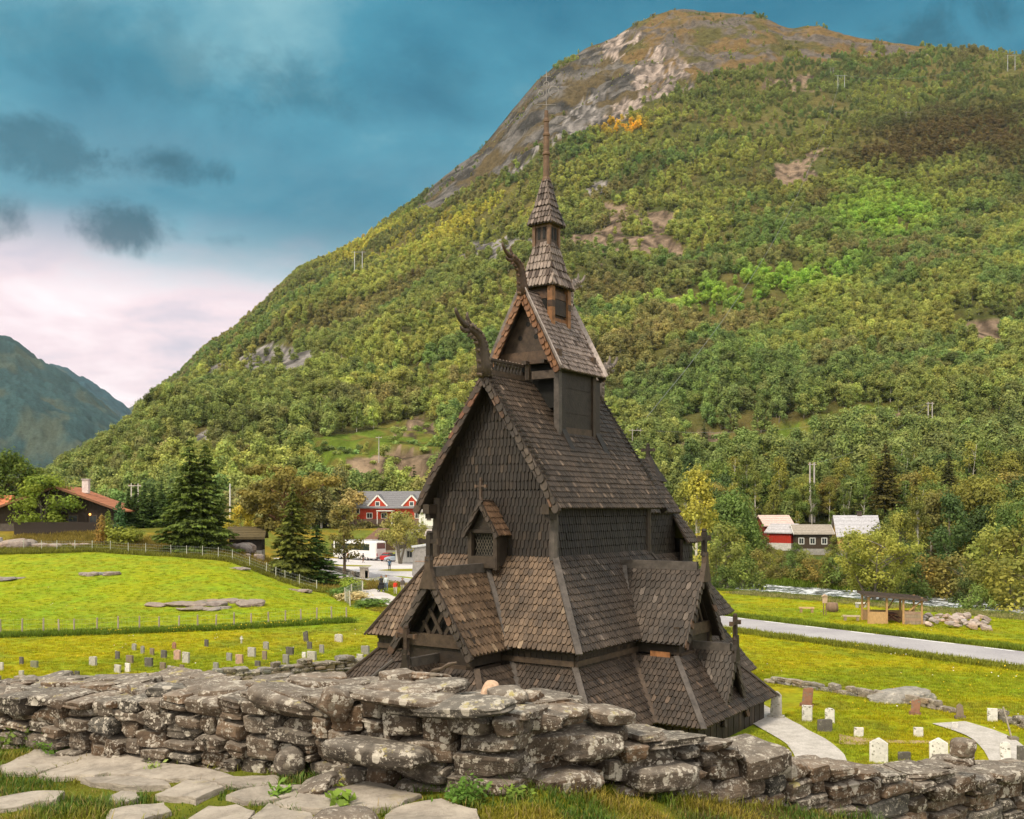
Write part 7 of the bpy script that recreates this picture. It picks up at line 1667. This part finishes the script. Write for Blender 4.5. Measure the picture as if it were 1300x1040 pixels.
for s in (-1, 1):
    mb = MB(); mb.box((s * .62, 0, .44), (.26, 1.6, .05), (.12, .045, .03)); mb.build('seat', M['wood'], tb_)
    mb = MB(); mb.beam((-.7, s * .6, 0), (.25, s * .6, .72), .08, .08, (.10, .04, .03)); mb.beam((.7, s * .6, 0), (-.25, s * .6, .72), .08, .08, (.10, .04, .03)); mb.build('leg', M['wood'], tb_)
def bench(px, d, l, yaw, col, lab):
    r_ = tag(empty('bench', gp(px, d), yaw), lab, 'bench'); mb = MB(); mb.box((0, 0, .42), (l, .42, .12), col); mb.build('seat', M['wood'], r_)
    for s in (-1, 1): mb = MB(); mb.box((s * l * .36, 0, .18), (.22, .34, .36), tuple(c * .6 for c in col)); mb.build('leg', M['wood'], r_)
bench(1024, 91.5, 1.35, -.18, (.48, .32, .18), 'light log bench nearest the road on the picnic lawn'); bench(1081, 84.6, 1.4, -.25, (.45, .36, .25), 'pale plank bench just left of the picnic shelter'); bench(1093, 96, 1.0, .0, (.52, .50, .46), 'whitish bench by the river bank behind the shelter')
mb = MB(); mb.lathe((0, 0, 0), [(0, 0), (.5, 0), (.55, .4), (.5, .8), (.42, .86), (0, .88)], 9, (.20, .13, .09)); o = mb.build('fire_pit', M['wood'], None, True, gp(1057, 92)); tag(o, 'squat brown stone fire pit on the picnic lawn', 'fire pit')
sg = tag(empty('information_post', gp(1047, 89)), 'wooden information post with small board on the picnic lawn', 'sign'); mb = MB(); mb.box((-.1, 0, .6), (.07, .07, 1.2), (.2, .13, .08)); mb.box((.12, 0, .6), (.07, .07, 1.2), (.2, .13, .08)); mb.build('post', M['wood'], sg); mb = MB(); mb.box((0, -.05, 1.4), (.42, .06, .62), (.48, .34, .24)); mb.prism([Vector((-.3, -.15, 1.7)), Vector((.3, -.15, 1.7)), Vector((0, -.15, 1.9))], (0, 0, 0), (0, .25, 0), (.5, .35, .25)); mb.build('board', M['wood'], sg)
# ---------------------------------------------------------------- coach and cars
M['paint_car'] = attr_mat('car_paint', .25, 2.0, .06, 0, spec=.6)
def shell(sections, n=None):
    """loft of closed cross-sections (same count); returns an MB with end caps"""
    mb = MB(); m_ = len(sections[0]); vs = [q for s in sections for q in s]; fs = []
    for i in range(len(sections) - 1):
        for k in range(m_): fs.append((i * m_ + k, i * m_ + (k + 1) % m_, (i + 1) * m_ + (k + 1) % m_, (i + 1) * m_ + k))
    fs.append(tuple(range(m_ - 1, -1, -1))); fs.append(tuple((len(sections) - 1) * m_ + k for k in range(m_))); return mb, vs, fs
def wheel(parent, x, y, r, w_):
    mb = MB(); prof = [(r * .55, -w_ / 2), (r * .92, -w_ / 2), (r, -w_ * .3), (r, w_ * .3), (r * .92, w_ / 2), (r * .55, w_ / 2)]; mb.lathe((0, 0, 0), prof, 18, (.015, .015, .016)); o = mb.build('wheel', M['roof'], parent, True); o.location = (x, y, r); o.rotation_euler = (R(90), 0, 0)
    mb = MB(); mb.lathe((0, 0, 0), [(0, -w_ * .42), (r * .5, -w_ * .44), (r * .58, -w_ * .5), (r * .58, w_ * .5), (r * .5, w_ * .44), (0, w_ * .42)], 14, (.4, .4, .42)); mb.build('rim', M['paint_car'], o)
def rrect(hw, z0, z1, r, x):
    pts = []
    for cx_, cz_, a0 in ((hw - r, z0 + r, -90), (hw - r, z1 - r, 0), (-hw + r, z1 - r, 90), (-hw + r, z0 + r, 180)):
        for k in range(4): a = R(a0 + 30 * k); pts.append(Vector((x, cx_ + r * math.cos(a), cz_ + r * math.sin(a))))
    return pts
bus = tag(empty('coach', gp(456, 184.5), R(180 - 40)), 'white touring coach parked in the car park, seen from the rear corner', 'coach')
secs = [rrect(1.12, .45, 3.35, .28, -5.95), rrect(1.25, .36, 3.55, .30, -5.80), rrect(1.27, .34, 3.60, .30, -5.3), rrect(1.27, .34, 3.60, .30, 5.2), rrect(1.25, .36, 3.5, .35, 5.8), rrect(1.12, .45, 3.0, .4, 6.05)]
mb, vs, fs = shell(secs); mb.add(vs, fs, (.74, .72, .72)); mb.build('body', M['paint_car'], bus)
mb = MB(); 
for s in (-1, 1): mb.box((.6, s * 1.275, 2.45), (9.6, .03, 1.15), (.02, .028, .026))
mb.build('side_window', M['glass'], bus)
mb = MB(); mb.box((-5.93, 0, 2.72), (.06, 2.0, 1.05), (.15, .055, .05)); mb.build('rear_window', M['glass'], bus); mb = MB(); mb.box((6.02, 0, 2.0), (.06, 2.1, 1.5), (.02, .025, .03)); mb.build('windscreen', M['glass'], bus)
mb = MB(); mb.box((0, 0, 3.62), (10.4, 2.1, .14), (.40, .40, .42)); mb.box((-3.2, 0, 3.72), (2.2, 1.6, .16), (.6, .6, .6)); mb.build('roof_unit', M['paint_car'], bus)
for s in (-1, 1):
    mb = MB(); mb.box((-5.93, s * 1.0, 1.15), (.06, .22, .5), (.42, .02, .015)); mb.build('tail_light', M['glass'], bus)
    for x in (-3.4, -2.1, 4.0): wheel(bus, x, s * 1.12, .50, .30)
    mb = MB(); mb.box((.4, s * 1.278, 1.1), (10.2, .02, .03), (.45, .45, .46)); mb.build('trim_strip', M['paint_car'], bus)
mb = MB(); mb.box((-5.9, 0, .55), (.2, 2.3, .25), (.06, .06, .06)); mb.build('bumper', M['roof'], bus)
mb = MB(); mb.box((6.15, 1.25, 2.6), (.2, .3, .5), (.03, .03, .03)); mb.box((6.15, -1.25, 2.6), (.2, .3, .5), (.03, .03, .03)); mb.build('mirror', M['roof'], bus)
def car(px, d, yaw, col, lab):
    root = tag(empty('parked_car', gp(px, d, .02), yaw), lab, 'car')
    prof = [(-2.05, .35, .95, .80), (-1.95, .28, 1.05, .86), (-1.2, .26, 1.08, .88), (.7, .26, 1.02, .88), (1.5, .27, .92, .86), (2.0, .34, .72, .74)]
    secs = [rrect(h, a, b, .16, x) for x, a, b, h in prof]; mb, vs, fs = shell(secs); mb.add(vs, fs, col); mb.build('body', M['paint_car'], root)
    secs = [rrect(.70, .95, 1.02, .03, -1.95), rrect(.66, .95, 1.40, .12, -1.55), rrect(.64, .95, 1.50, .14, -.6), rrect(.62, .95, 1.46, .14, .2), rrect(.70, .92, .98, .03, 1.15)]; mb, vs, fs = shell(secs); mb.add(vs, fs, (.03, .035, .04)); mb.build('windows', M['glass'], root)
    secs = [rrect(.60, 1.40, 1.46, .02, -1.5), rrect(.58, 1.47, 1.54, .03, -.6), rrect(.56, 1.43, 1.50, .03, .15)]; mb, vs, fs = shell(secs); mb.add(vs, fs, col); mb.build('roof', M['paint_car'], root)
    for s in (-1, 1):
        for x in (-1.3, 1.25): wheel(root, x, s * .78, .31, .2)
        mb = MB(); mb.box((-2.0, s * .62, .82), (.1, .25, .2), (.4, .02, .015)); mb.build('tail_light', M['glass'], root); mb = MB(); mb.box((1.93, s * .55, .66), (.1, .3, .14), (.6, .6, .6)); mb.build('headlight', M['glass'], root)
car(494, 180, R(70), (.45, .02, .02), 'red hatchback behind the rear of the white coach'); car(503, 177, R(168), (.36, .42, .50), 'silver-blue hatchback right of the red car')
# ---------------------------------------------------------------- people
M['cloth'] = attr_mat('clothing', .8, 6, .15, 0)
def person(px, d, h, yaw, top, legs, hair, lab, arm=(0.0, 0.0), stride=.22, hold=None):
    k = h / 1.75; root_z = 0
    J = []; E = []; Rr = []
    def j(p, r, par=None):
        J.append(Vector(p) * k); Rr.append(r * k)
        if par is not None: E.append((par, len(J) - 1))
        return len(J) - 1
    pel = j((0, 0, .95), .145); wst = j((0, 0, 1.10), .130, pel); che = j((.01, 0, 1.32), .155, wst); nk = j((.0, 0, 1.47), .065, che); hd0 = j((.01, 0, 1.55), .085, nk); hd1 = j((.02, 0, 1.64), .105, hd0); j((.01, 0, 1.72), .075, hd1)
    for s in (-1, 1):
        f = stride * s; hp = j((0, s * .10, .90), .105, pel); kn = j((f * .55 + .03, s * .10, .50), .070, hp); an = j((f, s * .10, .09), .048, kn); j((f + .13, s * .11, .05), .042, an)
        sh_ = j((0, s * .19, 1.41), .065, che); el = j((-f * .35 + arm[0], s * .25, 1.13), .048, sh_); wr_ = j((-f * .5 + .10 + arm[1], s * .25, .90), .034, el); pm = j((-f * .5 + .12 + arm[1], s * .25, .84), .034, wr_)
        for q in range(4): a = j((-f * .5 + .10 + .025 * q + arm[1], s * .25, .785), .010, pm); j((-f * .5 + .115 + .025 * q + arm[1], s * .245, .75 - .01 * (q % 2)), .008, a)
        j((-f * .5 + .15 + arm[1], s * .225, .80), .010, pm)
    me = bpy.data.meshes.new('person'); me.from_pydata(J, E, []); o = bpy.data.objects.new('person', me); COL.objects.link(o)
    md = o.modifiers.new('skin', 'SKIN'); md.use_smooth_shade = True; sb = o.modifiers.new('sub', 'SUBSURF'); sb.levels = 1
    for v, r in zip(me.skin_vertices[0].data, Rr): v.radius = (r, r)
    me.skin_vertices[0].data[0].use_root = True
    ev = bpy.data.meshes.new_from_object(o.evaluated_get(bpy.context.evaluated_depsgraph_get())); o.modifiers.clear(); o.data = ev
    at_ = ev.attributes.new('col', 'FLOAT_COLOR', 'FACE'); c = []
    for p in ev.polygons:
        z = p.center.z / k; y = abs(p.center.y) / k
        c += [*((.40, .24, .17) if (z > 1.49 or (y > .2 and z < .93)) else top if z > .93 or y > .19 else legs if z > .09 else (.04, .03, .03)), 1]
    at_.data.foreach_set('color', c); ev.materials.clear(); ev.materials.append(M['cloth']); o.location = gp(px, d, .06); o.rotation_euler = (0, 0, yaw); tag(o, lab, 'person')
    hm = MB(); hm.lathe((0, 0, 1.60 * k), [(.115 * k, -.02), (.125 * k, .05 * k), (.11 * k, .12 * k), (.06 * k, .165 * k), (0, .175 * k)], 10, hair, R(70), R(290)); hm.build('hair', M['cloth'], o, True)
    fm = MB()
    for s in (-1, 1): fm.lathe((.118 * k, s * .038 * k, 1.645 * k), [(0, -.012 * k), (.014 * k, 0), (0, .012 * k)], 6, (.03, .02, .02))
    fm.lathe((.125 * k, 0, 1.605 * k), [(.0, -.02 * k), (.018 * k, -.01 * k), (0, .03 * k)], 6, (.42, .25, .18)); fm.box((.112 * k, 0, 1.57 * k), (.02 * k, .05 * k, .012 * k), (.30, .09, .07)); fm.build('face', M['cloth'], o)
    return o
person(490.2, 114, 1.86, R(-80), (.52, .56, .58), (.12, .17, .25), (.25, .16, .09), 'person in a pale jacket and blue jeans walking down the footpath')
person(484, 115, 1.70, R(-85), (.03, .03, .035), (.03, .03, .035), (.20, .05, .03), 'person in black beside the one in the pale jacket, pushing a pram', (.15, .22))
mb = MB(); mb.prism([Vector((-.30, -.42, .35)), Vector((.30, -.42, .35)), Vector((.34, -.42, .75)), Vector((-.34, -.42, .75))], (0, 0, 0), (0, .75, 0), (.012, .012, .014)); mb.prism([Vector((-.32, .05, .75)), Vector((.32, .05, .75)), Vector((.26, .05, 1.02)), Vector((-.26, .05, 1.02))], (0, 0, 0), (0, .3, 0), (.012, .012, .014))
pr_ = tag(empty('pram', gp(484, 113.3, .06)), 'black pram pushed along the footpath in front of the person in black', 'pram'); mb.build('carrycot', M['cloth'], pr_)
mb = MB(); mb.tube([(-.26, -.3, .2), (-.26, .3, .8), (-.26, .55, 1.0), (.26, .55, 1.0), (.26, .3, .8), (.26, -.3, .2)], .015, 6, (.1, .1, .1)); mb.build('handle', M['roof'], pr_)
for x, y in ((-.28, -.3), (.28, -.3), (-.28, .3), (.28, .3)): wheel(pr_, x, y, .14, .05)
person(501.8, 110, 1.52, R(-75), (.62, .045, .02), (.45, .40, .38), (.05, .035, .025), 'child in a bright red jacket walking down the footpath')
person(511, 112, 1.68, R(-80), (.10, .08, .075), (.40, .36, .33), (.03, .02, .015), 'person in dark top and light trousers beside the church roof on the footpath')
person(494.5, 151, 1.75, R(100), (.05, .10, .17), (.025, .022, .025), (.05, .04, .03), 'person with dark blue rucksack standing alone in the car park')
person(461, 173, 1.70, R(40), (.02, .02, .022), (.22, .12, .08), (.03, .02, .02), 'person in a black top bending by the rear wheels of the coach')
person(438, 177, 1.70, R(30), (.06, .09, .14), (.06, .06, .07), (.04, .03, .03), 'person in dark blue under the thin loose pine')
person(441.5, 176, 1.78, R(200), (.65, .12, .03), (.03, .03, .035), (.04, .03, .03), 'person in an orange top beside the thin loose pine')
# ---------------------------------------------------------------- power lines
def mount_at(px, py):
    ds = np.linspace(222, 1300, 1500); z = mount_z(np.full(1500, float(px)), ds); v = vis_py(px, ds, z); run = np.minimum.accumulate(v)
    i = int(np.argmax(run <= py)); return Vector(((px - 650) / F * ds[i], ds[i], z[i]))
PG = (.42, .38, .36)
def hpole(px, py, h, gap, label, bar=True, legs=2, col=PG, base=None, cat='power pole'):
    b = mount_at(px, py) if base is None else base; root = tag(empty('power_pole', b), label, cat)
    for k in range(legs):
        x = (k - (legs - 1) / 2) * gap; mb = MB(); mb.tube([(x, 0, -1), (x, 0, h)], [h * .016 + .03, h * .010 + .02], 7, col); mb.build('pole', M['wood'], root)
    if bar:
        mb = MB(); mb.box((0, -.12, h - .5), (gap * 1.9 if legs > 1 else 1.8, .14, .16), col); mb.build('crossarm', M['wood'], root)
        for x in (-.8, 0, .8):
            mb = MB(); mb.lathe((x * gap if legs > 1 else x, -.12, h - .4), [(.0, 0), (.07, .02), (.07, .28), (0, .32)], 6, (.30, .14, .08)); mb.build('insulator', M['glass'], root)
    return root, b + Vector((0, 0, h - .3))
ends = []
for (px, py, h, gap, lab, bar, legs) in ((1181, 556, 11.5, 1.3, 'twin wooden power poles on the rocky ledge above the right-hand wood', True, 2), (481, 587, 7.5, 0, 'single pale power pole on the stony meadow above the red hotel', True, 1), (808, 577, 7.5, 2.4, 'twin power poles right of the church roof, by the stony bank', True, 2), (1068, 116, 17, 7.0, 'pale steel power pylon high on the slope below the summit', True, 2), (1153, 154, 9, 4.0, 'small twin power poles among the brown pines high on the right', True, 2), (1284, 90, 17, 8.0, 'steel power pylon near the skyline at the right edge', True, 2), (455, 352, 20, 6.0, 'slim pale pylon on the left flank of the mountain', True, 2), (1056, 96, 8, 3.0, 'tiny twin poles just left above the summit pylon', True, 2)):
    r_, e_ = hpole(px, py, h, gap, lab, bar, legs, (.50, .50, .52) if h > 15 else PG); ends.append(e_)
r_, e6 = hpole(1031, 0, 14, 1.0, 'twin power poles rising behind the bright red barn', True, 2, PG, far_at(1031, 232)); r_, e7 = hpole(292, 0, 8, 0, 'thin pale pole right of the twin-topped spruce', False, 1, (.6, .58, .55), gp(292, 150)); r_, e8 = hpole(171, 0, 8, 1.4, 'pair of pale poles beyond the row of young conifers', True, 2, (.55, .5, .46), gp(171, 205))
def cable(a, b, sag, label, r=.035):
    pts = [a.lerp(b, t) - Vector((0, 0, sag * 4 * t * (1 - t))) for t in np.linspace(0, 1, 13)]; mb = MB(); mb.tube(pts, r, 4, (.30, .30, .30)); tag(mb.build('power_cable', M['wire']), label, 'cable')
cable(ends[0], e6, 3, 'power cable between the ledge poles and the poles behind the red barn'); cable(ends[3], ends[2], 30, 'long power cable running from the summit pylon down to the stony bank', .07); cable(ends[2], ends[0], 4, 'power cable along the bench from the stony bank to the ledge poles'); cable(ends[3], ends[5], 12, 'high power cable from the summit pylon to the skyline pylon', .07)
# ---------------------------------------------------------------- meadow: longer grass and flowers
m, nt, N = mat_new('meadow_tufts'); L = nt.links.new; out = N('ShaderNodeOutputMaterial'); a_ = N('ShaderNodeAttribute', attribute_name='tint', attribute_type='INSTANCER'); b = N('ShaderNodeBsdfPrincipled', i_Roughness=.7); b.inputs['Specular IOR Level'].default_value = .2
ac_ = N('ShaderNodeAttribute', attribute_name='col'); cc = mixc(N, L, a_.outputs['Color'], ac_.outputs['Color'], 1.0, 'MULTIPLY'); L(cc, b.inputs['Base Color']); t_ = N('ShaderNodeBsdfTranslucent'); L(cc, t_.inputs[0]); mx = N('ShaderNodeMixShader'); mx.inputs[0].default_value = .4; L(b.outputs[0], mx.inputs[1]); L(t_.outputs[0], mx.inputs[2]); L(mx.outputs[0], out.inputs[0])
TC = bpy.data.collections.new('tuft_kinds')
for i in range(3):
    g = np.random.default_rng(700 + i); P = np.concatenate([g.normal(size=(26, 2)) * .16, np.zeros((26, 1))], 1); save = M['blade']; M['blade'] = m
    o = blades('t%d_tuft' % i, P, g.uniform(.10, .24, 26), np.full(26, .012), np.ones((26, 3)) * g.uniform(.8, 1.2, (26, 1)), 700 + i, .8); COL.objects.unlink(o); TC.objects.link(o); M['blade'] = save
def tufts():
    g = np.random.default_rng(71); n = 90000; px = g.uniform(-40, 1340, n); d = 1 / g.uniform(1 / 130, 1 / 27, n); x = (px - 650) / F * d; y = d
    cx_ = (x + 1.2) * .559 + (y - 42.1) * .829; cs = (x + 1.2) * .829 - (y - 42.1) * .559
    ok = ~((cx_ > -4.5) & (cx_ < 18) & (np.abs(cs) < 9.2)) & (polydist(x, y, ROAD) > 3.4) & (polydist(x, y, FOOT) > 2.0) & (polydist(x, y, RIVER) > 6.2) & (y - ywall(x) > 15)
    for pl in (pxd([(935, 50), (960, 46.5), (990, 43.6), (1030, 40.4), (1055, 36), (1075, 31)]), pxd([(1205, 44.4), (1225, 43.6), (1255, 42), (1275, 40), (1290, 37), (1310, 33)])): ok &= polydist(x, y, pl) > 1.1
    ok &= ~((d > 128) & (px < 560) & (px > 400))
    x, y, px, d = x[ok], y[ok], px[ok], d[ok]; n = len(x); base = ground_col(x, y); c = base * (g.uniform(1.15, 1.85, (n, 1))) * (1 + .07 * g.normal(size=(n, 3))); s = g.uniform(.35, .9, n) * np.interp(d, [27, 60, 130], [.8, 1.0, 1.25])
    # strips left uncut: under the fences, along the road and the river
    X2, Y2, C2, S2_ = [], [], [], []
    def strip_(pl, off0, off1, cnt, col, sc):
        for _ in range(cnt):
            i = g.integers(0, len(pl) - 1); t = g.random(); a, b = np.array(pl[i], float), np.array(pl[i + 1], float); q = a + (b - a) * t; nn = np.array((-(b - a)[1], (b - a)[0])); nn /= np.linalg.norm(nn); q = q + nn * g.uniform(off0, off1)
            X2.append(q[0]); Y2.append(q[1]); C2.append(np.array(col) * g.uniform(.6, 1.4)); S2_.append(sc * g.uniform(.6, 1.5))
    pf = pxd([(p_, float(np.interp(p_, [0, 150, 300, 440], [75, 77, 80, 84.5]))) for p_ in (-60, 0, 75, 150, 225, 300, 370, 440)])
    strip_(pf, -1.5, .3, 3400, (.13, .19, .016), 1.35); strip_(ROAD[1:5], -5.2, -3.4, 3800, (.17, .22, .02), 1.2); strip_(ROAD[1:5], 3.4, 5.0, 3800, (.22, .23, .025), 1.2)
    rv = RIVER[1:7]; strip_(rv, 6.5, 9.5, 4200, (.16, .23, .025), 2.2); strip_(rv, -9.5, -6.8, 3000, (.13, .18, .02), .9); strip_(RIVER[2:6], -12.5, -8.5, 1100, (.28, .26, .10), 1.1)
    strip_(FOOT[3:8], -5, -1.9, 1700, (.26, .21, .03), .75); strip_(FOOT[3:8], 1.9, 6, 1200, (.2, .23, .02), .75)
    ut = pxd([(-20, 122), (120, 124.5), (200, 122.5), (300, 118.5), (410, 110.5)]); strip_(ut, -.4, 4.0, 3600, (.20, .20, .03), 1.7); strip_(ut, 3, 16, 4200, (.24, .18, .035), 2.0)
    x = np.concatenate([x, X2]); y = np.concatenate([y, Y2]); c = np.concatenate([c, C2]); s = np.concatenate([s, S2_]); n = len(x); z = ground_z(x, y)
    o = point_obj('meadow_grass', np.stack([x, y, z - .02], 1), g.integers(0, 3, n), np.stack([np.zeros(n), np.zeros(n), g.uniform(0, 6.28, n)], 1), np.stack([s, s, s * g.uniform(.8, 1.3, n)], 1), np.clip(c, .005, .6)); gn_scatter(o, TC, 'meadow_scatter'); tag(o, kind='stuff')
    # dandelions and daisies
    n = 2600; px = g.uniform(-20, 1320, n); d = 1 / g.uniform(1 / 105, 1 / 34, n); x = (px - 650) / F * d; y = d; cl = fbm(x / 6, y / 6, 601, 3); cx_ = (x + 1.2) * .559 + (y - 42.1) * .829; cs = (x + 1.2) * .829 - (y - 42.1) * .559
    ok = (cl > .54) & ~((cx_ > -4.5) & (cx_ < 18) & (np.abs(cs) < 9.2)) & (polydist(x, y, ROAD) > 3.4); x, y = list(x[ok]), list(y[ok]); yel = [g.random() < .8 for _ in x]
    for _ in range(260):
        p_ = g.choice([290, 330, 350, 372, 385, 150, 225]) + g.normal() * 14; dd = float(np.interp(p_, [0, 150, 300, 440], [75, 77, 80, 84.5])) - g.uniform(0, 1.0); x.append((p_ - 650) / F * dd); y.append(dd); yel.append(True)
    mb = MB()
    for i, (a, b_, q) in enumerate(zip(x, y, yel)):
        z = float(ground_z(a, b_)) + g.uniform(.12, .3); r_ = g.uniform(.022, .042) * (1.7 if i > len(x) - 260 else 1); col = (.75, .50, .01) if q else (.72, .70, .66); mb.add([(a + r_ * math.cos(t), b_ + r_ * math.sin(t), z + .3 * r_ * math.sin(t)) for t in np.linspace(0, 2 * math.pi, 7)[:-1]] + [(a, b_, z + r_ * .7)], [(k, (k + 1) % 6, 6) for k in range(6)], col)
    tag(mb.build('wildflowers', M['cloth']), kind='stuff')
tufts()
# ---------------------------------------------------------------- the valley air
mb = MB(); mb.box((-600, 2950, 350), (9000, 6900, 760), (1, 1, 1)); m, nt, N = mat_new('valley_haze'); L = nt.links.new; out = N('ShaderNodeOutputMaterial'); v = N('ShaderNodeVolumePrincipled'); v.inputs['Color'].default_value = (.72, .86, .96, 1); v.inputs['Density'].default_value = 3.2e-5; v.inputs['Anisotropy'].default_value = .0; L(v.outputs[0], out.inputs['Volume'])
hz_ = mb.build('haze', m); tag(hz_, kind='stuff'); hz_.visible_shadow = True
